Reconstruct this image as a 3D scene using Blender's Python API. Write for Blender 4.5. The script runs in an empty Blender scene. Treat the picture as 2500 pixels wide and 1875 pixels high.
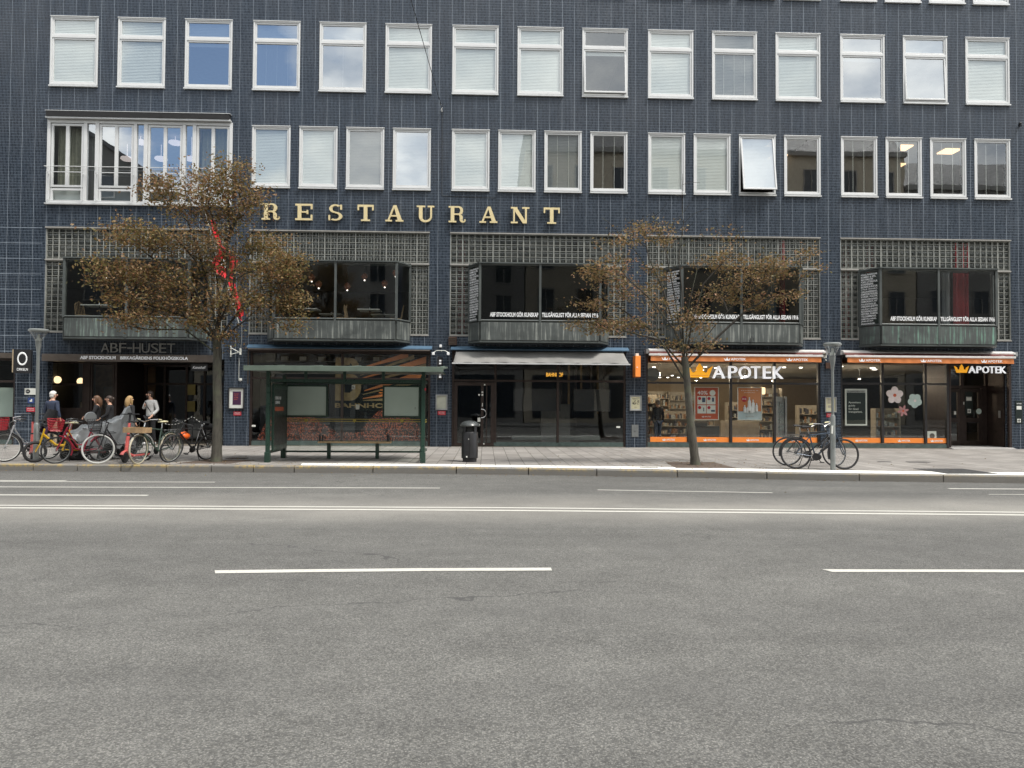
import bpy, bmesh, math, random
import numpy as np
from mathutils import Vector, Matrix, Euler, Quaternion
R = math.radians
PI = math.pi
sc = bpy.context.scene
col = sc.collection
random.seed(7)

# ------------------------------------------------------------------ camera
CAMP = Vector((0, -25.3, 1.6))
yaw, pit, rol = 0.03499677, 0.02566609, 0.00615259
fw = Vector((math.sin(yaw)*math.cos(pit), math.cos(yaw)*math.cos(pit), math.sin(pit)))
rt = Vector((math.cos(yaw), -math.sin(yaw), 0)); up = rt.cross(fw)
r2 = rt*math.cos(rol)+up*math.sin(rol); u2 = -rt*math.sin(rol)+up*math.cos(rol)
cam = bpy.data.cameras.new('camera'); cam.lens = 26.64; cam.sensor_width = 36; cam.clip_start = .05; cam.clip_end = 3000
co = bpy.data.objects.new('camera', cam); col.objects.link(co)
co.matrix_world = Matrix(((r2.x, u2.x, -fw.x, CAMP.x), (r2.y, u2.y, -fw.y, CAMP.y), (r2.z, u2.z, -fw.z, CAMP.z), (0, 0, 0, 1)))
sc.camera = co

def spot(px, py, Y):
    """world point on the plane y=Y seen at photo pixel px,py (2500 x 1875)"""
    d = fw + r2*((px-1250)/1850) - u2*((py-937.5)/1850)
    return CAMP + d*((Y-CAMP.y)/d.y)

# ------------------------------------------------------------------ world, sun, exposure
SUN_EL, SUN_AZ = 60, 125
wd = bpy.data.worlds.new('World'); sc.world = wd; wd.use_nodes = True
nt = wd.node_tree; N = nt.nodes; L = nt.links
for n in list(N): N.remove(n)
def nn(t, **k):
    n = N.new(t)
    for a, b in k.items(): setattr(n, a, b)
    return n
sky = nn('ShaderNodeTexSky', sky_type='NISHITA', sun_disc=False)
sky.sun_elevation = R(SUN_EL); sky.sun_rotation = R(SUN_AZ); sky.air_density = 1.0; sky.dust_density = 1.2
tc = nn('ShaderNodeTexCoord'); sp = nn('ShaderNodeSeparateXYZ'); L.new(tc.outputs['Generated'], sp.inputs[0])
ad = nn('ShaderNodeMath', operation='ADD'); ad.inputs[1].default_value = .25
mx = nn('ShaderNodeMath', operation='MAXIMUM'); mx.inputs[1].default_value = 0
L.new(sp.outputs[2], mx.inputs[0]); L.new(mx.outputs[0], ad.inputs[0])
dx = nn('ShaderNodeMath', operation='DIVIDE'); dy = nn('ShaderNodeMath', operation='DIVIDE')
L.new(sp.outputs[0], dx.inputs[0]); L.new(ad.outputs[0], dx.inputs[1]); L.new(sp.outputs[1], dy.inputs[0]); L.new(ad.outputs[0], dy.inputs[1])
cb = nn('ShaderNodeCombineXYZ'); L.new(dx.outputs[0], cb.inputs[0]); L.new(dy.outputs[0], cb.inputs[1])
n1 = nn('ShaderNodeTexNoise'); n1.inputs['Scale'].default_value = 1.7; n1.inputs['Detail'].default_value = 7; n1.inputs['Roughness'].default_value = .58
L.new(cb.outputs[0], n1.inputs['Vector'])
# a gap of clear sky to the left of the view's mirror direction
gp = nn('ShaderNodeVectorMath', operation='DISTANCE'); gp.inputs[1].default_value = (-.33, -.877, .35); L.new(tc.outputs['Generated'], gp.inputs[0])
gm = nn('ShaderNodeMapRange'); gm.inputs['From Min'].default_value = .03; gm.inputs['From Max'].default_value = .14; gm.inputs['To Min'].default_value = -.45; gm.inputs['To Max'].default_value = .12
L.new(gp.outputs['Value'], gm.inputs['Value'])
sm = nn('ShaderNodeMath', operation='ADD'); L.new(n1.outputs['Fac'], sm.inputs[0]); L.new(gm.outputs[0], sm.inputs[1])
mr = nn('ShaderNodeMapRange'); mr.inputs['From Min'].default_value = .34; mr.inputs['From Max'].default_value = .50; L.new(sm.outputs[0], mr.inputs['Value'])
n2 = nn('ShaderNodeTexNoise'); n2.inputs['Scale'].default_value = 5.5; n2.inputs['Detail'].default_value = 6; L.new(cb.outputs[0], n2.inputs['Vector'])
cr = nn('ShaderNodeValToRGB'); cr.color_ramp.elements[0].position = .36; cr.color_ramp.elements[0].color = (.50, .55, .62, 1)
cr.color_ramp.elements[1].position = .60; cr.color_ramp.elements[1].color = (1.0, 1.0, .98, 1); L.new(n2.outputs['Fac'], cr.inputs[0])
b1 = nn('ShaderNodeBackground'); b1.inputs[1].default_value = .12; L.new(sky.outputs[0], b1.inputs[0])
b2 = nn('ShaderNodeBackground'); b2.inputs[1].default_value = 1.12; L.new(cr.outputs[0], b2.inputs[0])
ms = nn('ShaderNodeMixShader'); L.new(mr.outputs[0], ms.inputs[0]); L.new(b1.outputs[0], ms.inputs[1]); L.new(b2.outputs[0], ms.inputs[2])
ow = nn('ShaderNodeOutputWorld'); L.new(ms.outputs[0], ow.inputs[0])

sl = bpy.data.lights.new('sun', 'SUN'); sl.energy = 3.0; sl.angle = R(15); sl.color = (1, .96, .9)
so = bpy.data.objects.new('sun', sl); col.objects.link(so)
az = R(SUN_AZ); sd = Vector((math.sin(az)*math.cos(R(SUN_EL)), math.cos(az)*math.cos(R(SUN_EL)), math.sin(R(SUN_EL))))
so.rotation_euler = sd.to_track_quat('Z', 'Y').to_euler()
sc.view_settings.view_transform = 'Standard'; sc.view_settings.look = 'None'; sc.view_settings.gamma = 1
sc.view_settings.exposure = 0.70
sc.cycles.max_bounces = 8; sc.cycles.transparent_max_bounces = 16; sc.cycles.diffuse_bounces = 3; sc.cycles.glossy_bounces = 4
sc.cycles.caustics_reflective = False; sc.cycles.caustics_refractive = False; sc.cycles.sample_clamp_indirect = 4

# ------------------------------------------------------------------ materials
M = {}
def srgb(r, g, b):
    return tuple(((c/255+.055)/1.055)**2.4 if c > 10 else c/255/12.92 for c in (r, g, b))
class NB:
    def __init__(s, name):
        s.m = bpy.data.materials.new(name); s.m.use_nodes = True; s.t = s.m.node_tree; s.N = s.t.nodes; s.L = s.t.links
        s.p = s.N['Principled BSDF']; s.out = s.N['Material Output']; M[name] = s.m
        s.tc = None
    def n(s, t, ins=None, **k):
        x = s.N.new(t)
        for a, b in k.items(): setattr(x, a, b)
        for a, b in (ins or {}).items():
            if hasattr(b, 'is_output'): s.L.new(b, x.inputs[a])
            else: x.inputs[a].default_value = b
        return x
    def obj(s):
        if not s.tc: s.tc = s.n('ShaderNodeTexCoord')
        return s.tc.outputs['Object']
    def math(s, op, a, b=0, c=0): return s.n('ShaderNodeMath', {0: a, 1: b, 2: c}, operation=op).outputs[0]
    def noise(s, scale, det=4, rough=.55, vec=None, dist=0):
        return s.n('ShaderNodeTexNoise', {'Vector': vec or s.obj(), 'Scale': scale, 'Detail': det, 'Roughness': rough, 'Distortion': dist}).outputs['Fac']
    def rng(s, v, a, b, c=0, d=1): return s.n('ShaderNodeMapRange', {'Value': v, 'From Min': a, 'From Max': b, 'To Min': c, 'To Max': d}).outputs[0]
    def mix(s, f, a, b, bt='MIX'):
        x = s.n('ShaderNodeMix', data_type='RGBA', blend_type=bt)
        for i, v in ((0, f), (6, a), (7, b)):
            if hasattr(v, 'is_output'): s.L.new(v, x.inputs[i])
            else: x.inputs[i].default_value = (*v, 1) if isinstance(v, tuple) and len(v) == 3 else v
        return x.outputs[2]
    def set(s, **k):
        for a, b in k.items():
            a = {'col': 'Base Color', 'rough': 'Roughness', 'metal': 'Metallic', 'spec': 'Specular IOR Level', 'coat': 'Coat Weight', 'em': 'Emission Color', 'ems': 'Emission Strength', 'trans': 'Transmission Weight', 'normal': 'Normal', 'ior': 'IOR'}[a]
            if hasattr(b, 'is_output'): s.L.new(b, s.p.inputs[a])
            else: s.p.inputs[a].default_value = (*b, 1) if isinstance(b, tuple) and len(b) == 3 else b
        return s
    def bump(s, h, st=.3, d=.01): s.set(normal=s.n('ShaderNodeBump', {'Height': h, 'Strength': st, 'Distance': d}).outputs[0]); return s
    def vec(s, x, y, z=0): return s.n('ShaderNodeCombineXYZ', {0: x, 1: y, 2: z}).outputs[0]
    def sep(s, v=None): return s.n('ShaderNodeSeparateXYZ', {0: v or s.obj()}).outputs
def simple(name, c, rough=.5, metal=0, var=.12, scale=6, bump=0, bs=60, spec=.5):
    b = NB(name); f = b.noise(scale, 5)
    lo = tuple(x*(1-var) for x in c); hi = tuple(min(1, x*(1+var)) for x in c)
    b.set(col=b.mix(b.rng(f, .3, .7), lo, hi), rough=b.rng(b.noise(scale*2.3, 3), .3, .7, max(0, rough-.07), min(1, rough+.07)), metal=metal, spec=spec)
    if bump: b.bump(b.noise(bs, 3), bump, .004)
    return b.m

def tile_mat():
    b = NB('blue_tiles'); o = b.sep(); u = b.math('ADD', o[0], o[1]); v = o[2]
    P, X0 = 6.635, -14.48
    uu = b.math('SUBTRACT', u, X0); W = .41469/9
    br = b.n('ShaderNodeTexBrick', {'Vector': b.vec(uu, v), 'Color1': (0, 0, 0, 1), 'Color2': (1, 1, 1, 1), 'Mortar': (0, 0, 0, 1), 'Scale': 1, 'Mortar Size': .0034, 'Mortar Smooth': .1, 'Bias': 0, 'Brick Width': W, 'Row Height': .0925}, offset=0, offset_frequency=1)
    rnd = br.outputs['Color']; mort = br.outputs['Fac']
    big = b.noise(.23, 5, .6); mid = b.noise(1.3, 4, .6, vec=b.vec(uu, b.math('MULTIPLY', v, .35)))
    c = b.mix(rnd, srgb(18, 27, 37), srgb(28, 38, 51))
    lo = b.rng(v, 7.0, 12.5)      # greyer upper storeys: reflected sky painted into the tile colour
    warm = b.mix(rnd, srgb(35, 39, 46), srgb(44, 49, 57))
    patch = b.math('MULTIPLY', b.rng(mid, .44, .6), b.rng(lo, 0, 1, .1, .75))
    c = b.mix(patch, c, warm)
    c = b.mix(b.math('MULTIPLY', b.rng(big, .5, .72), .5), c, srgb(52, 53, 57))
    # joints between the cast panels
    j = b.math('ABSOLUTE', b.math('SUBTRACT', b.math('FRACT', b.math('ADD', b.math('DIVIDE', uu, .41469), .5)), .5))
    jv = b.math('LESS_THAN', j, .0165)
    zz = b.math('MULTIPLY', b.math('LESS_THAN', u, -14.6), b.math('LESS_THAN', v, 7.4))
    jh = b.math('MULTIPLY', b.math('LESS_THAN', b.math('FRACT', b.math('DIVIDE', v, .5088)), .03), zz)
    # bare strip beside the big window
    jj = b.math('MAXIMUM', jv, jh)
    fade = b.rng(b.noise(3, 3, vec=b.vec(uu, b.math('MULTIPLY', v, .2))), .25, .6, .35, 1)
    g = b.mix(fade, srgb(76, 88, 103), srgb(116, 128, 143))
    c = b.mix(mort, c, g)
    c = b.mix(b.math('MULTIPLY', jj, b.rng(b.noise(.8, 3), .35, .6, .55, 1)), c, srgb(142, 152, 164))
    stn = b.noise(1, 5, .65, vec=b.vec(b.math('MULTIPLY', uu, 5), b.math('MULTIPLY', v, .22)))
    c = b.mix(1.0, c, b.mix(b.rng(stn, .32, .68), (.84, .85, .86), (1.12, 1.11, 1.08)), 'MULTIPLY')
    gr = b.math('MAXIMUM', mort, jj)
    rr = b.math('MULTIPLY', rnd, .16)
    b.set(col=c)
    b.set(rough=b.math('ADD', b.math('MULTIPLY', gr, .5), b.math('ADD', rr, .2)), spec=.36)
    n = b.math('ADD', b.math('MULTIPLY', gr, -1.0), b.math('MULTIPLY', b.noise(9, 2), .6))
    b.bump(n, .35, .004)
tile_mat()

def glass_mat(name, refl, tint, mult=2.0, rough=.0, wob=0.0):
    b = NB(name); b.N.remove(b.p)
    fc = b.n('ShaderNodeLayerWeight', {'Blend': .5}).outputs['Facing']
    f = b.n('ShaderNodeMath', {0: b.math('POWER', fc, 5), 1: .8, 2: refl+.04*mult}, operation='MULTIPLY_ADD', use_clamp=True).outputs[0]
    g = b.n('ShaderNodeBsdfGlossy', {'Color': (.93, .97, 1, 1), 'Roughness': rough}); t = b.n('ShaderNodeBsdfTransparent', {'Color': (*tint, 1)})
    if wob:
        bp = b.n('ShaderNodeBump', {'Height': b.noise(.9, 2), 'Strength': 1, 'Distance': wob}); b.L.new(bp.outputs[0], g.inputs['Normal'])
    m = b.n('ShaderNodeMixShader', {0: f, 1: t.outputs[0], 2: g.outputs[0]}); b.L.new(m.outputs[0], b.out.inputs[0]); return b.m
glass_mat('upper_glass', .15, (.95, .98, .97), .9, 0, .0012)
glass_mat('mirror_glass', .36, (.6, .66, .7), 2.0, 0, .001)
glass_mat('shop_glass', .02, (.88, .90, .88), 1.7, 0, .001)
glass_mat('dark_glass', .0, (.42, .46, .45), 1.1, 0, .001)
glass_mat('shelter_glass', .02, (.9, .95, .92), 1.5)
glass_mat('lamp_glass', .08, (.9, .92, .92), 2)

def block_mat():
    b = NB('glass_block'); o = b.sep(); s = .2045
    cx = b.math('FLOOR', b.math('DIVIDE', b.math('ADD', o[0], 14.48), s)); cz = b.math('FLOOR', b.math('DIVIDE', b.math('SUBTRACT', o[2], 3.87), s))
    fx = b.math('FRACT', b.math('DIVIDE', b.math('ADD', o[0], 14.48), s)); fz = b.math('FRACT', b.math('DIVIDE', b.math('SUBTRACT', o[2], 3.87), s))
    wn = b.n('ShaderNodeTexWhiteNoise', {'Vector': b.vec(cx, cz)}).outputs
    ex = b.math('ABSOLUTE', b.math('SUBTRACT', fx, .5)); ez = b.math('ABSOLUTE', b.math('SUBTRACT', fz, .5))
    e = b.math('MAXIMUM', ex, ez); rim = b.rng(e, .36, .46)
    c = b.mix(wn['Value'], (.035, .040, .038), (.12, .128, .118)); c = b.mix(rim, c, b.mix(wn['Value'], (.14, .15, .14), (.24, .25, .235)))
    b.N.remove(b.p)
    d = b.n('ShaderNodeBsdfPrincipled', {'Base Color': c, 'Roughness': .12})
    bp = b.n('ShaderNodeBump', {'Height': b.math('ADD', b.math('MULTIPLY', e, -2.2), b.math('MULTIPLY', b.noise(14, 2), .8)), 'Strength': .8, 'Distance': .02}); b.L.new(bp.outputs[0], d.inputs['Normal'])
    t = b.n('ShaderNodeBsdfTransparent', {'Color': (.75, .8, .74, 1)})
    m = b.n('ShaderNodeMixShader', {0: b.rng(rim, 0, 1, .45, .85), 1: t.outputs[0], 2: d.outputs[0]}); b.L.new(m.outputs[0], b.out.inputs[0])
block_mat()

def copper_mat(name, green, streak):
    b = NB(name); o = b.sep(); h = b.math('ADD', o[0], o[1])
    st = b.noise(1, 5, .65, vec=b.vec(b.math('MULTIPLY', h, 9), 0, b.math('MULTIPLY', o[2], .5)))
    st2 = b.noise(1, 4, .7, vec=b.vec(b.math('MULTIPLY', h, 30), 0, b.math('MULTIPLY', o[2], 1.2)))
    pt = b.noise(1, 4, .6, vec=b.vec(b.math('MULTIPLY', h, 1.1), 0, b.math('MULTIPLY', o[2], 1.4)))
    base = b.mix(b.rng(b.math('ADD', b.math('MULTIPLY', pt, .7), b.math('MULTIPLY', st2, .3)), .35, .65), (.045, .052, .051), (.10, .112, .108))
    f = b.math('MULTIPLY', b.rng(st, .50, .68), b.rng(pt, .38, .6, .15, 1))
    f = b.math('MULTIPLY', f, b.math('MULTIPLY', b.rng(st2, .3, .6, .6, 1), streak))
    c = b.mix(f, base, green)
    dk = b.noise(1, 5, .65, vec=b.vec(b.math('MULTIPLY', b.math('ADD', o[0], 3.3), 3.2), 0, b.math('MULTIPLY', o[2], 1.3)))
    c = b.mix(b.rng(dk, .64, .69, 0, .85), c, (.02, .022, .022))
    b.set(col=c, rough=.5, metal=.15).bump(st2, .15, .008)
copper_mat('copper_apron', (.36, .38, .35), 1.2)
copper_mat('copper_green', (.20, .37, .29), 1.35); copper_mat('copper_mint', (.28, .37, .32), 1.3)
copper_mat('copper_frame', (.10, .115, .11), .4)

def asphalt():
    b = NB('asphalt'); o = b.obj()
    vo = b.n('ShaderNodeTexVoronoi', {'Vector': o, 'Scale': 95, 'Randomness': 1}); sv = b.n('ShaderNodeSeparateColor', {0: vo.outputs['Color']}).outputs[0]
    vo2 = b.n('ShaderNodeTexVoronoi', {'Vector': o, 'Scale': 150}); s2 = b.n('ShaderNodeSeparateColor', {0: vo2.outputs['Color']}).outputs[0]
    c = b.mix(sv, (.072, .071, .067), (.190, .187, .177))
    c = b.mix(b.math('MULTIPLY', b.rng(s2, .86, .96), .5), c, (.34, .33, .305))
    c = b.mix(b.math('MULTIPLY', b.rng(vo.outputs['Distance'], .45, .7), .6), c, (.08, .08, .08))
    xy = b.sep()
    lane = b.noise(.55, 5, .6, vec=b.vec(b.math('MULTIPLY', xy[0], .22), xy[1]))
    c = b.mix(1.0, c, b.mix(b.rng(lane, .32, .68), (.76, .76, .76), (1.14, 1.14, 1.12)), 'MULTIPLY')
    blot = b.noise(2.2, 6, .65); c = b.mix(1.0, c, b.mix(b.rng(blot, .3, .7), (.84, .84, .84), (1.10, 1.10, 1.10)), 'MULTIPLY')
    # dark pits
    pit = b.noise(11, 4, .7, vec=b.vec(xy[0], b.math('MULTIPLY', xy[1], 2.5))); c = b.mix(b.rng(pit, .68, .74, 0, .75), c, (.045, .044, .042))
    # sealed cracks
    cr = b.n('ShaderNodeTexVoronoi', {'Vector': b.vec(b.math('ADD', b.math('MULTIPLY', xy[0], .16), b.math('MULTIPLY', b.noise(1.3, 4), .25)), b.math('ADD', b.math('MULTIPLY', xy[1], .3), b.math('MULTIPLY', b.noise(.9, 4), .3))), 'Scale': 1}, feature='DISTANCE_TO_EDGE').outputs['Distance']
    c = b.mix(b.math('MULTIPLY', b.rng(cr, .0010, .0035, 1, 0), b.rng(b.noise(.35, 3), .50, .56, 0, .75)), c, (.05, .05, .05))
    # oily wheel tracks and two old repair patches
    for yc in (-10.4, -12.3, -15.3, -16.9, -19.4, -21.0):
        tk = b.rng(b.math('ABSOLUTE', b.math('SUBTRACT', b.math('ADD', xy[1], b.math('MULTIPLY', lane, .5)), yc+.25)), .12, .5, 1, 0); c = b.mix(b.math('MULTIPLY', tk, b.rng(b.noise(.7, 4, .6), .35, .65, .0, .26)), c, (.085, .084, .082))
    for (xa, xb, ya, yb) in ((-9.6, -4.9, -12.95, -12.35), (5.6, 8.4, -10.6, -9.95)):
        pk = b.math('MULTIPLY', b.math('LESS_THAN', b.math('ABSOLUTE', b.math('SUBTRACT', b.math('ADD', xy[0], b.math('MULTIPLY', blot, .1)), (xa+xb)/2)), (xb-xa)/2), b.math('LESS_THAN', b.math('ABSOLUTE', b.math('SUBTRACT', xy[1], (ya+yb)/2)), (yb-ya)/2)); c = b.mix(b.math('MULTIPLY', pk, .28), c, (.08, .08, .078))
    # paler, worn strip along the centre line
    ws = b.rng(b.math('ABSOLUTE', b.math('ADD', xy[1], 13.7)), .3, 1.9, 1, 0)
    c = b.mix(b.math('MULTIPLY', ws, b.rng(b.noise(.6, 4), .3, .7, .25, .6)), c, (.32, .305, .275))
    b.set(col=c, rough=.85, spec=.3).bump(b.math('ADD', b.math('MULTIPLY', vo.outputs['Distance'], -1), sv), .7, .004)
asphalt()

def paving():
    b = NB('paving'); o = b.sep()
    br = b.n('ShaderNodeTexBrick', {'Vector': b.vec(b.math('ADD', o[1], 20), b.math('ADD', o[0], 40)), 'Color1': (0, 0, 0, 1), 'Color2': (1, 1, 1, 1), 'Mortar': (0, 0, 0, 1), 'Scale': 1, 'Mortar Size': .008, 'Mortar Smooth': .2, 'Brick Width': .70, 'Row Height': .35}, offset=.5)
    c = b.mix(br.outputs['Color'], (.225, .21, .195), (.295, .278, .258))
    c = b.mix(1, c, b.mix(b.rng(b.noise(1.1, 6, .65), .3, .7), (.78, .78, .78), (1.08, 1.08, 1.08)), 'MULTIPLY')
    c = b.mix(1, c, b.mix(b.noise(90, 2), (.85, .85, .85), (1.15, 1.15, 1.15)), 'MULTIPLY')
    gum = b.n('ShaderNodeTexVoronoi', {'Vector': b.vec(o[0], o[1]), 'Scale': 3.2}); gs = b.n('ShaderNodeSeparateColor', {0: gum.outputs['Color']}).outputs
    c = b.mix(b.math('MULTIPLY', b.math('LESS_THAN', gum.outputs['Distance'], b.math('MULTIPLY', gs[0], .09)), .6), c, b.mix(b.math('GREATER_THAN', gs[1], .6), (.10, .095, .09), (.42, .41, .39)))
    c = b.mix(b.rng(b.noise(.5, 5, .65), .5, .72, 0, .45), c, (.13, .12, .11))
    sp = b.noise(16, 3, .6); c = b.mix(b.rng(sp, .72, .76, 0, .7), c, (.08, .075, .07))
    c = b.mix(br.outputs['Fac'], c, (.075, .068, .06))
    b.set(col=c, rough=.85, spec=.3).bump(b.math('SUBTRACT', b.math('MULTIPLY', b.noise(80, 3), .3), br.outputs['Fac']), .5, .006)
paving()
def tactile():
    b = NB('white_slab'); o = b.sep()
    br = b.n('ShaderNodeTexBrick', {'Vector': b.vec(b.math('ADD', o[1], 20), b.math('ADD', o[0], 40)), 'Color1': (0, 0, 0, 1), 'Color2': (1, 1, 1, 1), 'Mortar': (0, 0, 0, 1), 'Scale': 1, 'Mortar Size': .005, 'Brick Width': .35, 'Row Height': .35}, offset=0)
    c = b.mix(br.outputs['Color'], (.76, .75, .71), (.84, .83, .79)); c = b.mix(b.rng(b.noise(3, 5, .7), .55, .75, 0, .5), c, (.42, .40, .36))
    c = b.mix(br.outputs['Fac'], c, (.22, .21, .19)); b.set(col=c, rough=.75).bump(br.outputs['Fac'], .3, .004)
tactile()
def gut():
    b = NB('gutter_dirt'); b.set(col=b.mix(b.noise(9, 5, .7), (.035, .032, .028), (.13, .125, .115)), rough=.95)
gut()
def kerbm():
    b = NB('kerb_granite'); o = b.sep()
    c = b.mix(b.noise(70, 3), (.13, .125, .115), (.25, .24, .22)); c = b.mix(b.rng(b.noise(1.1, 4), .35, .65, 0, .6), c, (.16, .15, .135))
    yl = b.math('MULTIPLY', b.rng(b.noise(.9, 3, vec=b.vec(o[0], 0, 0)), .44, .52), b.rng(b.noise(13, 5, .7), .42, .56))
    yl = b.math('MULTIPLY', yl, b.rng(o[0], 0, 7, 1, .25)); yl = b.math('MULTIPLY', yl, b.rng(o[2], .07, .13))
    c = b.mix(b.math('MULTIPLY', yl, .75), c, (.42, .30, .09)); b.set(col=c, rough=.8).bump(b.noise(45, 4), .6, .006)
kerbm()
def paint():
    b = NB('road_paint'); c = b.mix(b.noise(12, 5, .7), (.42, .41, .375), (.57, .56, .51)); c = b.mix(b.rng(b.noise(30, 5, .75), .56, .70, 0, .85), c, (.2, .195, .185))
    b.set(col=c, rough=.7).bump(b.noise(150, 2), .4, .003)
paint()
def bark(name, a, c2):
    b = NB(name); o = b.sep(); v = b.vec(b.math('MULTIPLY', o[0], 5), b.math('MULTIPLY', o[1], 5), o[2])
    n = b.noise(5, 6, .7, vec=v); c = b.mix(b.rng(n, .3, .7), a, c2); c = b.mix(b.rng(b.noise(2.1, 4), .5, .65, 0, .6), c, (.10, .115, .07)); b.set(col=c, rough=.9).bump(n, .9, .02)
bark('bark', (.04, .037, .030), (.10, .092, .075)); bark('bark_dark', (.022, .019, .016), (.055, .048, .040))
def leafm(name, cols, tr=.35):
    b = NB(name); g = b.n('ShaderNodeNewGeometry'); r = b.n('ShaderNodeValToRGB', {0: b.math('ADD', b.math('MULTIPLY', g.outputs['Random Per Island'], .55), b.math('MULTIPLY', b.rng(b.noise(.9, 3), .3, .7), .45))})
    els = r.color_ramp.elements
    while len(els) < len(cols): els.new(.5)
    for i, c in enumerate(cols): els[i].position = i/(len(cols)-1); els[i].color = (*c, 1)
    b.set(col=r.outputs[0], rough=.55, spec=.3)
    t = b.n('ShaderNodeBsdfTranslucent', {0: r.outputs[0]}); m = b.n('ShaderNodeMixShader', {0: tr, 1: b.p.outputs[0], 2: t.outputs[0]}); b.L.new(m.outputs[0], b.out.inputs[0])
leafm('autumn_leaves', [(.11, .115, .038), (.19, .165, .062), (.27, .165, .075), (.15, .145, .05), (.26, .13, .065), (.31, .225, .13), (.20, .10, .055)])
leafm('sparse_leaves', [(.25, .135, .075), (.27, .17, .08), (.17, .15, .06), (.34, .20, .12), (.26, .11, .075)])
leafm('fallen_leaf', [(.20, .12, .03), (.14, .07, .02), (.26, .18, .05), (.09, .06, .03)], .1)

W8 = simple('white_paint', (.63, .64, .64), .35, var=.03, scale=3)
simple('sill_metal', (.62, .63, .63), .4, .2, .08)
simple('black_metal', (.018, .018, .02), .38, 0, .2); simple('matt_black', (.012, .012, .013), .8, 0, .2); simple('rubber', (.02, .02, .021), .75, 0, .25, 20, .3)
simple('bronze', (.045, .032, .028), .42, .4, .2); simple('bronze_light', (.12, .10, .085), .42, .5, .15); simple('dark_frame', (.035, .034, .036), .4, .3, .15)
simple('plinth_green', (.075, .105, .098), .55, .2, .25, 8); simple('blue_sheet', (.09, .16, .24), .4, .2, .1)
simple('shelter_green', (.022, .052, .038), .32, .1, .12, 5); simple('shelter_roof_metal', (.14, .18, .15), .4, .2, .1, 4)
simple('bench_wood', (.58, .41, .23), .6, 0, .25, 12, .3)
simple('chrome', (.6, .6, .6), .22, 1, .1); simple('alu', (.5, .51, .52), .35, .8, .1); simple('lamp_grey', (.21, .225, .22), .42, .3, .1)
simple('cable_black', (.02, .02, .02), .6); simple('concrete', (.3, .29, .27), .8, 0, .15, 3, .3)
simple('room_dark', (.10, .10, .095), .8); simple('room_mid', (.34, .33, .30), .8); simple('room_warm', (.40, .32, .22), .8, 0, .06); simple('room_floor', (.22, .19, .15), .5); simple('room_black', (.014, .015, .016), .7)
simple('blind_pale', (.62, .65, .64), .7, 0, .04, 2); simple('blind_grey', (.16, .17, .175), .7, 0, .05, 2); simple('curtain_olive', (.25, .25, .19), .9, 0, .15, 9)
simple('red_cloth', (.24, .010, .015), .8, 0, .15, 4); simple('red_paint', (.46, .02, .035), .45); simple('flag_red', (.50, .010, .02), .75, 0, .1)
simple('orange', (.60, .20, .06), .5, 0, .05); simple('orange_vivid', (.90, .27, .05), .45, 0, .04); simple('letter_white', (.82, .83, .84), .4, 0, .02)
simple('gold', (.72, .60, .34), .42, .15, .06); simple('gold_dull', (.30, .21, .10), .5, .2, .2); simple('grey_letter', (.42, .42, .41), .5, .3, .1); simple('letter_side', (.10, .085, .05), .6)
simple('paper', (.72, .73, .68), .6, 0, .03); simple('paper_cream', (.66, .62, .42), .6, 0, .05); simple('paper_blue', (.03, .06, .20), .5); simple('paper_purple', (.05, .012, .05), .6)
simple('frost', (.50, .60, .55), .5, 0, .05, 2); simple('dark_board', (.012, .020, .018), .35); simple('black_text_panel', (.010, .016, .014), .4, 0, .2)
simple('awning_cloth', (.20, .195, .185), .85, 0, .22, 1.4); simple('cassette_white', (.62, .60, .58), .4)
simple('tree_soil', (.085, .062, .048), .95, 0, .35, 9, .6, 40); simple('grate_iron', (.07, .055, .045), .7, .3, .3, 12, .4)
simple('manhole_iron', (.12, .12, .12), .7, .3, .25, 12, .4); simple('vent_rust', (.085, .045, .03), .7, .2, .2)
simple('skin', (.52, .30, .21), .55, 0, .08); simple('hair_white', (.62, .60, .57), .8); simple('hair_brown', (.10, .05, .025), .6); simple('hair_dark', (.03, .017, .012), .6); simple('hair_blonde', (.36, .23, .10), .6)
simple('navy_cloth', (.022, .032, .062), .8, 0, .2, 8); simple('khaki_cloth', (.33, .27, .19), .85); simple('black_cloth', (.009, .009, .011), .8, 0, .25, 12); simple('white_knit', (.50, .50, .49), .9, 0, .1, 14); simple('denim', (.07, .10, .16), .85)
simple('shoe_white', (.6, .6, .6), .6); simple('paper_bag', (.42, .33, .22), .8)
simple('bike_silver', (.48, .50, .52), .3, .5); simple('bike_yellow', (.72, .43, .02), .35); simple('bike_red', (.28, .015, .035), .35); simple('bike_black', (.02, .021, .023), .3); simple('bike_green', (.045, .07, .055), .35); simple('bike_blue', (.045, .065, .095), .3, .2); simple('scooter_red', (.58, .12, .11), .4)
simple('tyre_cream', (.42, .38, .29), .7); simple('tyre_white', (.42, .42, .40), .6); simple('crate_wood', (.33, .22, .12), .75, 0, .25, 14, .3); simple('tarp', (.38, .395, .40), .42, .25, .08, 5); simple('saddle_cream', (.62, .57, .36), .6); simple('helmet_orange', (.85, .14, .02), .35)
simple('beige_stucco', (.50, .44, .34), .85, 0, .08, 1); simple('stone_grey', (.30, .29, .27), .85, 0, .1, 1); simple('roof_dark', (.04, .042, .046), .5, .2); simple('far_glass', (.04, .05, .06), .12)
def em(name, c, s):
    b = NB(name); b.set(col=c, em=c, ems=s, rough=.5); return b.m
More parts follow.
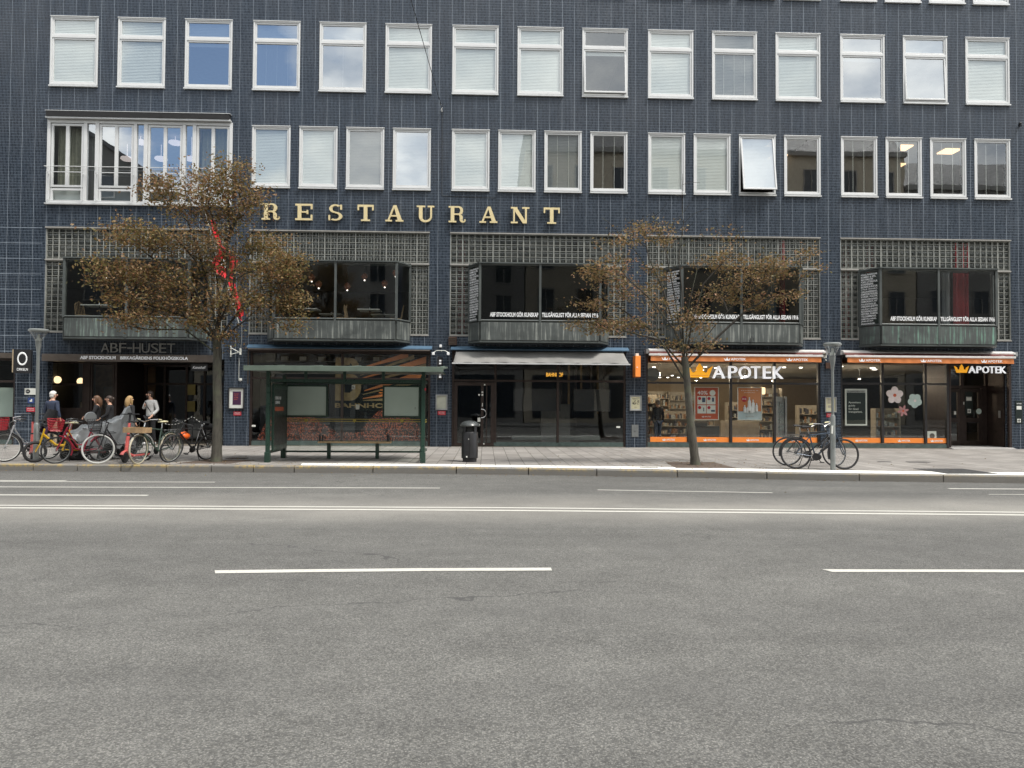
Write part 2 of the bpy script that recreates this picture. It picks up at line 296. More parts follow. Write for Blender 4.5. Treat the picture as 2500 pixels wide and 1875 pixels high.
em('light_warm', (1, .80, .54), 6); em('ceil_lamp', (1, .86, .66), 7.0); em('ceil_panel', (1, .66, .36), 1.1); em('spot_white', (1, .93, .82), 3.5); em('neon_amber', (1, .48, .06), .8); em('globe_glow', (1, .72, .40), 1.2); em('bowl_glow', (1, .82, .74), .75); em('pend_glow', (1, .62, .42), 2.2); em('white_bulb', (1, .95, .85), 2.2)
em('glow_white', (.9, .92, .95), .32); em('crown_yellow', (.90, .40, .02), .35)  # glow added to sign letters and crown, which stand in the awning's shade
def corr():
    b = NB('beads_rust'); o = b.sep(); v = b.n('ShaderNodeTexVoronoi', {'Vector': b.vec(b.math('MULTIPLY', o[0], 24), b.math('MULTIPLY', o[2], 17)), 'Scale': 1})
    sv = b.n('ShaderNodeSeparateColor', {0: v.outputs['Color']}).outputs[0]
    c = b.mix(sv, (.20, .030, .016), (.44, .12, .055)); c = b.mix(b.rng(v.outputs['Distance'], .4, .5), c, (.03, .008, .006)); b.set(col=c, rough=.6)
corr()

# ------------------------------------------------------------------ mesh helpers
class MB:
    """collects verts and faces for ONE mesh object"""
    def __init__(s): s.v = []; s.f = []; s.m = []
    def add(s, vs, fs, mi=0):
        o = len(s.v); s.v += [tuple(v) for v in vs]; s.f += [tuple(i+o for i in f) for f in fs]; s.m += [mi]*len(fs); return s
    def box(s, x0, x1, y0, y1, z0, z1, mi=0):
        return s.add([(x0,y0,z0),(x1,y0,z0),(x1,y1,z0),(x0,y1,z0),(x0,y0,z1),(x1,y0,z1),(x1,y1,z1),(x0,y1,z1)], [(0,3,2,1),(4,5,6,7),(0,1,5,4),(1,2,6,5),(2,3,7,6),(3,0,4,7)], mi)
    def frame(s, x0, x1, z0, z1, w, y0, y1, mi=0, wb=None):
        wb = w if wb is None else wb
        s.box(x0, x0+w, y0, y1, z0, z1, mi); s.box(x1-w, x1, y0, y1, z0, z1, mi)
        s.box(x0+w, x1-w, y0, y1, z1-w, z1, mi); s.box(x0+w, x1-w, y0, y1, z0, z0+wb, mi); return s
    def prism(s, poly, y0, y1, mi=0):
        """poly = (x,z) outline, extruded in y"""
        a = sum(poly[i][0]*poly[(i+1) % len(poly)][1]-poly[(i+1) % len(poly)][0]*poly[i][1] for i in range(len(poly)))
        if a < 0: poly = poly[::-1]
        n = len(poly); vs = [(x, y0, z) for x, z in poly]+[(x, y1, z) for x, z in poly]
        return s.add(vs, [tuple(range(n)), tuple(range(2*n-1, n-1, -1))]+[((i+1) % n, i, i+n, (i+1) % n+n) for i in range(n)], mi)
    def plan(s, poly, z0, z1, mi=0):
        """poly = (x,y) outline, extruded in z"""
        a = sum(poly[i][0]*poly[(i+1) % len(poly)][1]-poly[(i+1) % len(poly)][0]*poly[i][1] for i in range(len(poly)))
        if a < 0: poly = poly[::-1]
        n = len(poly); vs = [(x, y, z0) for x, y in poly]+[(x, y, z1) for x, y in poly]
        return s.add(vs, [tuple(range(n-1, -1, -1)), tuple(range(n, 2*n))]+[(i, (i+1) % n, (i+1) % n+n, i+n) for i in range(n)], mi)
    def tube(s, pts, r, n=8, mi=0, cap=True, flat=1.0):
        pts = [Vector(p) for p in pts]; k = len(pts); r = r if isinstance(r, (list, tuple)) else [r]*k
        vs = []; fs = []; ref = None
        for i, p in enumerate(pts):
            t = (pts[min(i+1, k-1)]-pts[max(i-1, 0)])
            t = t.normalized() if t.length > 1e-9 else Vector((0, 0, 1))
            if ref is None:
                a = Vector((0, 0, 1)) if abs(t.z) < .9 else Vector((1, 0, 0)); ref = t.cross(a).normalized()
            ref = (ref-t*ref.dot(t)).normalized(); b = t.cross(ref)
            for j in range(n):
                an = 2*PI*j/n; vs.append(p+(ref*math.cos(an)+b*math.sin(an)*flat)*r[i])
        for i in range(k-1):
            for j in range(n): fs.append((i*n+j, i*n+(j+1) % n, (i+1)*n+(j+1) % n, (i+1)*n+j))
        if cap: fs.append(tuple(range(n-1, -1, -1))); fs.append(tuple((k-1)*n+j for j in range(n)))
        return s.add(vs, fs, mi)
    def lathe(s, prof, c=(0, 0, 0), n=20, mi=0, axis='z'):
        vs = []; fs = []; k = len(prof)
        for r, h in prof:
            for j in range(n):
                a = 2*PI*j/n; x, y = r*math.cos(a), r*math.sin(a)
                vs.append((c[0]+x, c[1]+y, c[2]+h) if axis == 'z' else ((c[0]+x, c[1]+h, c[2]-y) if axis == 'y' else (c[0]+h, c[1]+x, c[2]+y)))
        for i in range(k-1):
            for j in range(n): fs.append((i*n+j, i*n+(j+1) % n, (i+1)*n+(j+1) % n, (i+1)*n+j))
        fs.append(tuple(range(n-1, -1, -1))); fs.append(tuple((k-1)*n+j for j in range(n)))
        return s.add(vs, fs, mi)
    def ring(s, c, ax, Rr, r, n=40, m=8, mi=0, a0=0, a1=2*PI, fl=1.0):
        c = Vector(c); ax = Vector(ax).normalized(); u = ax.orthogonal().normalized() if abs(ax.z) > .5 else Vector((0, 0, 1)).cross(ax).normalized(); w = ax.cross(u)
        full = abs(a1-a0-2*PI) < 1e-6; k = n if full else n+1; vs = []; fs = []
        for i in range(k):
            a = a0+(a1-a0)*i/n; d = u*math.cos(a)+w*math.sin(a)
            for j in range(m):
                b = 2*PI*j/m; vs.append(c+d*(Rr+r*math.cos(b))+ax*(r*fl*math.sin(b)))
        for i in range(n):
            i2 = (i+1) % k
            for j in range(m): fs.append((i*m+j, i*m+(j+1) % m, i2*m+(j+1) % m, i2*m+j))
        return s.add(vs, fs, mi)
    def ball(s, c, r, n=12, m=8, mi=0):
        r = r if isinstance(r, (list, tuple)) else (r, r, r); prof = []
        vs = [(c[0], c[1], c[2]-r[2])]; fs = []
        for i in range(1, m):
            t = -PI/2+PI*i/m
            for j in range(n): a = 2*PI*j/n; vs.append((c[0]+r[0]*math.cos(t)*math.cos(a), c[1]+r[1]*math.cos(t)*math.sin(a), c[2]+r[2]*math.sin(t)))
        vs.append((c[0], c[1], c[2]+r[2])); e = len(vs)-1
        for j in range(n):
            fs.append((0, 1+(j+1) % n, 1+j)); fs.append((e, e-n+j, e-n+(j+1) % n))
            for i in range(m-2): a = 1+i*n; fs.append((a+j, a+(j+1) % n, a+n+(j+1) % n, a+n+j))
        return s.add(vs, fs, mi)
    def xf(s, mat, i0=0):
        for i in range(i0, len(s.v)): s.v[i] = tuple(mat @ Vector(s.v[i]))
        return s
    def build(s, name, mats, parent=None, smooth=False, off=None, bevel=0):
        me = bpy.data.meshes.new(name)
        if off is None: off = Vector(parent['_o']) if parent is not None and '_o' in parent else Vector((0, 0, 0))
        else: off = Vector(off)
        me.from_pydata([(x-off[0], y-off[1], z-off[2]) for x, y, z in s.v], [], s.f)
        mats = mats if isinstance(mats, (list, tuple)) else [mats]
        for m in mats: me.materials.append(M[m])
        if len(mats) > 1: me.polygons.foreach_set('material_index', s.m)
        me.update()
        return link(me, name, parent, off, smooth, bevel)
def link(me, name, parent, off, smooth=False, bevel=0):
    o = bpy.data.objects.new(name, me); col.objects.link(o)
    if parent is not None: o.parent = parent; o['_o'] = tuple(off)
    else: o.location = off; o['_o'] = tuple(off)
    if smooth:
        me.polygons.foreach_set('use_smooth', [True]*len(me.polygons))
        try: me.set_sharp_from_angle(angle=R(40))
        except Exception: pass
    if bevel:
        md = o.modifiers.new('bevel', 'BEVEL'); md.width = bevel; md.segments = 2; md.limit_method = 'ANGLE'
    return o
def thing(name, label, cat, loc=(0, 0, 0), group=None, kind=None, rz=0):
    o = bpy.data.objects.new(name, None); col.objects.link(o); o.location = loc; o.rotation_euler = (0, 0, rz); o.empty_display_size = .2
    o['_o'] = tuple(loc); tag(o, label, cat, group, kind); return o
def local_thing(name, label, cat, loc=(0, 0, 0), group=None, rot=(0, 0, 0)):
    """a thing whose parts are modelled round its own origin"""
    o = thing(name, label, cat, loc, group); o['_o'] = (0., 0., 0.); o.rotation_euler = rot; return o
def tag(o, label=None, cat=None, group=None, kind=None):
    if label: o['label'] = label
    if cat: o['category'] = cat
    if group: o['group'] = group
    if kind: o['kind'] = kind
    return o
def struct(o): o['kind'] = 'structure'; return o
def lab(o, l): o['label'] = l; return o

def text_mesh(s, bold=0.0, depth=.01, shear=0.0, res=3):
    cu = bpy.data.curves.new('txt', 'FONT'); cu.body = s; cu.size = 1; cu.extrude = depth; cu.offset = bold; cu.shear = shear; cu.resolution_u = res; cu.fill_mode = 'BOTH'
    o = bpy.data.objects.new('txt', cu); col.objects.link(o)
    dg = bpy.context.evaluated_depsgraph_get(); me = bpy.data.meshes.new_from_object(o.evaluated_get(dg)); 
    bpy.data.objects.remove(o); bpy.data.curves.remove(cu); return me
def text(s, x0, x1, z0, z1, y, mat, parent, name='lettering', depth=.01, bold=0.0, shear=0.0, origin=None, ux=None, nrm=None, cap=True):
    """lettering fitted to the box x0..x1, z0..z1 on the plane y, read from -y; or on any plane by origin, ux"""
    me = text_mesh(s, bold, .5, shear); vs = [v.co.copy() for v in me.vertices]
    if not vs: return None
    ax, bx = min(v.x for v in vs), max(v.x for v in vs); ay, by = min(v.y for v in vs), max(v.y for v in vs)
    if x1 is None: x1 = x0+(bx-ax)*(z1-z0)/(by-ay)
    off = Vector(parent['_o']) if parent is not None and '_o' in parent else Vector((0, 0, 0))
    for v in me.vertices:
        u = x0+(v.co.x-ax)/(bx-ax)*(x1-x0); w = z0+(v.co.y-ay)/(by-ay)*(z1-z0); d = (v.co.z+.5)*depth
        if ux is None: p = Vector((u, y-d, w))
        else: p = Vector(origin)+Vector(ux)*u+Vector((0, 0, 1))*w+Vector(nrm)*d
        v.co = p-off
    me.materials.clear(); me.materials.append(M[mat]); me.name = name
    o = bpy.data.objects.new(name, me); col.objects.link(o)
    if parent is not None: o.parent = parent
    o['_o'] = tuple(off); return o
def join_text(specs, mat, parent, name='lettering', **k):
    """several lines of small print as ONE mesh"""
    obs = [text(*sp, mat, parent, name, **k) for sp in specs]; obs = [o for o in obs if o]
    bm = bmesh.new()
    for o in obs: bm.from_mesh(o.data)
    me = obs[0].data; bm.to_mesh(me); bm.free()
    for o in obs[1:]: d = o.data; bpy.data.objects.remove(o); bpy.data.meshes.remove(d)
    return obs[0]
# ================================================================== GROUND
def sheet(name, poly, z, mat):
    m = MB(); m.add([(x, y, z) for x, y in poly], [tuple(range(len(poly)))]); return struct(m.build(name, mat))
KT = [(-60, -7.6), (-11, -7.62), (-5.3, -7.86), (-1.3, -8.02), (3.77, -8.62), (7.3, -9.38), (11.3, -9.82), (20, -10.2), (60, -10.4)]
def kerb_y(x):
    for (a, ya), (b, yb) in zip(KT, KT[1:]):
        if a <= x <= b: return ya+(yb-ya)*(x-a)/(b-a)
    return KT[0][1] if x < KT[0][0] else KT[-1][1]
def gutter():
    m = MB(); rg = random.Random(6); xs = [-40+i*.35 for i in range(230)]
    m.add([(x, kerb_y(x)-.03-rg.uniform(.02, .11), .003) for x in xs]+[(x, kerb_y(x)+.02, .003) for x in xs], [(i, i+1, len(xs)+i+1, len(xs)+i) for i in range(len(xs)-1)]); struct(m.build('gutter', 'gutter_dirt'))
sheet('ground', [(-400, -400), (400, -400), (400, 400), (-400, 400)], -.06, 'concrete')
sheet('road', [(-150, -26.6), (150, -26.6), (150, -7), (-150, -7)], 0, 'asphalt')
KW = .17
gutter()
m = MB(); pts = [(x, y+KW) for x, y in KT]
m.add([(x, y, .15) for x, y in pts]+[(x, 12, .15) for x, y in pts], [(i, i+1, len(pts)+i+1, len(pts)+i) for i in range(len(pts)-1)])
struct(m.build('pavement', 'paving'))
m = MB(); x = -30.0; rk = random.Random(3)      # granite kerb stones with open joints
while x < 34:
    l = rk.uniform(.92, 1.05) if x < -4.8 else rk.uniform(1.5, 1.9); a, b = x+.011, x+l-.011
    dz = rk.uniform(-.004, .004); dy = rk.uniform(-.006, .006)
    ya, yb = kerb_y(a)+dy, kerb_y(b)+dy; e = .018
    prof = [(0, -.05), (0, .148-e+dz), (e, .152+dz), (KW-.004, .152+dz), (KW-.004, -.05)]
    vs = [(a, ya+p, z) for p, z in prof]+[(b, yb+p, z) for p, z in prof]
    m.add(vs, [(0, 1, 2, 3, 4), (9, 8, 7, 6, 5)]+[(i, i+5, (i+1) % 5+5, (i+1) % 5) for i in range(5)]); x += l
struct(m.build('kerb', 'kerb_granite'))
m = MB(); xs = [-4.22]+[-4.0+i*.5 for i in range(80)]
m.add([(x, kerb_y(x)+KW+.002-(0 if i else 0), .154) for i, x in enumerate(xs)]+[(x-(.12 if i == 0 else 0), kerb_y(x)+KW+(.62 if x < 4 else .66), .154) for i, x in enumerate(xs)], [(i, i+1, len(xs)+i+1, len(xs)+i) for i in range(len(xs)-1)])
struct(m.build('white_paving_strip', 'white_slab'))
def stripe(m, x0, y0, x1, y1, w, skew=0):
    n = max(2, int(abs(x1-x0)/.4)); r_ = random.Random(int(x0*100)); top = []; bot = []
    for i in range(n+1):
        t = i/n; x = x0+(x1-x0)*t; y = y0+(y1-y0)*t; top.append((x, y+w/2+r_.uniform(-.006, .006), .004)); bot.append((x+(skew if i in (0,) else 0), y-w/2+r_.uniform(-.006, .006), .004))
    m.add(bot+top, [(i, i+1, n+2+i, n+1+i) for i in range(n)])
m = MB()
stripe(m, -40, -9.94, -5.35, -10.02, .085); stripe(m, -40, -9.80, -8.35, -9.83, .11); stripe(m, -40, -10.86, -.84, -10.98, .09); stripe(m, -40, -11.98, -5.71, -12.18, .12)
stripe(m, 2.1, -11.22, 5.24, -11.62, .075); stripe(m, 8.98, -10.88, 40, -12.0, .11); stripe(m, 9.15, -11.80, 40, -12.4, .06)
stripe(m, -40, -12.9, -7.33, -13.46, .10); stripe(m, -7.33, -13.46, .42, -13.66, .10); stripe(m, .42, -13.66, 8.14, -14.08, .10); stripe(m, 8.14, -14.08, 40, -15.4, .10)
stripe(m, -40, -13.15, -7.18, -13.74, .12); stripe(m, -7.18, -13.74, .42, -13.95, .12); stripe(m, .42, -13.95, 7.93, -14.36, .12); stripe(m, 7.93, -14.36, 40, -15.75, .12)
stripe(m, -2.55, -18.05, -.6, -17.97, .125, .05); stripe(m, -.6, -17.97, .65, -17.96, .125); stripe(m, 3.29, -18.04, 7.2, -18.10, .115, .05); stripe(m, -9.4, -18.1, -6.2, -18.1, .12)
struct(m.build('road_markings', 'road_paint'))
m = MB(); m.box(-150, 150, -50, -26.6, -.05, .13); struct(m.build('far_pavement', 'concrete'))

# tree pits, covers
def pit(name, label, cat, poly, z, mat, hole=None):
    m = MB(); m.plan(poly, z-.03, z)
    if hole:
        for k in range(14):
            a = 2*PI*k/14; m.ring((hole[0], hole[1], z), (0, 0, 1), .2, .012, 28, 6) if k == 0 else None
    return tag(m.build(name, mat), label, cat)
pit('tree_pit', 'brown square earth pit round the trunk of the tree beside the bus shelter', 'tree pit', [(-7.2, -7.28), (-5.95, -7.28), (-5.75, -6.15), (-6.95, -6.15)], .156, 'tree_soil', (-6.45, -6.8))
pit('tree_pit', 'brown square earth pit round the leaning tree in front of the pharmacy', 'tree pit', [(4.35, -8.15), (5.75, -8.15), (5.75, -6.35), (4.55, -6.3)], .156, 'tree_soil', (5.05, -7.2))
def cover(label, x, y, w, d, mat='manhole_iron', n=9, round_=False):
    m = MB()
    if round_: m.lathe([(w/2, -.02), (w/2, .006), (w/2-.02, .009), (0.01, .009)], (x, y, .15), 28)
    else:
        m.box(x-w/2, x+w/2, y-d/2, y+d/2, .13, .156)
        for i in range(n): a = x-w/2+w*(i+.3)/n; m.box(a, a+w/n*.4, y-d/2+.03, y+d/2-.03, .156, .161)
    return tag(m.build('access_cover', mat), label, 'cover', 'access covers in the paving')
cover('large grey checkered cover set in the paving near the kerb at the right', 10.45, -8.75, 1.15, 1.3, 'manhole_iron', 16)
cover('narrow dark drain grate nearest to the pharmacy entrance step', 11.15, -6.1, .55, .22)
cover('small dark drain grate left of the larger one by the pharmacy entrance', 10.3, -6.05, .32, .15)
cover('narrow dark gutter cover on the white strip beside the left tree pit of the pharmacy', 3.75, -8.05, .42, .14, 'grate_iron')
cover('small brown cover between the left tree and the bus shelter', -6.35, -5.6, .5, .35, 'grate_iron')

# ================================================================== THE BLUE BUILDING
BL = [-14.48+6.635*k for k in range(5)]; BWD = 5.94
bld = thing('office_building', 'dark blue tiled office building with white windows, copper bay windows and shops below', 'building', (0, 0, 0.15))
holes = []
for k, b in enumerate(BL):
    for i in range(3): holes.append((b+.02+i*2.195, b+.02+i*2.195+1.55, 11.97, 14.33))
    for i in range(4): holes.append((b+.03+i*1.555, b+.03+i*1.555+1.26, 15.47, 17.6))
    if k:
        for i in range(4): holes.append((b+.03+i*1.555, b+.03+i*1.555+1.26, 8.70, 10.79))
    holes.append((b, b+BWD, 3.87, 7.28))
holes.append((-14.49, -8.46, 8.06, 10.87))
OPEN = [(-14.33, -8.62, .15, 3.0), (-7.79, -1.83, .15, 3.40), (-1.12, 4.72, .15, 3.36), (5.39, 11.36, .15, 3.38), (12.05, 17.98, .15, 3.38), (-19.6, -15.36, .15, 2.98)]
holes += OPEN
def wall_grid(m, X0, X1, Z0, Z1, hs, yf, yb):
    xs = sorted({X0, X1, *[h[0] for h in hs], *[h[1] for h in hs]}); zs = sorted({Z0, Z1, *[h[2] for h in hs], *[h[3] for h in hs]})
    for z0, z1 in zip(zs, zs[1:]):
        run = None
        for x0, x1 in zip(xs+[None], xs[1:]+[None]):
            solid = x0 is not None and x1 is not None and not any(h[0] <= (x0+x1)/2 <= h[1] and h[2] <= (z0+z1)/2 <= h[3] for h in hs)
            if solid: run = (run[0] if run else x0, x1)
            if (not solid) and run:
                a, b = run; m.add([(a, yf, z0), (b, yf, z0), (b, yf, z1), (a, yf, z1)], [(0, 1, 2, 3)]); m.add([(a, yb, z0), (b, yb, z0), (b, yb, z1), (a, yb, z1)], [(3, 2, 1, 0)]); run = None
    for a, b, c, d in hs:
        m.add([(a, yf, c), (b, yf, c), (b, yb, c), (a, yb, c)], [(0, 1, 2, 3)]); m.add([(a, yf, d), (b, yf, d), (b, yb, d), (a, yb, d)], [(3, 2, 1, 0)])
        m.add([(a, yf, c), (a, yb, c), (a, yb, d), (a, yf, d)], [(0, 1, 2, 3)]); m.add([(b, yf, c), (b, yb, c), (b, yb, d), (b, yf, d)], [(3, 2, 1, 0)])
m = MB(); wall_grid(m, -26, 29, .15, 19.2, holes, 0, .32)
m.build('wall', 'blue_tiles', bld)
# floors, back and side walls behind the front
m = MB()
for z0, z1 in ((7.62, 7.95), (11.28, 11.6), (14.8, 15.1), (18.2, 18.5)): m.box(-26, 29, .33, 16, z0, z1)
m.box(-26, 29, .33, 16, 3.46, 3.80)
m.build('floor_slab', 'room_mid', bld)
m = MB(); m.box(-26.3, 29.3, 16, 16.4, .15, 19.2); m.box(-26.3, -26.003, 0.01, 16, .15, 19.2); m.box(29.003, 29.3, 0.01, 16, .15, 19.2); m.box(-26.3, 29.3, .01, 16.4, 19.2, 19.5)
m.build('rear_wall', 'room_dark', bld)
m = MB()
for x in (-8.22, -1.5, 5.05): m.box(x-.1, x+.1, .33, 15.99, .16, 3.45)
m.box(-15.1, -14.95, .33, 15.99, .16, 3.45); m.box(-1.62, -1.42, .33, 15.99, 3.81, 7.61)
for x in (-8.3, -1.5, 5.1, 11.75, 14.3): m.box(x-.06, x+.06, .33, 15.99, 7.96, 11.27); m.box(x-.06, x+.06, .33, 15.99, 11.61, 14.79)
m.build('partition', 'room_dark', bld)
m = MB(); m.box(-26, 29, .02, 16, .10, .165); m.build('ground_floor', 'room_floor', bld)

def tilt(m, z, y, ang): m.xf(Matrix.Translation((0, y, z)) @ Matrix.Rotation(ang, 4, 'X') @ Matrix.Translation((0, -y, -z)))
def quad(m, x0, x1, y, z0, z1, mi=0): m.add([(x0, y, z0), (x1, y, z0), (x1, y, z1), (x0, y, z1)], [(0, 1, 2, 3)], mi)
def window(x0, x1, z0, z1, zt=None, blind='blind_pale', glass='upper_glass', ang=0, tblind='blind_pale', label=None, cords=0, drop=None, valance=False):
    m = MB(); zb = z0+.075
    m.frame(x0, x1, zb, z1, .055, -.022, .12); m.box(x0-.012, x1+.012, -.045, .0, z1-.012, z1+.012)
    if zt: m.box(x0+.055, x1-.055, -.018, .12, zt-.045, zt+.045)
    w = m.build('window', 'white_paint', bld, bevel=.004)
    if label: lab(w, label)
    m = MB(); m.add([(x0-.01, -.075, z0), (x1+.01, -.075, z0), (x1+.01, -.075, z0+.045), (x0-.01, -.075, z0+.045), (x0-.01, .1, z0), (x1+.01, .1, z0), (x1+.01, .1, z0+.072), (x0-.01, .1, z0+.072)], [(0, 1, 2, 3), (3, 2, 6, 7), (1, 5, 6, 2), (4, 0, 3, 7), (4, 5, 1, 0)]); m.build('sill', 'sill_metal', w)
    parts = [(zb+.058, (zt-.048 if zt else z1-.058), blind, ang)]
    if zt: parts.append((zt+.048, z1-.058, tblind, 0))
    for a, b, bl, an in parts:
        xa, xb = x0+.058, x1-.058
        m = MB(); m.frame(xa, xb, a, b, .052, .0, .055); 
        if an: tilt(m, b, 0, -an)
        m.build('sash', 'white_paint', w, bevel=.003)
        m = MB(); quad(m, xa+.05, xb-.05, .03, a+.05, b-.05)
        if an: tilt(m, b, 0, -an)
        m.build('pane', glass, w)
        if bl:
            m = MB(); lo = a+.02 if drop is None else a+(b-a)*(1-drop); nsl = max(2, int((b-lo)/.05)); 
            for i in range(nsl):      # slats of the blind
                z = lo+(b-.02-lo)*i/nsl; h = (b-.02-lo)/nsl; m.add([(xa+.02, .05, z), (xb-.02, .05, z), (xb-.02, .058, z+h*.98), (xa+.02, .058, z+h*.98)], [(0, 1, 2, 3)])
            if an: tilt(m, b, 0, -an)
            m.build('blind', bl, w)
        if cords and not (zt and a > zt):
            m = MB()
            for i in range(cords): x = xa+(xb-xa)*(i+1)/(cords+1) if cords > 1 else (xa+xb)/2; m.box(x-.004, x+.004, .038, .044, a+.06, b-.06)
            m.build('blind_cord', 'paper', w)
        if valance and not (zt and a > zt):
            m = MB(); m.box(xa+.05, xb-.05, .075, .11, b-.17, b-.06); m.build('blind_rail', 'blind_pale', w)
    return w
P, G_ = 'blind_pale', 'blind_grey'
r1 = {0: (P, 0), 1: (P, 0), 2: (None, 0), 3: (G_, 3), 4: ('blind_grey', 1), 5: (P, 0), 6: (P, 0), 7: (P, 0), 8: (None, 0), 9: (P, 0), 10: (G_, 3), 11: (P, 0), 12: (None, 0), 13: (G_, 0), 14: (P, 0)}
for k, b in enumerate(BL):
    for i in range(3):
        n = k*3+i; x = b+.02+i*2.195; bl, cd = r1[n]
        window(x, x+1.55, 11.97, 14.33, 13.66, bl, 'mirror_glass' if n in (2, 3, 4, 12, 13) else 'upper_glass', R(5) if n == 8 else (R(3) if n == 13 else 0), tblind=(None if n == 8 else (G_ if n in (10, 12) else P)), cords=cd, valance=n in (2, 8, 12, 13))
    for i in range(4):
        x = b+.03+i*1.555
        if k >= 3 or (k == 2 and i == 3): window(x, x+1.26, 15.47, 17.6, None, P)
        if k == 0: continue
        n = (k-1)*4+i
        bl = (P, P, G_, P, P, P, 'blind_grey', None, P, P, P, None, None, None, None, None)[n]
        window(x, x+1.26, 8.70, 10.79, None, bl, 'mirror_glass' if n in (3, 10) else ('upper_glass'), R(9.5) if n == 10 else 0, cords=(2 if n in (6, 7, 12, 13, 14, 15) else 0))

# lit ceiling panels seen through the second-floor windows
for i, (x, y) in enumerate([(10.7, 2.2), (11.3, 3.6), (13.0, 2.6), (14.6, 3.4), (15.5, 2.3), (16.4, 4.4), (17.5, 2.6), (12.1, 4.4)]):
    m = MB(); m.box(x-.3, x+.3, y-.28, y+.28, 11.235, 11.278); tag(m.build('ceiling_light', 'ceil_panel'), f'amber lit square office ceiling panel, {["first","second","third","fourth","fifth","sixth","seventh","eighth"][sorted([10.7,11.3,13.0,14.6,15.5,16.4,17.5,12.1]).index(x)]} from the left in the upper right windows', 'ceiling light', 'lit office ceiling panels')

# the wide window of the second floor
m = MB(); x0, x1, z0, z1 = -14.49, -8.46, 8.06, 10.87
MU = [(-13.26, .10), (-12.88, .12), (-11.64, .10), (-11.30, .12), (-10.05, .10), (-9.71, .12)]
m.frame(x0, x1, z0+.04, z1, .10, -.03, .14)
for x, w in MU: m.box(x-w/2, x+w/2, -.025, .14, z0+.14, z1-.10)
wb = lab(m.build('window', 'white_paint', bld, bevel=.005), 'wide white window band with narrow french casements and low railings')
m = MB(); m.box(x0-.02, x1+.02, -.09, .0, z0-.01, z0+.04); m.build('sill', 'sill_metal', wb)
cas = [(-14.37, -13.32), (-12.81, -11.70), (-11.23, -10.11), (-9.64, -8.57)]
for a, b in cas:
    m = MB(); m.frame(a, b, 8.64, 10.75, .07, .0, .07); c = (a+b)/2; m.box(c-.055, c+.055, .0, .075, 8.71, 10.68); m.build('sash', 'white_paint', wb, bevel=.004)
    m = MB(); m.frame(a, b, 8.12, 8.60, .07, .0, .07); m.build('sash', 'white_paint', wb, bevel=.004)
    m = MB(); quad(m, a+.06, c-.05, .03, 8.70, 10.69); quad(m, c+.05, b-.06, .03, 8.70, 10.69); quad(m, a+.06, b-.06, .03, 8.18, 8.54); m.build('pane', 'mirror_glass' if a in (-12.81, -11.23) else 'upper_glass', wb)
    m = MB(); m.frame(a-.05, b+.05, 8.14, 9.11, .022, -.16, -.138)
    for q in (a-.03, b+.03):
        m.box(q-.01, q+.01, -.138, -.03, 8.2, 8.22); m.box(q-.01, q+.01, -.138, -.03, 9.05, 9.07)
    m.build('railing', 'sill_metal', wb)
    m = MB(); m.box(a, b, .16, .18, 8.1, 8.62); m.build('lower_panel', 'blind_pale', wb)
for a, b in ((-13.21, -12.94), (-11.59, -11.36), (-10.0, -9.77)):
    m = MB(); quad(m, a, b, .04, 8.2, 10.77); m.build('pane', 'mirror_glass', wb)
m = MB(); m.tube([(-14.5, -.15, 9.285), (-8.46, -.15, 9.285)], .013, 8)
for x in (-14.47, -12.9, -11.3, -9.7, -8.49): m.box(x-.01, x+.01, -.15, -.03, 9.275, 9.295)
m.build('rail', 'sill_metal', wb)
def curtain(a, b, y, z0, z1, mat, parent, amp=.03, per=.13):
    m = MB(); n = int((b-a)/.02); f = [(a+(b-a)*i/n, y+amp*math.sin(2*PI*(a+(b-a)*i/n)/per+math.sin(i*.3)), 0) for i in range(n+1)]
    m.add([(x, yy, z0) for x, yy, _ in f]+[(x, yy, z1) for x, yy, _ in f], [(i, i+1, n+2+i, n+1+i) for i in range(n)]); return m.build('curtain', mat, parent, smooth=True)
curtain(-14.3, -13.35, .3, 8.7, 10.7, 'curtain_olive', wb); curtain(-13.2, -12.95, .3, 8.2, 10.7, 'curtain_olive', wb); curtain(-9.6, -8.7, .3, 8.7, 10.7, 'curtain_olive', wb)
ac = MB(); ac.box(-14.5, -8.5, -.18, .0, 11.115, 11.13, 2); ac.box(-14.47, -8.53, -.175, .0, 10.935, 11.114, 1); ac.box(-14.5, -8.5, -.15, .0, 10.885, 10.934, 2); lab(ac.build('awning_box', ['white_paint', 'matt_black', 'sill_metal'], bld), 'folded dark sunblind box over the wide window')
for i, (px, py) in enumerate([(1095, 1110), (990, 1240), (1365, 1115), (1255, 1240), (1490, 1240)]):
    p = spot(px/3.1906, py/3.1906, 2.6+(.9 if i % 2 else 0))
    m = MB(); m.lathe([(.02, .10), (.22, .06), (.24, .0), (.18, -.05), (.02, -.07)], p, 18); m.tube([(p.x, p.y, p.z+.05), (p.x, p.y, 11.28)], .01, 5)
    tag(m.build('ceiling_lamp', 'bowl_glow'), f'glowing shallow bowl lamp inside the wide window, {["second","first","fourth","third","fifth"][i]} from the left', 'lamp', 'bowl lamps in the wide window room')

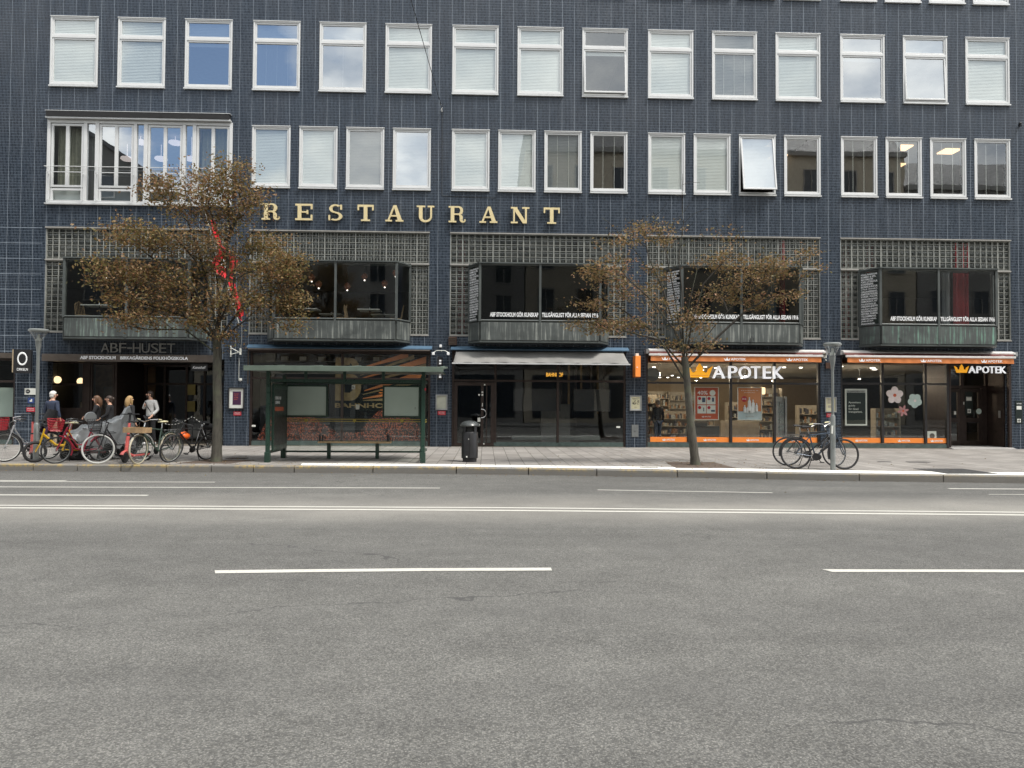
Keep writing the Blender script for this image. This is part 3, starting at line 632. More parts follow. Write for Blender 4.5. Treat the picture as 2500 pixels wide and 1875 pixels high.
# ------------------------------------------------------------------ glass block walls and copper bay windows
OR = []
for k, b in enumerate(BL):
    s = .2045; ox0, ox1 = b+.62, b+5.33
    for (a, c, z0, z1) in ((b, b+BWD, 6.25, 7.28), (b, ox0+.02, 3.87, 6.21), (ox1-.02, b+BWD, 3.87, 6.21)):
        m = MB(); quad(m, a+.02, c-.02, .07, z0+.02, z1-.02); gp_ = m.build('glass_blocks', 'glass_block', bld)
        m = MB(); x = b; e = .012
        m.frame(a, c, z0, z1, .03, .015, .13)
        i = 0
        while x < c+.01:
            if x > a+.03 and x < c-.03:
                w = .019 if i % 5 == 2 else e*.75; m.box(x-w*.95, x+w*.95, .045, .10, z0+.03, z1-.03)
            x += s; i += 1
        z = 3.87
        while z < z1:
            if z > z0+.03 and z < z1-.03: m.box(a+.03, c-.03, .048, .10, z-e*.65, z+e*.65)
            z += s
        m.build('block_mortar', 'mortar', gp_) if 'mortar' in M else (simple('mortar', (.26, .265, .245), .8), m.build('block_mortar', 'mortar', gp_))
    m = MB(); m.box(b-.01, b+BWD+.01, -.03, .02, 7.28, 7.32); m.build('ledge', 'concrete', bld)
    for qa, qb in ((b, ox0), (ox1, b+BWD)):
        m = MB(); m.box(qa, qb, -.03, .12, 6.21, 6.25); m.build('ledge', 'concrete', bld); m = MB(); m.box(qa, qb, -.02, .02, 3.83, 3.87); m.build('ledge', 'concrete', bld)
    # splayed oriel
    fx0, fx1, d = b+1.01, b+4.94, .71
    pl = [(ox0, 0), (fx0, -d), (fx1, -d), (ox1, 0)]
    def inset(t): return [(ox0+t, .02), (fx0+t*.6, -d+t), (fx1-t*.6, -d+t), (ox1-t, .02)]
    m = MB(); m.plan([(ox0, .3)]+pl+[(ox1, .3)], 3.585, 3.64); m.plan([(ox0+.02, .3), (ox0+.02, -.003), (fx0+.03, -d+.03), (fx1-.03, -d+.03), (ox1-.02, -.003), (ox1-.02, .3)], 3.64, 4.27)
    m.plan([(ox0-.03, .0), (fx0-.03, -d-.05), (fx1+.03, -d-.05), (ox1+.03, .0)], 6.155, 6.20)
    bay = lab(m.build('bay_window', 'copper_frame', bld), ['weathered copper bay window half hidden by the left tree', 'grey copper bay window with pendant lamps inside, left of centre', 'grey copper bay window in the middle with white slogan', 'grey copper bay window behind the sparse tree', 'rightmost copper bay window with green aprons'][k])
    OR.append(bay); mc = fx0+(fx1-fx0)/2
    m = MB()
    for (a, y0), (c, y1), in ((pl[0], pl[1]), (pl[1], (mc, -d)), ((mc, -d), pl[2]), (pl[2], pl[3])):
        n = Vector((y1-y0, -(c-a), 0)).normalized(); n = n if n.y < 0 else -n; t = Vector((c-a, y1-y0, 0)).normalized()*.035; o = n*.012
        m.add([(a+t.x+o.x, y0+t.y+o.y, 3.66), (c-t.x+o.x, y1-t.y+o.y, 3.66), (c-t.x+o.x, y1-t.y+o.y, 4.24), (a+t.x+o.x, y0+t.y+o.y, 4.24),
               (a+t.x-n.x*.02, y0+t.y-n.y*.02, 3.66), (c-t.x-n.x*.02, y1-t.y-n.y*.02, 3.66), (c-t.x-n.x*.02, y1-t.y-n.y*.02, 4.24), (a+t.x-n.x*.02, y0+t.y-n.y*.02, 4.24)], [(0, 1, 2, 3), (3, 2, 6, 7), (4, 5, 1, 0), (1, 5, 6, 2), (4, 0, 3, 7)])
    m.build('apron', ('copper_mint', 'copper_apron', 'copper_apron', 'copper_apron', 'copper_green')[k], bay)
    m = MB()
    for x, y in ((fx0, -d), (fx1, -d)): m.box(x-.04, x+.04, y-.015, y+.065, 4.27, 6.155)
    m.box(mc-.035, mc+.035, -d-.02, -d+.05, 3.642, 6.155)
    for (a, y0), (c, y1) in ((pl[0], pl[1]), (pl[1], pl[2]), (pl[2], pl[3])):
        for z in (4.27, 6.10): m.tube([(a, y0+.01, z+.03), (c, y1+.01, z+.03)], .028, 4)
    for x in (ox0+.02, ox1-.02): m.box(x-.035, x+.035, -.04, .02, 4.27, 6.155)
    m.build('mullion', 'copper_frame', bay)
    m = MB()
    for (a, y0), (c, y1) in ((pl[0], pl[1]), (pl[1], (mc, -d)), ((mc, -d), pl[2]), (pl[2], pl[3])): m.add([(a, y0+.02, 4.3), (c, y1+.02, 4.3), (c, y1+.02, 6.12), (a, y0+.02, 6.12)], [(0, 1, 2, 3)])
    m.build('pane', 'shop_glass' if k < 2 or k == 4 else 'dark_glass', bay)
    if k >= 2:   # white slogan on the glass, list of subjects on the left cheek
        if k != 2 and k != 3 or True:
            text('ABF STOCKHOLM GÖR KUNSKAP', fx0+.33, mc-.06, 4.42, 4.595, -d+.010, 'letter_white', bay, depth=.004, bold=.03)
            text('TILLGÄNGLIGT FÖR ALLA SEDAN 1916', mc+.06, fx1-.06, 4.42, 4.595, -d+.010, 'letter_white', bay, depth=.004, bold=.03)
        words = ['FÖRELÄSNINGAR.', 'RUMMO & SPA.', 'MATEMATIK.', 'POESI. LITTERATUR.', 'KONFERENS.', 'BILDNING & KULTUR.', 'ATELJÉ. FRANSKA.', 'ORGANISERING.', 'KOMPETENSUTVECKLING.', 'KURSER. POLITIK.', 'ÖMVÄRLDSBEVAKNING.', 'DEMOKRATI. NY', 'FOLKRÖRELSE.', 'UTBILDNING & RETVO.', 'LIVSLÅNGT LÄRANDE.', 'RESTAURANG & EVENT.', 'HISTORIA. FRAMTID.', 'TILLSAMMANS.', 'OMSTÄLLNING.', 'JÄMLIKHET.', 'FRIGÖRELSE.']
        v = Vector((fx0-ox0, -d, 0)); ln = v.length; v.normalize(); nr = Vector((-v.y, v.x, 0)); nr = nr if nr.y < 0 else -nr
        h = 1.74/len(words)
        pm = MB(); a = Vector((ox0, 0, 0))+v*.07-nr*.03; c = Vector((ox0, 0, 0))+v*(ln-.06)-nr*.03
        pm.add([(a.x, a.y, 4.32), (c.x, c.y, 4.32), (c.x, c.y, 6.08), (a.x, a.y, 6.08)], [(0, 1, 2, 3)]); pm.build('backing_board', 'black_text_panel', bay)
        join_text([(w_, .10, .10+min(ln-.2, .046*len(w_)), 6.05-h*(i+1)+h*.22, 6.05-h*i, 0) for i, w_ in enumerate(words)], 'letter_white', bay, depth=.003, bold=.012, origin=(ox0+nr.x*.004, nr.y*.004, 0), ux=v, nrm=nr)
for b in (BL[2], BL[4]):
    for x in ((b+.36, b+1.2) if b == BL[4] else (b+.38,)): tag(curtain(x-.12, x+.12, .35, 3.85, 7.2, 'red_cloth', None), 'narrow red curtain standing behind the '+('right glass blocks' if x > 12.6 else ('left edge of the rightmost glass blocks' if x > 10 else 'glass blocks left of the middle bay window')), 'curtain', 'red curtains on the first floor')
tag(curtain(BL[4]+4.0, BL[4]+4.55, .1, 4.3, 7.2, 'red_cloth', None, .05, .2), 'wide red curtain hanging in the rightmost bay window', 'curtain', 'red curtains on the first floor')
tag(curtain(BL[3]+4.55, BL[3]+4.75, .1, 4.3, 7.2, 'red_cloth', None, .05, .2), 'red curtain strip in the bay window behind the sparse tree', 'curtain', 'red curtains on the first floor')
for x, w in ((BL[4]+3.6, .3), (BL[3]+4.15, .3)): tag(curtain(x, x+w, .12, 4.3, 7.2, 'blind_grey', None, .04, .15), 'grey curtain beside the red one in the '+('rightmost' if x > 12 else 'fourth')+' bay window', 'curtain', 'grey curtains on the first floor')
# dark inner boards of the two slogan bays
for k in (2, 3):
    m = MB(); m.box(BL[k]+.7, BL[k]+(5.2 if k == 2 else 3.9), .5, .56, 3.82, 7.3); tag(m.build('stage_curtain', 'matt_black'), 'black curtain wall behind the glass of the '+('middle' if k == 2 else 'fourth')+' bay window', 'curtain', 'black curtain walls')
# restaurant tables, chairs and pendants
def pendant(x, y, z, lb):
    t = local_thing('pendant_lamp', lb, 'lamp', (x, y, z), 'small pendant lamps of the restaurant')
    m = MB(); m.lathe([(.02, .16), (.09, .10), (.12, .03), (.10, -.03), (.04, -.09)], (0, 0, 0), 14); m.build('lamp_shade', 'pend_shade' if 'pend_shade' in M else (simple('pend_shade', (.45, .17, .10), .3) and 'pend_shade'), t, smooth=True)
    m = MB(); m.ball((0, 0, -.11), .024); m.build('bulb', 'white_bulb', t)
    m = MB(); m.tube([(0, 0, .16), (0, 0, 7.62-z)], .006, 5); m.build('cord', 'matt_black', t); return t
pl_ = ['near the left tree', 'second from the left', 'just right of the mullion', 'highest and centred', 'right of centre', 'at the right edge']
for i, (x, z) in enumerate([(-6.14, 5.96), (-5.89, 5.72), (-4.89, 5.66), (-4.29, 6.02), (-3.58, 5.78), (-3.20, 6.16)]): pendant(x, 1.5, z, 'copper pendant lamp with glowing bulb in the second bay window, '+pl_[i])
pendant(-13.1, 1.2, 5.95, 'copper pendant lamp in the far left bay window')
def table(x, y, w, lb):
    t = local_thing('restaurant_table', lb, 'table', (x, y, 3.80), 'white-topped restaurant tables')
    m = MB(); m.box(-w/2, w/2, -.35, .35, .96, .99); m.build('tabletop', 'paper', t, bevel=.004)
    m = MB(); m.tube([(0, 0, 0), (0, 0, .96)], .03, 8); m.lathe([(.24, 0), (.22, .02), (.03, .04)], (0, 0, 0), 16); m.build('leg', 'black_metal', t)
    m = MB(); m.lathe([(.03, .99), (.035, 1.03), (.015, 1.09)], (0, 0, 0), 10); m.build('condiment', 'chrome', t)
for x, y, w, lb in ((-6.1, .9, .75, 'white table at the left of the second bay window'), (-5.6, 2.4, .8, 'white table standing further back in the second bay window'), (-4.0, .9, .75, 'white table right of the mullion in the second bay window'), (-3.7, 2.4, .9, 'far white table at the right of the second bay window'), (-12.95, .5, .9, 'white table in the far left bay window'), (-11.0, .7, .9, 'white table behind the tree in the far left bay window')): table(x, y, w, lb)
def chair(x, y, a, lb):
    t = local_thing('wooden_chair', lb, 'chair', (x, y, 3.80), 'spindle-back restaurant chairs', (0, 0, a))
    m = MB(); m.box(-.2, .2, -.2, .2, .66, .70); m.build('seat', 'bench_wood', t, bevel=.01)
    m = MB(); m.tube([(-.19, .18, .7), (-.17, .24, 1.05), (0, .26, 1.16), (.17, .24, 1.05), (.19, .18, .7)], .013, 6)
    for i in range(5): u = -.12+.06*i; m.tube([(u, .18, .7), (u, .25, 1.13)], .007, 5)
    m.build('backrest', 'bench_wood', t)
    for i, (u, v) in enumerate(((-.17, -.17), (.17, -.17), (-.17, .17), (.17, .17))):
        m = MB(); m.tube([(u*1.15, v*1.15, 0), (u, v, .66)], [.012, .018], 6); m.build('leg', 'bench_wood', t)
for x, y, a, lb in ((-5.05, .9, -1.4, 'wooden chair left of the mullion in the second bay window'), (-4.62, .95, 1.5, 'wooden chair just right of the mullion in the second bay window'), (-3.1, .9, -1.5, 'wooden chair at the right end of the second bay window'), (-13.55, .7, 1.2, 'wooden chair in the far left bay window')): chair(x, y, a, lb)

# ------------------------------------------------------------------ lettering on the building
def slab(ch):
    """stroke boxes (x0,x1,z0,z1) or polygons of a slab-serif capital in a unit height box"""
    s, t = .20, .095; Wd = {'R': .98, 'E': .93, 'S': .80, 'T': .90, 'A': .98, 'U': .96, 'N': 1.02}[ch]; o = []
    B = lambda a, b, c, d: o.append([(a, c), (b, c), (b, d), (a, d)])
    def arc(cx, cz, ro, ri, a0, a1, n=12, sq=1.0):
        for i in range(n):
            a, b = R(a0+(a1-a0)*i/n), R(a0+(a1-a0)*(i+1)/n); o.append([(cx+ro[0]*math.cos(a), cz+ro[1]*math.sin(a)), (cx+ro[0]*math.cos(b), cz+ro[1]*math.sin(b)), (cx+ri[0]*math.cos(b), cz+ri[1]*math.sin(b)), (cx+ri[0]*math.cos(a), cz+ri[1]*math.sin(a))])
    if ch == 'T': B(0, Wd, 1-t-.03, 1); B(0, .085, .66, 1-t-.03); B(Wd-.085, Wd, .66, 1-t-.03); B(Wd/2-s/2, Wd/2+s/2, t, 1-t-.03); B(.2, Wd-.2, 0, t)
    if ch == 'E': B(0, Wd, 0, t+.02); B(0, Wd, 1-t-.02, 1); B(.13, .13+s, t+.02, 1-t-.02); B(.13+s, .62, .46, .55); B(.62, .70, .38, .63); B(Wd-.085, Wd, t+.02, .34); B(Wd-.085, Wd, .68, 1-t-.02)
    if ch == 'U': B(0, .46, 1-t, 1); B(.60, Wd, 1-t, 1); B(.12, .12+s, .34, 1-t); B(.74, .84, .34, 1-t); arc(.48, .34, (.36, .36), (.165, .24), 180, 270, 8); arc(.48, .34, (.36, .36), (.26, .24), 270, 360, 8)
    if ch == 'N': B(0, .38, 0, t); B(.0, .36, 1-t, 1); B(.62, Wd, 1-t, 1); B(.13, .22, t, 1-t); B(.78, .88, 0.02, 1-t); o.append([(.12, 1-t), (.36, 1-t), (.88, 0), (.66, 0)])
    if ch == 'A': B(0, .36, 0, t); B(.56, Wd, 0, t); o.append([(.12, t), (.22, t), (.52, .93), (.44, 1)]); o.append([(.44, 1), (.60, 1), (.90, t), (.67, t)]); B(.25, .70, .30, .39)
    if ch == 'R':
        B(0, .44, 0, t); B(.12, .12+s, t, 1-t); B(0, .56, 1-t, 1); B(.12+s, .56, .46, .55); arc(.56, .73, (.26, .27), (.09, .175), -90, 90, 12)
        arc(.58, .30, (.22, .22), (.04, .14), 5, 90, 6); B(.62, .80, .18, .32); arc(.80, .17, (.18, .18), (.02, .06), 180, 300, 6); arc(.84, .13, (.12, .13), (.05, .06), -90, 40, 6)
    if ch == 'S':
        arc(.40, .735, (.34, .265), (.17, .175), 40, 270, 14); arc(.40, .27, (.38, .27), (.20, .175), -130, 90, 14); B(.66, .75, .68, .98); B(.02, .11, .02, .34)
    return o, Wd
sg = thing('restaurant_sign', 'raised pale gold slab-serif letters spelling RESTAURANT across the blue tiles', 'sign', (-2.5, 0, 7.62))
LX = [(-7.44, 8.22, 7.67), (-6.34, 8.21, 7.67), (-5.26, 8.20, 7.64), (-4.29, 8.18, 7.64), (-3.37, 8.17, 7.63), (-2.33, 8.16, 7.61), (-1.27, 8.16, 7.61), (-.24, 8.155, 7.61), (.81, 8.15, 7.61), (1.91, 8.16, 7.62)]
LW = [.60, .56, .48, .53, .60, .58, .58, .60, .62, .54]
for ch, (x, zt, zb), w in zip('RESTAURANT', LX, LW):
    polys, wd = slab(ch); m = MB(); H_ = .545; zb = 7.63
    for i, p in enumerate(polys): m.prism([(x+u/wd*w, zb+v*H_) for u, v in p], -.115-.0007*(i % 7), -.05, 0)
    m.build('letter', 'gold', sg)
t = thing('entrance_sign', 'large dull grey capitals reading ABF-HUSET above the entrance canopy', 'sign', (-11.4, 0, 3.2)); 
xs = -12.60
for i, ch in enumerate('ABF-HUSET'):
    w = (.27, .25, .22, .16, .25, .26, .24, .22, .25)[i]; z0, z1 = (3.19, 3.50) if ch != '-' else (3.32, 3.36)
    text(ch, xs, xs+w, z0, z1, -.03, 'grey_letter', t, 'letter', .03, -.004); xs += w+.035-(.01 if ch == '-' else 0)
cn = thing('entrance_canopy', 'flat bronze fascia over the left entrance with white lettering', 'canopy', (-11.4, 0, 2.9))
m = MB(); m.box(-14.32, -8.75, -.36, -.01, 2.88, 2.90); m.box(-14.32, -8.75, -.36, -.33, 2.901, 3.11); m.box(-14.32, -8.75, -.329, -.01, 3.085, 3.11); m.build('fascia', 'bronze_light', cn, bevel=.004)
text('ABF STOCKHOLM', -13.10, -11.97, 2.945, 3.055, -.362, 'letter_white', cn, 'lettering', .012, .035); text('BIRKAGÅRDENS FOLKHÖGSKOLA', -11.82, -9.66, 2.945, 3.08, -.362, 'letter_white', cn, 'lettering', .012, .035)
t = thing('art_hall_sign', 'small black hanging sign with white script reading Konsthall', 'sign', (-9.35, -.2, 2.7))
m = MB(); m.box(-9.62, -9.08, -.22, -.20, 2.60, 2.83); m.build('panel', 'black_metal', t); text('Konsthall', -9.56, -9.14, 2.67, 2.76, -.222, 'letter_white', t, 'lettering', .004, .01, .3)
m = MB(); m.tube([(-9.5, -.21, 2.83), (-9.5, -.21, 2.88)], .008, 5); m.tube([(-9.2, -.21, 2.83), (-9.2, -.21, 2.88)], .008, 5); m.build('hanger', 'black_metal', t)
t = thing('round_logo_sign', 'black projecting box sign with white ring and word CIRKELN beside the left lamp', 'sign', (-14.9, -.3, 2.5))
m = MB(); m.plan([(-15.15, -.45), (-14.66, -.35), (-14.69, -.20), (-15.18, -.30)], 2.48, 3.24); m.build('box', 'black_metal', t); 
m = MB(); m.plan([(-15.20, -.44), (-15.155, -.455), (-15.185, -.30), (-15.225, -.29)], 2.50, 3.24); m.build('edge', 'paper_bag', t)
vx = Vector((.49, .10, 0)).normalized(); nx = Vector((vx.y, -vx.x, 0))
m = MB(); cc = Vector((-14.905, -.402, 2.94)); m.ring((0, 0, 0), (0, 1, 0), .125, .02, 36, 6, fl=.4); m.xf(Matrix.Translation(cc) @ Matrix.Rotation(math.atan2(.10, .49), 4, 'Z') @ Matrix.Diagonal((1.0, 1, 1.5, 1))); m.build('ring', 'letter_white', t)
text('CIRKELN', .10, .42, 2.56, 2.64, 0, 'letter_white', t, 'lettering', .004, .01, origin=(-15.15+nx.x*.003, -.45+nx.y*.003, 0), ux=vx, nrm=nx)
# ================================================================== SHOPFRONTS
def shopfront(x0, x1, z0, z1, zt, mulls, fm, glass, label, y=.10, plinth='plinth_green', zp=None, fw_=.075, tm=None, name='shopfront', glz=True):
    """fm frame; mulls [(x, from z, to z)]"""
    m = MB(); zp = zp or z0+.16; m.box(x0, x0+fw_, y-.06, y+.06, z0, z1); m.box(x1-fw_, x1, y-.06, y+.06, z0, z1); m.box(x0+fw_, x1-fw_, y-.06, y+.06, z1-fw_, z1)
    for x, a, b in mulls: m.box(x-.04, x+.04, y-.062, y+.05, a, b)
    if zt: m.box(x0+fw_, x1-fw_, y-.058, y+.055, zt-.035, zt+.035)
    s = lab(m.build(name, fm, bld, bevel=.004), label)
    if plinth: m = MB(); m.box(x0+fw_, x1-fw_, y-.045, y+.06, z0, zp); m.build('plinth', plinth, s)
    if glz:
        m = MB(); quad(m, x0+fw_, x1-fw_, y, zp if plinth else z0, z1-fw_); m.build('pane', glass, s)
    return s
s2 = shopfront(-7.79, -1.83, .15, 3.30, 2.39, [(-4.76, .31, 3.22)], 'bronze', 'shop_glass', 'bronze framed shop window behind the bus shelter')
s3 = shopfront(-1.12, 4.72, .15, 3.36, 2.36, [(.33, .30, 2.32), (.33, 2.40, 3.28), (2.43, .30, 2.32), (2.43, 2.40, 3.28)], 'bronze', 'shop_glass', 'dark bronze shopfront with door behind the litter bin')
s4 = shopfront(5.39, 11.36, .15, 3.38, 2.33, [(6.87, .33, 2.29), (8.30, .33, 3.30), (9.80, .33, 3.30)], 'dark_frame', 'shop_glass', 'pharmacy window front with orange strip along its foot', zp=.32)
s5 = shopfront(12.05, 15.82, .15, 3.38, 2.35, [(13.52, .33, 3.30), (15.02, .33, 3.30)], 'dark_frame', 'shop_glass', 'pharmacy window front left of the recessed pharmacy door', zp=.30)
s0 = shopfront(-19.6, -15.36, .15, 2.98, 2.22, [(-17.2, .31, 2.9)], 'bronze', 'shop_glass', 'shop window at the left edge beyond the round ring sign')
m = MB(); m.box(-16.6, -15.52, .30, .32, 1.06, 2.02); tag(m.build('poster', 'frost'), 'pale sheet imitating a van reflection in the glass at the left edge of the street', 'poster')  # added pale sheet imitates a bright reflection in this shop glass
# fascia strips over the openings
for a, b, z in ((-19.6, -15.3, 2.98), ):
    m = MB(); m.box(a, b, -.05, .0, z, z+.17); m.build('fascia', 'bronze_light', bld)
# bronze door left of bay 3
m = MB(); m.frame(-1.04, .29, .18, 2.30, .11, .02, .09); m.box(-.15, -.06, .02, .09, .29, 2.19); m.box(.02, .06, .03, .08, .29, 2.19); dr = lab(m.build('door', 'bronze', s3, bevel=.004), 'bronze door with ring handle and stickers')
m = MB(); m.ring((-.12, -.03, 1.26), (0, 1, 0), .145, .012, 24, 8, a0=PI/2-.1, a1=3*PI/2+.1); m.tube([(-.13, -.03, 1.40), (-.13, .03, 1.40)], .012, 6); m.tube([(-.13, -.03, 1.12), (-.13, .03, 1.12)], .012, 6); m.build('handle', 'chrome', dr)
m = MB(); 
for x, z, w, h in ((-.10, 1.97, .055, .05), (-.10, 1.88, .055, .06), (-.21, 1.88, .05, .06), (-.03, 2.22, .05, .05), (-.21, 1.05, .09, .14), (-.21, .88, .07, .07), (-.04, .25, .04, .04), (-.10, 1.55, .02, .12)): m.box(x-w/2, x+w/2, .012, .018, z-h/2, z+h/2)
m.build('sticker', 'paper', dr)
m = MB(); m.box(.14, .20, .0, .02, 1.48, 1.60); m.box(.14, .20, .0, .02, 1.16, 1.32); m.build('lock_plate', 'black_metal', dr)
# grey ledge and white decal strips in the bay 3 window
m = MB(); m.box(.9, 3.9, .30, .50, .38, .52); tag(m.build('window_ledge', 'frost2' if 'frost2' in M else (simple('frost2', (.10, .115, .11), .5) and 'frost2')), 'long pale grey low shelf inside the dark middle shop window', 'shelf')
m = MB(); m.box(1.95, 2.95, 1.0, 1.35, .2, 1.55); m.box(1.9, 3.0, .95, 1.4, 1.551, 1.59); tag(m.build('bar_counter', 'room_mid2' if 'room_mid2' in M else (simple('room_mid2', (.10, .10, .095), .6) and 'room_mid2')), 'grey box-shaped counter standing inside the middle shop window', 'counter')
for i, x in enumerate((-.0+.95, 3.0)):
    m = MB(); m.box(x, x+1.6 if i == 0 else x+1.25, .35, .39, 1.35, 2.1); m.build('screen_tmp', 'matt_black') if False else tag(m.build('hanging_screen', 'black_metal'), ('left' if i == 0 else 'right')+' black flat screen hanging inside the middle shop window', 'screen')
t = thing('bar_neon_sign', 'small amber glowing sign reading BAHNHOF inside the middle shop window', 'sign', (2.4, 1.5, 2.55)); text('BAHNHOF', 2.15, 2.75, 2.56, 2.70, 1.5, 'neon_amber', t, 'lettering', .02, .01)
m = MB()
for a, b in (((3.0, 2.3, 3.12), (3.25, 2.9, 3.30)), ((3.3, 2.3, 3.2), (3.6, 2.9, 3.40))): m.tube([a, b], .02, 6)
tag(m.build('strip_light', 'spot_white'), 'pair of short white strip lights in the ceiling of the middle shop', 'light')
rb_ = random.Random(5)
for i in range(7):
    x = 2.7+i*.28+rb_.uniform(-.05, .05); m = MB(); m.box(x, x+.07, 2.2+.1*i, 2.3+.1*i, 1.4+rb_.uniform(-.2, .1), 3.1); tag(m.build('hanging_batten', 'gold_dull' if i in (1, 3, 5) else 'bronze'), ['first', 'second', 'third', 'fourth', 'fifth', 'sixth', 'seventh'][i]+' vertical batten from the left hanging inside the middle shop', 'batten', 'vertical battens in the middle shop')
m = MB(); m.box(4.40, 4.53, .02, .033, .80, .86); m.build('sticker', 'paper', s3)
m = MB(); m.box(-7.70, -7.58, .03, .038, .78, .84); m.build('sticker', 'paper', s2)

# bay 2 window graphics: large B, rays, beads
t = thing('window_graphic', 'gold and orange window graphic with large B and word BAHNHOF behind the shelter', 'window graphic', (-4.2, .3, 1.0))
m = MB(); B0, B1 = -5.02, -4.17
m.box(B0, B0+.30, .22, .25, 1.66, 3.1)
def dshape(cx, cz, ro, ri, w, flat=.0):
    vs = []
    for i in range(16):
        a, b = R(-90+180*i/16), R(-90+180*(i+1)/16)
        m.prism([(cx+ro*math.cos(a), cz+w*math.sin(a)), (cx+ro*math.cos(b), cz+w*math.sin(b)), (cx+ri*math.cos(b), cz+w*.33*math.sin(b)), (cx+ri*math.cos(a), cz+w*.33*math.sin(a))], .22, .25)
m.box(B0+.301, -4.52, .22, .25, 1.66, 1.93); m.box(B0+.301, -4.52, .22, .25, 2.27, 2.56); m.box(B0+.301, -4.55, .22, .25, 2.85, 3.1); dshape(-4.52, 2.11, .36, .10, .45); dshape(-4.55, 2.83, .3, .08, .27)
m.build('big_letter', 'gold_dull', t)
text('BAHNHOF', -5.02, -3.2, 1.42, 1.58, .22, 'gold_dull', t, 'lettering', .01, .03)
m = MB(); q_ = random.Random(2)
for i, (xa, za, xb, zb, w) in enumerate([(-4.1, 1.72, -2.2, 2.05, .07), (-4.1, 1.86, -2.2, 2.35, .05), (-4.05, 1.98, -2.0, 2.62, .08), (-4.15, 2.2, -2.0, 2.85, .05), (-4.2, 2.38, -2.0, 3.05, .07), (-4.2, 2.5, -2.4, 3.15, .04), (-4.3, 2.7, -2.6, 3.22, .06), (-4.1, 1.66, -2.6, 1.74, .05)]): m.prism([(xa, za), (xb, zb-w*1.6), (xb, zb+w*1.6), (xa, za+w*.4)], .23+.001*i, .24+.001*i, i % 2)
m.build('rays', ['orange', 'gold_dull'], t)
m = MB()
for k in range(5):
    a = R(120+k*30); c = (-3.25, 1.93); m.prism([(c[0], c[1]), (c[0]+.28*math.cos(a-.12), c[1]+.2*math.sin(a-.12)), (c[0]+.33*math.cos(a), c[1]+.24*math.sin(a)), (c[0]+.28*math.cos(a+.12), c[1]+.2*math.sin(a+.12))], .215, .222)
m.build('flower', 'orange_vivid', t)
m = MB(); m.prism([(-7.6, .33), (-7.3, .95), (-6.9, 1.28), (-5.9, 1.24), (-5.4, .9), (-5.0, .62), (-4.2, .60), (-3.9, 1.0), (-3.5, 1.40), (-3.1, 1.24), (-2.6, 1.2), (-2.2, .8), (-1.95, .33)], .26, .28); tag(m.build('bead_curtain', 'beads_rust'), 'rust coloured bead screen with stepped top behind the bus shelter', 'bead screen')
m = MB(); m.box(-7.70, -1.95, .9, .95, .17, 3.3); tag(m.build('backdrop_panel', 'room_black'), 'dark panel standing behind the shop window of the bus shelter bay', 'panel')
for i in range(8):
    m = MB(); x = -6.9+i*.62; m.box(x, x+.2, .5, .7, 3.0, 3.14); tag(m.build('light_box', 'room_mid'), ['first', 'second', 'third', 'fourth', 'fifth', 'sixth', 'seventh', 'eighth'][i]+' small pale box on the upper rail from the left above the shelter roof', 'box', 'small pale boxes along the upper rail')
m = MB(); m.box(-7.4, -2.1, .45, .75, 2.97, 2.995); tag(m.build('upper_rail', 'room_mid2'), 'long grey shelf behind the upper glass over the bus shelter', 'shelf')

# blue sheet awning cassettes, extended grey awning
def xprism(m, poly, x0, x1, mi=0):
    """poly = (y,z) outline extruded along x"""
    n = len(poly); a = sum(poly[i][0]*poly[(i+1) % n][1]-poly[(i+1) % n][0]*poly[i][1] for i in range(n))
    if a < 0: poly = poly[::-1]
    vs = [(x0, y, z) for y, z in poly]+[(x1, y, z) for y, z in poly]
    m.add(vs, [tuple(range(n-1, -1, -1)), tuple(range(n, 2*n))]+[(i, (i+1) % n, (i+1) % n+n, i+n) for i in range(n)], mi)
for x0, x1, lb in ((-7.84, -1.78, 'closed shop awning with blue sheet cover above the bus shelter'), ):
    t = thing('awning', lb, 'awning', ((x0+x1)/2, 0, 3.3))
    m = MB(); xprism(m, [(-.01, 3.50), (-.01, 3.40), (-.25, 3.36), (-.25, 3.39)], x0, x1); m.build('cover', 'blue_sheet', t)
    m = MB(); xprism(m, [(-.01, 3.395), (-.01, 3.29), (-.22, 3.27), (-.22, 3.355)], x0+.05, x1-.05); m.build('cassette', 'bronze', t)
    m = MB(); m.tube([(x0+.06, -.24, 3.33), (x1-.06, -.24, 3.33)], .02, 6); m.box(x0+.0, x0+.025, -.05, -.01, 2.2, 3.3); m.build('front_bar', 'bronze_light', t)
t = thing('awning', 'grey cloth awning let down over the dark middle shop', 'awning', (1.8, 0, 3.3))
m = MB(); xprism(m, [(-.01, 3.50), (-.01, 3.40), (-.25, 3.36), (-.25, 3.39)], -1.16, 4.78); m.build('cover', 'blue_sheet', t)
m = MB(); nx_, ny_ = 60, 10; vs = []
for j in range(ny_+1):
    v = j/ny_
    for i in range(nx_+1):
        u = i/nx_; xx = -.98+5.57*u+(-.06+.12*u)*v*1.0; sag = .035*math.sin(PI*v)*(.6+.4*math.sin(u*19))+.012*math.sin(u*60)*v
        vs.append((xx, -.12-.78*v, 3.35-.44*v-sag))
m.add(vs, [(j*(nx_+1)+i, j*(nx_+1)+i+1, (j+1)*(nx_+1)+i+1, (j+1)*(nx_+1)+i) for j in range(ny_) for i in range(nx_)]); c_ = m.build('cloth', 'awning_cloth', t, smooth=True)
sd_ = c_.modifiers.new('thick', 'SOLIDIFY'); sd_.thickness = .004
m = MB(); m.box(-1.08, 4.69, -.93, -.89, 2.865, 2.905); m.build('front_bar', 'sill_metal', t)
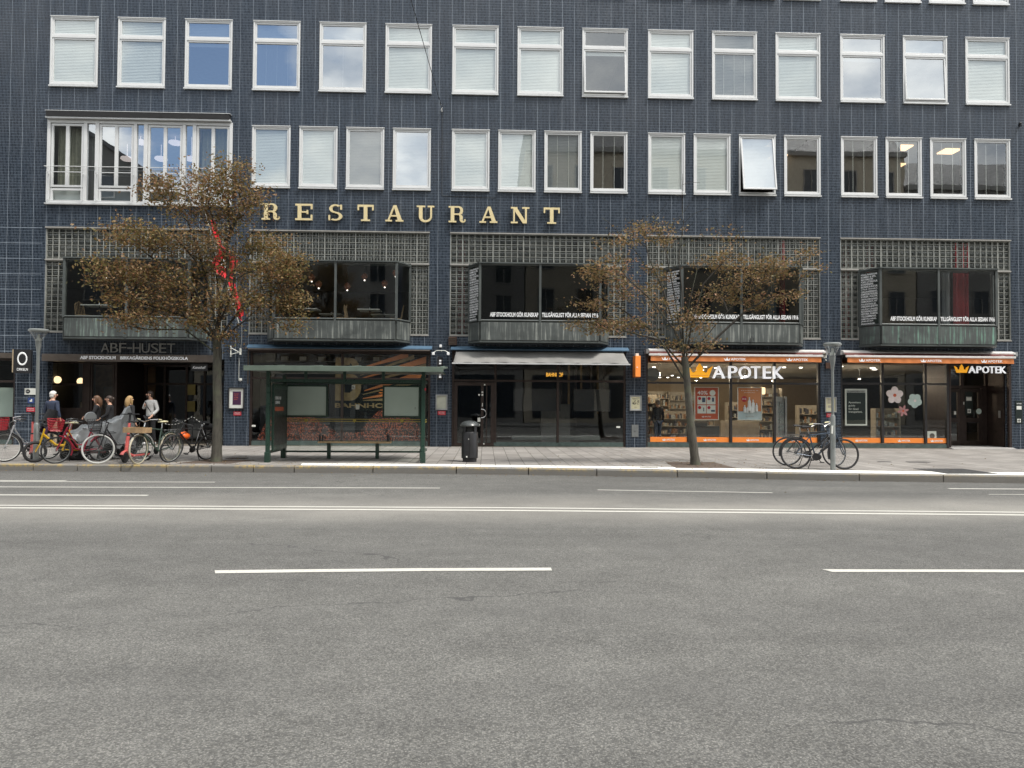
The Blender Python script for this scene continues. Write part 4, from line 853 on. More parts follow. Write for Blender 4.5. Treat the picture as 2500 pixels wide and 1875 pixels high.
m = MB(); m.tube([(-.9, -.05, 3.2), (-.95, -.5, 3.0), (-.98, -.9, 2.88)], .018, 6); m.tube([(4.5, -.05, 3.2), (4.55, -.5, 3.0), (4.6, -.9, 2.88)], .018, 6); m.build('arm', 'black_metal', t)
CR = [(.16, 0), (.84, 0), (1, .80), (.84, .60), (.80, .38), (.71, .33), (.63, .45), (.61, .70), (.5, 1), (.39, .70), (.37, .45), (.29, .33), (.20, .38), (.16, .60), (0, .80)]
def crown(m, x0, x1, z0, z1, y, d): m.prism([(x0+u*(x1-x0), z0+v*(z1-z0)) for u, v in CR], y-d, y)
def brand(parent, x0, x1, z0, z1, y, mat='letter_white', d=.003, nm='lettering'):
    w = x1-x0; m = MB(); crown(m, x0, x0+w*.29, z0, z1, y, d); m.build('crown', mat, parent); text('APOTEK', x0+w*.31, x1, z0+(z1-z0)*.05, z0+(z1-z0)*.80, y, mat, parent, nm, d, .015)
for x0, x1, lb, bx in ((5.36, 11.13, 'white and orange awning over the left pharmacy window', (5.78, 7.84, 9.92)), (11.93, 17.66, 'white and orange awning over the right pharmacy window and door', (12.36, 14.44, 16.50))):
    t = thing('awning', lb, 'awning', ((x0+x1)/2, 0, 3.3), 'orange pharmacy awnings')
    m = MB(); xprism(m, [(-.01, 3.47), (-.01, 3.33), (-.16, 3.32), (-.30, 3.36), (-.30, 3.40), (-.12, 3.47)], x0+.08, x1+.28); m.build('cassette', 'cassette_white', t)
    m = MB(); m.box(x0-.02, x0+.078, -.28, -.02, 3.30, 3.44); m.box(x1+.283, x1+.36, -.28, -.02, 3.30, 3.44); m.build('end_cap', 'alu', t)
    m = MB(); vs = [(x0+.08, -.28, 3.37), (x1+.2, -.28, 3.37), (x1, -.58, 3.28), (x0+.04, -.58, 3.28)]; m.add(vs, [(0, 1, 2, 3)]); m.build('cloth', 'awning_maroon' if 'awning_maroon' in M else (simple('awning_maroon', (.10, .022, .018), .8) and 'awning_maroon'), t)
    m = MB(); m.box(x0, x1+.04, -.64, -.58, 3.20, 3.27); m.build('front_bar', 'cassette_white', t, bevel=.01)
    m = MB(); n = 120; vs = [];
    for zz in (3.198, 3.03):
        for i in range(n+1): x = x0+.06+(x1-.04-x0-.04)*i/n; vs.append((x, -.61-(.012*math.sin(i*.9) if zz < 3.1 else 0), zz-(.012*abs(math.sin(i*.11)) if zz < 3.1 else 0)))
    m.add(vs, [(i, n+1+i, n+2+i, i+1) for i in range(n)]); vl = m.build('valance', 'orange', t, smooth=True)
    for b_ in bx: brand(vl, b_, b_+.74, 3.055, 3.165, -.632)
    m = MB(); m.tube([(x0+.3, -.02, 3.30), (x0+1.0, -.35, 3.31), (x0+.3, -.58, 3.27)], .018, 6); m.tube([(x1-.3, -.02, 3.30), (x1-1.0, -.35, 3.31), (x1-.3, -.58, 3.27)], .018, 6); m.build('arm', 'alu', t)
# big pharmacy signs
t = thing('pharmacy_sign', 'large white letters APOTEK with yellow crown before the left pharmacy window', 'sign', (8.4, -.2, 2.5))
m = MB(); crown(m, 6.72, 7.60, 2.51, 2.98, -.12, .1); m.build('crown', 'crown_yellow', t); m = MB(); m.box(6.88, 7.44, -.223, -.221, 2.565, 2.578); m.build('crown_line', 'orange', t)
for ch, a, b in (('A', 7.60, 8.02), ('P', 8.14, 8.44), ('O', 8.49, 8.90), ('T', 8.91, 9.22), ('E', 9.32, 9.58), ('K', 9.66, 10.00)): text(ch, a, b, 2.485, 2.90, -.12, 'glow_white', t, 'letter', .1, .004)
m = MB(); m.box(7.4, 10.0, -.10, -.07, 2.52, 2.555); m.build('rail', 'alu', t)
t = thing('pharmacy_sign', 'smaller white letters APOTEK with yellow crown above the recessed pharmacy door', 'sign', (16.8, -.1, 2.7))
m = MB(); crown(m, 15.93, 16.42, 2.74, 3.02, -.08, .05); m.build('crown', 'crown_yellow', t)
for ch, a, b in (('A', 16.42, 16.66), ('P', 16.70, 16.87), ('O', 16.90, 17.13), ('T', 17.14, 17.32), ('E', 17.36, 17.49), ('K', 17.52, 17.72)): text(ch, a, b, 2.73, 2.965, -.08, 'glow_white', t, 'letter', .05, .004)
m = MB(); m.box(15.9, 17.8, -.078, -.06, 2.76, 2.79); m.build('rail', 'black_metal', t)
# orange strips on the glass foot
for par, segs in ((s4, ((5.56, 6.81), (6.93, 8.24), (8.36, 9.74), (9.86, 11.27))), (s5, ((12.13, 13.46), (13.58, 14.96), (15.08, 15.74)))):
    for a, b in segs:
        m = MB(); m.box(a, b, .085, .092, .335, .505); st = m.build('orange_strip', 'orange_vivid', par); c = (a+b)/2; w = min(.44, (b-a)*.7); brand(st, c-w/2, c+w/2, .375, .46, .084, d=.002)
# posters hanging in the pharmacy windows
t = thing('poster', 'orange sale poster reading 40% in a white frame behind the leaning tree', 'poster', (7.5, .3, 1.1))
m = MB(); m.frame(7.11, 7.94, 1.08, 2.20, .022, .24, .27); m.build('frame', 'paper', t); m = MB(); m.box(7.13, 7.92, .252, .262, 1.10, 2.18); m.build('sheet', 'poster_red' if 'poster_red' in M else (simple('poster_red', (.50, .10, .045), .5) and 'poster_red'), t)
text('40%', 7.21, 7.56, 1.94, 2.07, .251, 'letter_white', t, 'lettering', .002, .01); m = MB(); m.lathe([(.10, 0), (.10, .003)], (7.73, .247, 2.0), 20, axis='y'); m.build('badge', 'paper', t)
m = MB()
for i in range(2):
    for j in range(2): m.box(7.21+i*.32, 7.51+i*.32, .247, .25, 1.30+j*.31, 1.58+j*.31)
m.build('panel', 'paper', t); m = MB()
for i in range(2):
    for j in range(2): m.lathe([(.055, 0), (.055, .002)], (7.285+i*.32, .243, 1.50+j*.31), 16, axis='y')
m.build('price_dot', 'red_paint', t); m = MB(); m.box(7.37, 7.48, .243, .246, 1.68, 1.84); m.box(7.71, 7.78, .243, .246, 1.70, 1.84); m.box(7.41, 7.44, .243, .246, 1.37, 1.50); m.box(7.68, 7.81, .243, .246, 1.36, 1.42); m.build('product', ['denim'], t)
brand(t, 7.36, 7.68, 1.17, 1.22, .250, d=.002)
t = thing('poster', 'orange and pale blue poster of white bottles in the third pharmacy window', 'poster', (9.0, .3, 1.1))
m = MB(); m.frame(8.59, 9.43, 1.08, 2.20, .022, .24, .27); m.build('frame', 'paper', t); m = MB(); m.box(8.61, 9.41, .252, .262, 1.38, 2.18, 0); m.box(8.61, 9.41, .252, .262, 1.10, 1.379, 1); m.build('sheet', ['orange', 'frost_blue' if 'frost_blue' in M else (simple('frost_blue', (.50, .60, .64), .5) and 'frost_blue')], t)
m = MB()
for x, w, z, h in ((8.99, .11, 1.40, .46), (9.12, .11, 1.36, .42), (8.83, .10, 1.34, .25), (9.24, .09, 1.38, .28), (8.92, .07, 1.33, .2), (9.07, .12, 1.33, .22)): m.lathe([(w/2, 0), (w/2, h*.7), (w*.2, h*.8), (w*.2, h)], (x, .225, z), 10); 
m.build('bottle', 'letter_white', t); m = MB(); m.lathe([(.10, 0), (.10, .003)], (8.82, .243, 1.80), 20, axis='y'); dt = m.build('badge', 'red_paint', t); text('3=2', 8.75, 8.89, 1.77, 1.83, .242, 'letter_white', t, 'lettering', .002, .01)
join_text([('Köp tre betala för två', 8.72, 9.30, 2.07, 2.11, .251), ('på utvalda varor', 8.82, 9.20, 2.0, 2.04, .251)], 'letter_white', t, depth=.002); brand(t, 8.86, 9.16, 1.18, 1.23, .250, 'grey_letter', d=.002)
t = thing('poster', 'dark green framed poster with pale writing in the right pharmacy window', 'poster', (12.6, .12, .9))
m = MB(); m.frame(12.26, 13.02, .92, 2.17, .05, .13, .16); m.build('frame', 'paper', t); m = MB(); m.box(12.31, 12.97, .14, .155, .97, 2.12); m.build('sheet', 'dark_board', t)
join_text([('Apotekens', 12.38, 12.80, 1.66, 1.74, .139), ('guide', 12.38, 12.61, 1.55, 1.63, .139), ('för ökad', 12.38, 12.72, 1.45, 1.525, .139), ('transparens.', 12.38, 12.86, 1.335, 1.415, .139)], 'paper', t, depth=.002, bold=.008)
m = MB(); m.box(12.31, 12.97, .136, .139, 2.04, 2.115); m.build('header', 'grey_letter', t); text('KOMMUNEN DO', 12.36, 12.92, 2.055, 2.10, .135, 'black_metal', t, depth=.002)
# flower decals
def flower(x, z, r, n, lb, m1, m2, a0=0, w=.42):
    t = thing('flower_decal', lb, 'decal', (x, .08, z), 'flower decals on the pharmacy glass'); m = MB()
    for k in range(n):
        a = a0+2*PI*k/n; pts = []
        for i in range(14):
            b = 2*PI*i/14; u = r*.55+r*.5*math.cos(b); v = r*w*math.sin(b); pts.append((x+u*math.cos(a)-v*math.sin(a), z+u*math.sin(a)+v*math.cos(a)))
        m.prism(pts, .070-.001*k, .076-.001*k)
    m.build('petal', m1, t); m = MB(); m.lathe([(r*.2, 0), (r*.2, .002)], (x, .060, z), 12, axis='y'); m.build('flower_centre', m2, t)
simple('petal_pink', (.66, .58, .56), .5); simple('petal_green', (.42, .52, .48), .5); simple('petal_rose', (.40, .20, .20), .5)
flower(13.95, 1.96, .29, 5, 'large pinkish white blossom decal, top left of the three on the pharmacy glass', 'petal_pink', 'poster_red', .3); flower(14.65, 1.78, .24, 5, 'pale green blossom decal, right of the three on the pharmacy glass', 'petal_green', 'petal_pink', .9, .5); flower(14.24, 1.43, .19, 6, 'small rose blossom decal, lowest of the three on the pharmacy glass', 'petal_rose', 'poster_red', .2, .22)
m = MB(); m.box(15.10, 15.42, .12, .13, .40, .74); ps = m.build('poster', 'paper', None); tag(ps, 'small white picture card at the foot of the narrow pharmacy window', 'poster'); m = MB(); m.lathe([(.09, 0), (.09, .003)], (15.27, .113, .58), 16, axis='y'); m.build('picture', 'bronze_light', ps)
# interior of the pharmacy
m = MB(); m.box(5.16, 18.9, 15, 15.1, .17, 3.44); m.box(5.16, 18.9, .45, 14.99, 3.02, 3.06, 1); m.box(5.155, 5.2, .33, 14.99, .17, 3.01); m.build('shop_lining', ['room_warm', 'room_lid' if 'room_lid' in M else (simple('room_lid', (.30, .27, .22), .8) and 'room_lid')], bld)
rp = random.Random(11)
for i, (px, py) in enumerate([(338, 340), (395, 402), (402, 458), (537, 430), (603, 450), (488, 488), (893, 337), (862, 372), (845, 468), (1008, 348), (1085, 490), (1288, 488), (1745, 342), (1925, 345)]):
    p = spot(1520+px/4.424, 820+py/4.424, 0); d = (p-CAMP); t_ = (3.0-CAMP.z)/d.z; p = CAMP+d*t_
    if p.y > 14: p = CAMP+d*((14-CAMP.y)/d.y)
    m = MB(); m.lathe([(.06, 0), (.06, -.03), (.02, -.03)], (p.x, p.y, 3.02), 14); tag(m.build('ceiling_spot', 'spot_white'), 'white round ceiling spot in the pharmacy', 'ceiling spot', 'round ceiling spots of the pharmacy')
for i, (x, y) in enumerate([(12.8, 1.6), (13.2, 3.2), (14.4, 2.4), (14.2, 4.6), (15.1, 3.6)]):
    m = MB(); m.lathe([(.09, 0), (.09, -.03), (.02, -.03)], (x, y, 3.02), 14); tag(m.build('ceiling_spot', 'spot_white'), 'white round ceiling spot in the pharmacy', 'ceiling spot', 'round ceiling spots of the pharmacy')
for i, (x, y) in enumerate([(6.2, 1.6), (7.8, 3.4), (9.4, 1.8), (10.8, 3.6), (6.6, 6.5), (9.2, 7.5), (12.2, 6.5), (13.0, 2.4), (14.6, 3.8), (8.0, 11.5), (12.4, 11.5)]):
    m = MB(); m.lathe([(.05, 0), (.05, -.03), (.01, -.03), (.01, -.30), (.07, -.34), (.08, -.38), (.06, -.38), (.05, -.35), (.005, -.32)], (x, y, 3.02), 14); dl = m.build('downlight', 'alu'); tag(dl, 'small round downlight on a short stem lighting the pharmacy', 'downlight', 'short-stemmed downlights of the pharmacy')
    ld = bpy.data.lights.new('downlight_lamp', 'POINT'); ld.energy = 34; ld.color = (1, .82, .60); ld.shadow_soft_size = .05
    lo_ = bpy.data.objects.new('lamp', ld); col.objects.link(lo_); lo_.location = (x, y, 2.62)
simple('goods_a', (.55, .48, .36), .5, 0, .5, 30); simple('goods_b', (.36, .20, .10), .5, 0, .5, 25); simple('goods_c', (.45, .50, .50), .5, 0, .5, 25); simple('goods_d', (.10, .10, .12), .5); simple('shelf_mat', (.42, .38, .31), .5)
def shelf(x0, x1, y, z1, lb, n=5, back=True, dense=1.0):
    t = thing('display_shelf', lb, 'shelf', ((x0+x1)/2, y, .17)); m = MB(); m.box(x0, x0+.03, y-.35, y, .17, z1); m.box(x1-.03, x1, y-.35, y, .17, z1); m.box(x0+.03, x1-.03, y-.02, y, .17, z1)
    m.build('case', 'shelf_mat', t); m = MB(); zs = [.22+(z1-.25)*i/n for i in range(n)]
    for z in zs: m.box(x0+.031, x1-.031, y-.34, y-.02, z, z+.025)
    m.build('shelf_board', 'shelf_mat', t); m = MB()
    for z in zs:
        x = x0+.06
        while x < x1-.1:
            w = rp.uniform(.04, .10); h = rp.uniform(.08, min(.24, (z1-.25)/n*.75))
            if rp.random() < .85*dense: m.box(x, x+w*.86, y-.30, y-.16, z+.027, z+.027+h, rp.randrange(4))
            x += w
    o = m.build('goods', ['goods_a', 'goods_b', 'goods_c', 'goods_d'], t); o['kind'] = 'stuff'
shelf(5.3, 6.3, 2.2, 1.95, 'tall warm-lit shelf at the far left of the pharmacy window', 6); shelf(6.5, 7.9, 3.2, 1.35, 'low shelf of boxes between the customer and the leaning tree', 4); shelf(6.6, 8.4, 9.4, 2.2, 'rear wall shelf of the pharmacy left of the counter', 6)
shelf(9.5, 10.6, 4.5, 1.7, 'dark filled shelf behind the bottle poster', 5); shelf(8.6, 10.8, 10.4, 2.2, 'rear wall shelf right of the counter', 5); shelf(13.9, 14.8, 1.6, 1.5, 'white shelf of cartons behind the blossom decals', 4); shelf(12.3, 13.6, 4.4, 1.6, 'shelf behind the green framed poster', 4); shelf(14.9, 15.7, 3.2, 1.5, 'narrow shelf beside the recessed pharmacy door', 4); shelf(11.0, 12.4, 6.3, 2.3, 'rear wall shelf behind the pier with the lamp post', 6)
m = MB(); m.box(7.15, 8.2, 1.0, 1.5, .17, .85); m.box(7.2, 7.8, 1.1, 1.3, .85, 1.02); tag(m.build('info_desk', 'frost2'), 'grey desk standing low behind the 40% poster', 'desk')
m = MB(); m.box(8.9, 10.2, 2.6, 3.1, .17, 1.0); tag(m.build('shop_counter', 'shelf_mat'), 'pale wooden counter below the bottle poster', 'counter')
t = thing('display_stand', 'narrow grey stand of blister packs in the fourth pharmacy window', 'display stand', (10.4, 1.0, .17)); m = MB(); m.box(10.18, 10.24, .9, 1.1, .17, 1.9); m.box(10.50, 10.56, .9, 1.1, .17, 1.9); m.box(10.24, 10.50, 1.05, 1.1, .17, 1.9); m.build('case', 'alu', t); m = MB()
for j in range(5):
    for i in range(3): m.box(10.255+i*.08, 10.32+i*.08, .98, 1.04, .42+j*.27, .62+j*.27)
m.build('pack', 'goods_c', t)
m = MB()
for x in (9.5, 9.85): m.lathe([(.10, 0), (.12, .02), (.12, .24), (.05, .25)], (x, 1.4, 1.98), 14)
tag(m.build('shop_lamp', 'globe_glow'), 'pair of glowing drum lamp shades beside the bottle poster', 'lamp')
m = MB(); m.lathe([(.235, 0), (.235, .02), (.2, .03)], (5.68, .3, 2.62), 28, axis='y'); tag(m.build('round_fan', 'alu_dull' if 'alu_dull' in M else (simple('alu_dull', (.16, .17, .17), .5) and 'alu_dull')), 'round grey disc fixed behind the upper left pharmacy glass', 'fan')
# recessed pharmacy door
rec = thing('pharmacy_entrance', 'recessed dark pharmacy entrance with glazed double door and pale step', 'entrance', (16.9, .6, .15))
m = MB(); m.box(17.94, 17.979, .33, 1.3, .17, 3.3); m.box(15.83, 17.979, .10, 1.3, 3.0, 3.04, 0); m.box(15.80, 15.84, .17, 1.3, .17, 3.0); m.build('recess_lining', 'bronze', rec)
m = MB(); m.frame(15.84, 17.94, .17, 3.0, .07, 1.2, 1.28); m.box(16.98, 17.07, 1.2, 1.28, .24, 2.93); m.box(15.91, 16.98, 1.2, 1.28, 2.24, 2.34); m.box(17.07, 17.87, 1.2, 1.28, 2.24, 2.34); m.box(17.74, 17.87, 1.2, 1.28, .24, 2.24); m.build('frame', 'bronze', rec, bevel=.004)
for a, b in ((15.91, 16.98), (17.07, 17.74)):
    m = MB(); m.frame(a, b, .25, 2.22, .12, 1.21, 1.27); m.box(a+.12, b-.12, 1.21, 1.27, 1.02, 1.18); d_ = m.build('door', 'bronze', rec, bevel=.003); m = MB(); quad(m, a+.1, b-.1, 1.24, .35, 2.12); m.build('pane', 'shop_glass', d_)
    m = MB(); m.box(a+.14, b-.14, 1.14, 1.17, 1.0, 1.03); m.build('handle', 'black_metal', d_)
m = MB(); quad(m, 15.91, 17.87, 1.24, 2.34, 2.93); m.build('pane', 'shop_glass', rec)
m = MB(); m.box(17.13, 17.40, 1.19, 1.2, 1.30, 2.12); m.build('notice_strip', 'dark_board', rec)
m = MB(); m.box(17.17, 17.36, 1.185, 1.189, 1.80, 1.94); m.box(17.21, 17.33, 1.185, 1.189, 1.36, 1.50); m.box(16.72, 16.80, 1.19, 1.195, 1.30, 1.42); m.box(17.06, 17.09, 1.18, 1.19, 1.66, 1.76); m.build('notice', 'paper', rec)
m = MB(); m.box(17.20, 17.33, 1.180, 1.184, 1.92, 1.935); m.box(17.265-.012, 17.265+.012, 1.180, 1.184, 1.38, 1.48); m.box(17.22, 17.253, 1.180, 1.184, 1.42, 1.44); m.box(17.277, 17.31, 1.180, 1.184, 1.42, 1.44); m.build('notice_print', 'black_metal', rec)
m = MB(); m.lathe([(.1, 0), (.1, .003)], (17.62, 1.185, 1.42), 18, axis='y'); m.build('round_sticker', 'frost', rec); m = MB(); m.box(17.925, 17.938, .5, .6, 1.2, 1.45); m.build('door_opener', 'alu', rec)
m = MB(); xprism(m, [(-.25, .153), (-.02, .20), (1.19, .20), (1.19, .153)], 15.80, 18.0); m.build('step', 'alu_step' if 'alu_step' in M else (simple('alu_step', (.30, .29, .28), .6) and 'alu_step'), rec)
m = MB(); m.box(15.84, 15.90, .05, .17, .2, 3.0); m.box(17.90, 17.98, .0, .10, .2, 3.0); m.build('jamb', 'bronze', rec)

# left entrance
ent = thing('entrance_hall_front', 'deep dark glazed entrance under the bronze canopy behind the bicycles', 'entrance', (-11.5, 1, .15))
m = MB(); m.box(-14.34, -12.60, .331, 3.0, 2.93, 2.99); m.box(-12.6, -8.5, .331, 3.0, 2.97, 2.999); m.build('ceiling', 'matt_black', ent)
m = MB(); m.frame(-14.85, -13.62, .30, 2.93, .06, .92, 1.0); m.box(-14.79, -13.68, .92, 1.0, 2.12, 2.19); m.box(-14.79, -13.68, .92, 1.0, 1.28, 1.36); m.box(-13.61, -13.42, .90, 1.02, .17, 2.93); m.frame(-13.41, -12.62, .17, 2.93, .06, .92, 1.0); m.box(-12.61, -12.53, .92, 3.0, .17, 2.93); m.build('window_frame', 'bronze', ent, bevel=.004)
m = MB(); quad(m, -14.79, -13.68, .96, 1.3, 2.87); quad(m, -13.35, -12.68, .96, .23, 2.87); m.build('pane', 'shop_glass', ent)
m = MB(); m.box(-14.79, -13.68, .93, .99, .36, 1.28); m.build('lower_panel', 'bronze', ent)
m = MB(); m.frame(-12.52, -8.4, .17, 2.95, .07, 3.0, 3.08)
for x in (-11.8, -11.0, -10.35, -9.6): m.box(x-.04, x+.04, 3.0, 3.08, .24, 2.88)
m.box(-12.45, -8.47, 2.99, 3.0, 2.2, 2.28); m.build('door_frame', 'bronze', ent); m = MB(); quad(m, -12.45, -8.47, 3.05, .2, 2.9); m.build('door_pane', 'shop_glass', ent)
simple('paper_yellow', (.36, .30, .10), .6)
for x, z in ((-10.80, 2.03), (-10.80, 1.42)): m = MB(); m.box(x-.14, x+.14, 2.95, 2.96, z-.19, z+.19); m.build('yellow_notice', 'paper_yellow', ent)
m = MB(); m.box(-8.63, -8.60, .331, 3.0, .17, 2.93); m.build('side_panel', 'bronze', ent)
m = MB(); m.box(-14.9, -12.65, 4.2, 4.25, .17, 3.4); m.build('rear_panel', 'room_cafe' if 'room_cafe' in M else (simple('room_cafe', (.20, .12, .06), .8, 0, .5, 3) and 'room_cafe'), ent)
for i, (px, py) in enumerate([(517, 395), (727, 410), (500, 452)]):
    p = spot(px/3.6867, 820+py/3.6867, 1.6 if i < 2 else 2.4); m = MB(); m.ball(p, .125 if i < 2 else .11, 18, 12); g_ = m.build('globe_lamp', 'globe_glow', None, smooth=True, off=p); tag(g_, ['round glowing globe lamp at the left of the cafe window', 'round glowing globe lamp at the right of the cafe window', 'lower round globe lamp further back in the cafe window'][i], 'lamp', 'globe lamps in the cafe window')
    m = MB(); m.tube([(p.x, p.y, p.z+.12), (p.x, p.y, 2.95)], .006, 5); m.build('cord', 'matt_black', g_)
t = thing('cafe_counter', 'warm brown cafe counter with jars behind the left entrance window', 'counter', (-14.2, 2.6, .17)); m = MB(); m.box(-14.85, -13.3, 2.6, 3.0, .17, 1.3); m.build('base', 'room_cafe', t); m = MB()
for i in range(16): x = -14.75+i*.09; m.lathe([(.03, 0), (.03, rp.uniform(.08, .22)), (.012, .25)], (x, 2.7+rp.uniform(0, .2), 1.3), 8, rp.randrange(3))
m.build('bottles_and_jars', ['goods_a', 'goods_b', 'goods_c'], t)['kind'] = 'stuff'
m = MB(); m.box(-13.3, -12.95, 1.6, 1.64, 1.55, 2.1); tag(m.build('cafe_board', 'bronze_light'), 'brown menu board hanging inside the narrow cafe pane', 'board')
# black and white barrier rope
t = thing('rope_barrier', 'sagging black and white rope strung between dark posts in the left entrance', 'rope barrier', (-10, .6, .17))
m = MB(); ps_ = [(-11.2, .5), (-9.85, .6), (-8.75, .5)]
for x, y in ps_: m.tube([(x, y, .17), (x, y, 1.13)], .02, 8); m.lathe([(.14, 0), (.14, .02), (.02, .035)], (x, y, .17), 16)
m.build('post', 'black_metal', t); m = MB()
for (a, ya), (b, yb) in zip(ps_, ps_[1:]):
    n = 26; P_ = [(a+(b-a)*i/n, ya+(yb-ya)*i/n, 1.10-.28*math.sin(PI*i/n)) for i in range(n+1)]
    for i in range(n): m.tube([P_[i], P_[i+1]], .015, 6, i % 2)
m.build('rope', ['black_cloth', 'paper'], t)
t = thing('folding_trestle', 'low thin white trestle frame standing in the left entrance', 'trestle', (-9.0, .2, .17)); m = MB()
for x in (-9.55, -9.0): m.tube([(x, .1, .17), (x+.18, .1, .82), (x+.4, .1, .17)], .012, 6)
m.tube([(-9.37, .1, .82), (-8.82, .1, .82)], .012, 6); m.build('frame', 'alu', t)

# ------------------------------------------------------------------ boxes and plates on the piers
def plate(name, lb, cat, x0, x1, z0, z1, fm, sm_, depth=.04, fw_=.02, group=None):
    t = thing(name, lb, cat, ((x0+x1)/2, 0, z0), group); m = MB(); m.frame(x0, x1, z0, z1, fw_, -depth, -.002); m.box(x0+fw_, x1-fw_, -.012, -.002, z0+fw_, z1-fw_); m.build('frame', fm, t, bevel=.003)
    m = MB(); m.box(x0+fw_, x1-fw_, -.018, -.0125, z0+fw_, z1-fw_); m.build('sheet', sm_, t); return t
t = plate('notice_case', 'black notice case with purple poster on the pier right of the entrance', 'notice case', -8.46, -7.94, 1.36, 2.07, 'black_metal', 'paper', .06, .03)
m = MB(); m.box(-8.32, -8.05, -.024, -.019, 1.50, 1.94); m.build('poster', 'paper_purple', t); join_text([('KONSERT', -8.28, -8.12, 1.84, 1.87, -.025), ('ONSDAG', -8.28, -8.15, 1.78, 1.81, -.025), ('KLUBB', -8.28, -8.14, 1.72, 1.75, -.025), ('SCEN', -8.28, -8.17, 1.66, 1.69, -.025)], 'poster_red', t, depth=.001)
def red_plate(x0, x1, z0, z1, lb):
    t = thing('red_plate', lb, 'sign', ((x0+x1)/2, 0, z0), 'small red plates under the notice cases'); m = MB(); m.box(x0, x1, -.012, -.001, z0, z1); m.build('panel', 'red_paint', t, bevel=.003)
    join_text([('AFFISCHERING', x0+.03, x1-.03, z1-.055, z1-.03, -.013), ('FÖRBJUDEN', x0+.03, x1-.03, z0+.03, z0+.055, -.013)], 'letter_white', t, depth=.001, bold=.01)
red_plate(-8.29, -8.04, 1.15, 1.28, 'small red plate under the purple poster case'); red_plate(-1.58, -1.32, 1.20, 1.34, 'small red plate under the blank case right of the shelter'); red_plate(11.55, 11.79, 1.20, 1.34, 'small red plate on the pier behind the right lamp post'); red_plate(-14.97, -14.70, 1.23, 1.37, 'small red plate lowest on the far left pier')
plate('notice_case', 'blank silver notice case on the pier right of the bus shelter', 'notice case', -1.65, -1.26, 1.37, 1.88, 'alu', 'paper_cream2' if 'paper_cream2' in M else (simple('paper_cream2', (.45, .46, .38), .6) and 'paper_cream2'), .05, .035)
t = plate('notice_case', 'silver notice case with cream printed sheet on the pier left of the pharmacy', 'notice case', 4.84, 5.24, 1.38, 1.89, 'alu', 'paper', .05, .03)
m = MB(); m.box(4.90, 5.18, -.024, -.019, 1.44, 1.84); m.build('poster', 'paper_cream', t); rq = random.Random(4); m = MB()
for i in range(26): x = rq.uniform(4.93, 5.13); z = rq.uniform(1.58, 1.71); m.box(x, x+rq.uniform(.01, .04), -.0255, -.0245, z, z+rq.uniform(.01, .03))
m.build('print', 'black_metal', t); join_text([('SÖNDAGSKAFÉ', 4.92, 5.16, 1.78, 1.81, -.024), ('ÖPPET HUS', 4.95, 5.13, 1.74, 1.765, -.024), ('18.30', 5.0, 5.08, 1.48, 1.51, -.024)], 'black_metal', t, depth=.001)
t = plate('notice_case', 'pale notice case half behind the right lamp post', 'notice case', 11.49, 11.88, 1.37, 1.88, 'alu', 'paper_cream', .05, .03)
m = MB(); m.box(11.58, 11.70, -.024, -.019, 1.66, 1.82); m.box(11.60, 11.76, -.024, -.019, 1.52, 1.60); m.build('print', 'shelf_mat', t)
t = thing('opening_hours_board', 'tall dark board with white squares on the far right pier', 'sign', (18.2, 0, 1.04)); m = MB(); m.box(18.11, 18.35, -.02, -.001, 1.03, 1.80); m.build('panel', 'dark_board', t); m = MB(); m.box(18.14, 18.31, -.024, -.021, 1.50, 1.62); m.box(18.16, 18.28, -.024, -.021, 1.06, 1.18); m.build('white_field', 'paper', t)
text('APOTEK', 18.14, 18.32, 1.68, 1.72, -.021, 'letter_white', t, depth=.002, bold=.01); m = MB(); m.box(18.205, 18.235, -.027, -.025, 1.07, 1.17); m.box(18.17, 18.204, -.027, -.025, 1.11, 1.13); m.box(18.236, 18.27, -.027, -.025, 1.11, 1.13); m.build('cross', 'black_metal', t)
t = thing('name_plate', 'white name plate with round dark emblem, topmost on the far left pier', 'sign', (-14.85, 0, 1.8)); m = MB(); m.box(-15.04, -14.68, -.015, -.001, 1.79, 2.0); m.build('panel', 'paper', t); m = MB(); m.lathe([(.07, 0), (.07, .003)], (-14.93, -.018, 1.895), 20, axis='y'); m.build('emblem', 'black_metal', t); text('KK', -14.97, -14.89, 1.875, 1.915, -.0185, 'paper', t, depth=.001, bold=.01)
t = thing('blue_plate', 'small dark blue plate with white symbol on the far left pier', 'sign', (-14.82, 0, 1.5)); m = MB(); m.box(-14.93, -14.73, -.012, -.001, 1.51, 1.69); m.build('panel', 'paper_blue', t); m = MB(); m.box(-14.87, -14.79, -.016, -.013, 1.56, 1.61); m.box(-14.83, -14.79, -.016, -.013, 1.611, 1.65); m.build('symbol', 'paper', t)
m = MB(); m.box(4.91, 5.14, -.015, -.001, .50, .91); m.box(5.0, 5.05, -.03, -.016, .70, .72); tag(m.build('meter_cabinet', 'alu_dull', bevel=.003), 'flat grey metal meter door low on the pier left of the pharmacy', 'cabinet')
t = thing('vent_box', 'brown slatted vent box above the middle shop awning', 'vent', (-1.09, 0, 3.5)); m = MB(); m.box(-1.24, -.97, -.10, -.0, 3.53, 3.80); m.build('housing', 'vent_rust', t, bevel=.01); m = MB()
for i in range(5): m.box(-1.22, -.99, -.115, -.101, 3.55+i*.05, 3.57+i*.05)
m.build('slats', 'bronze_light', t)
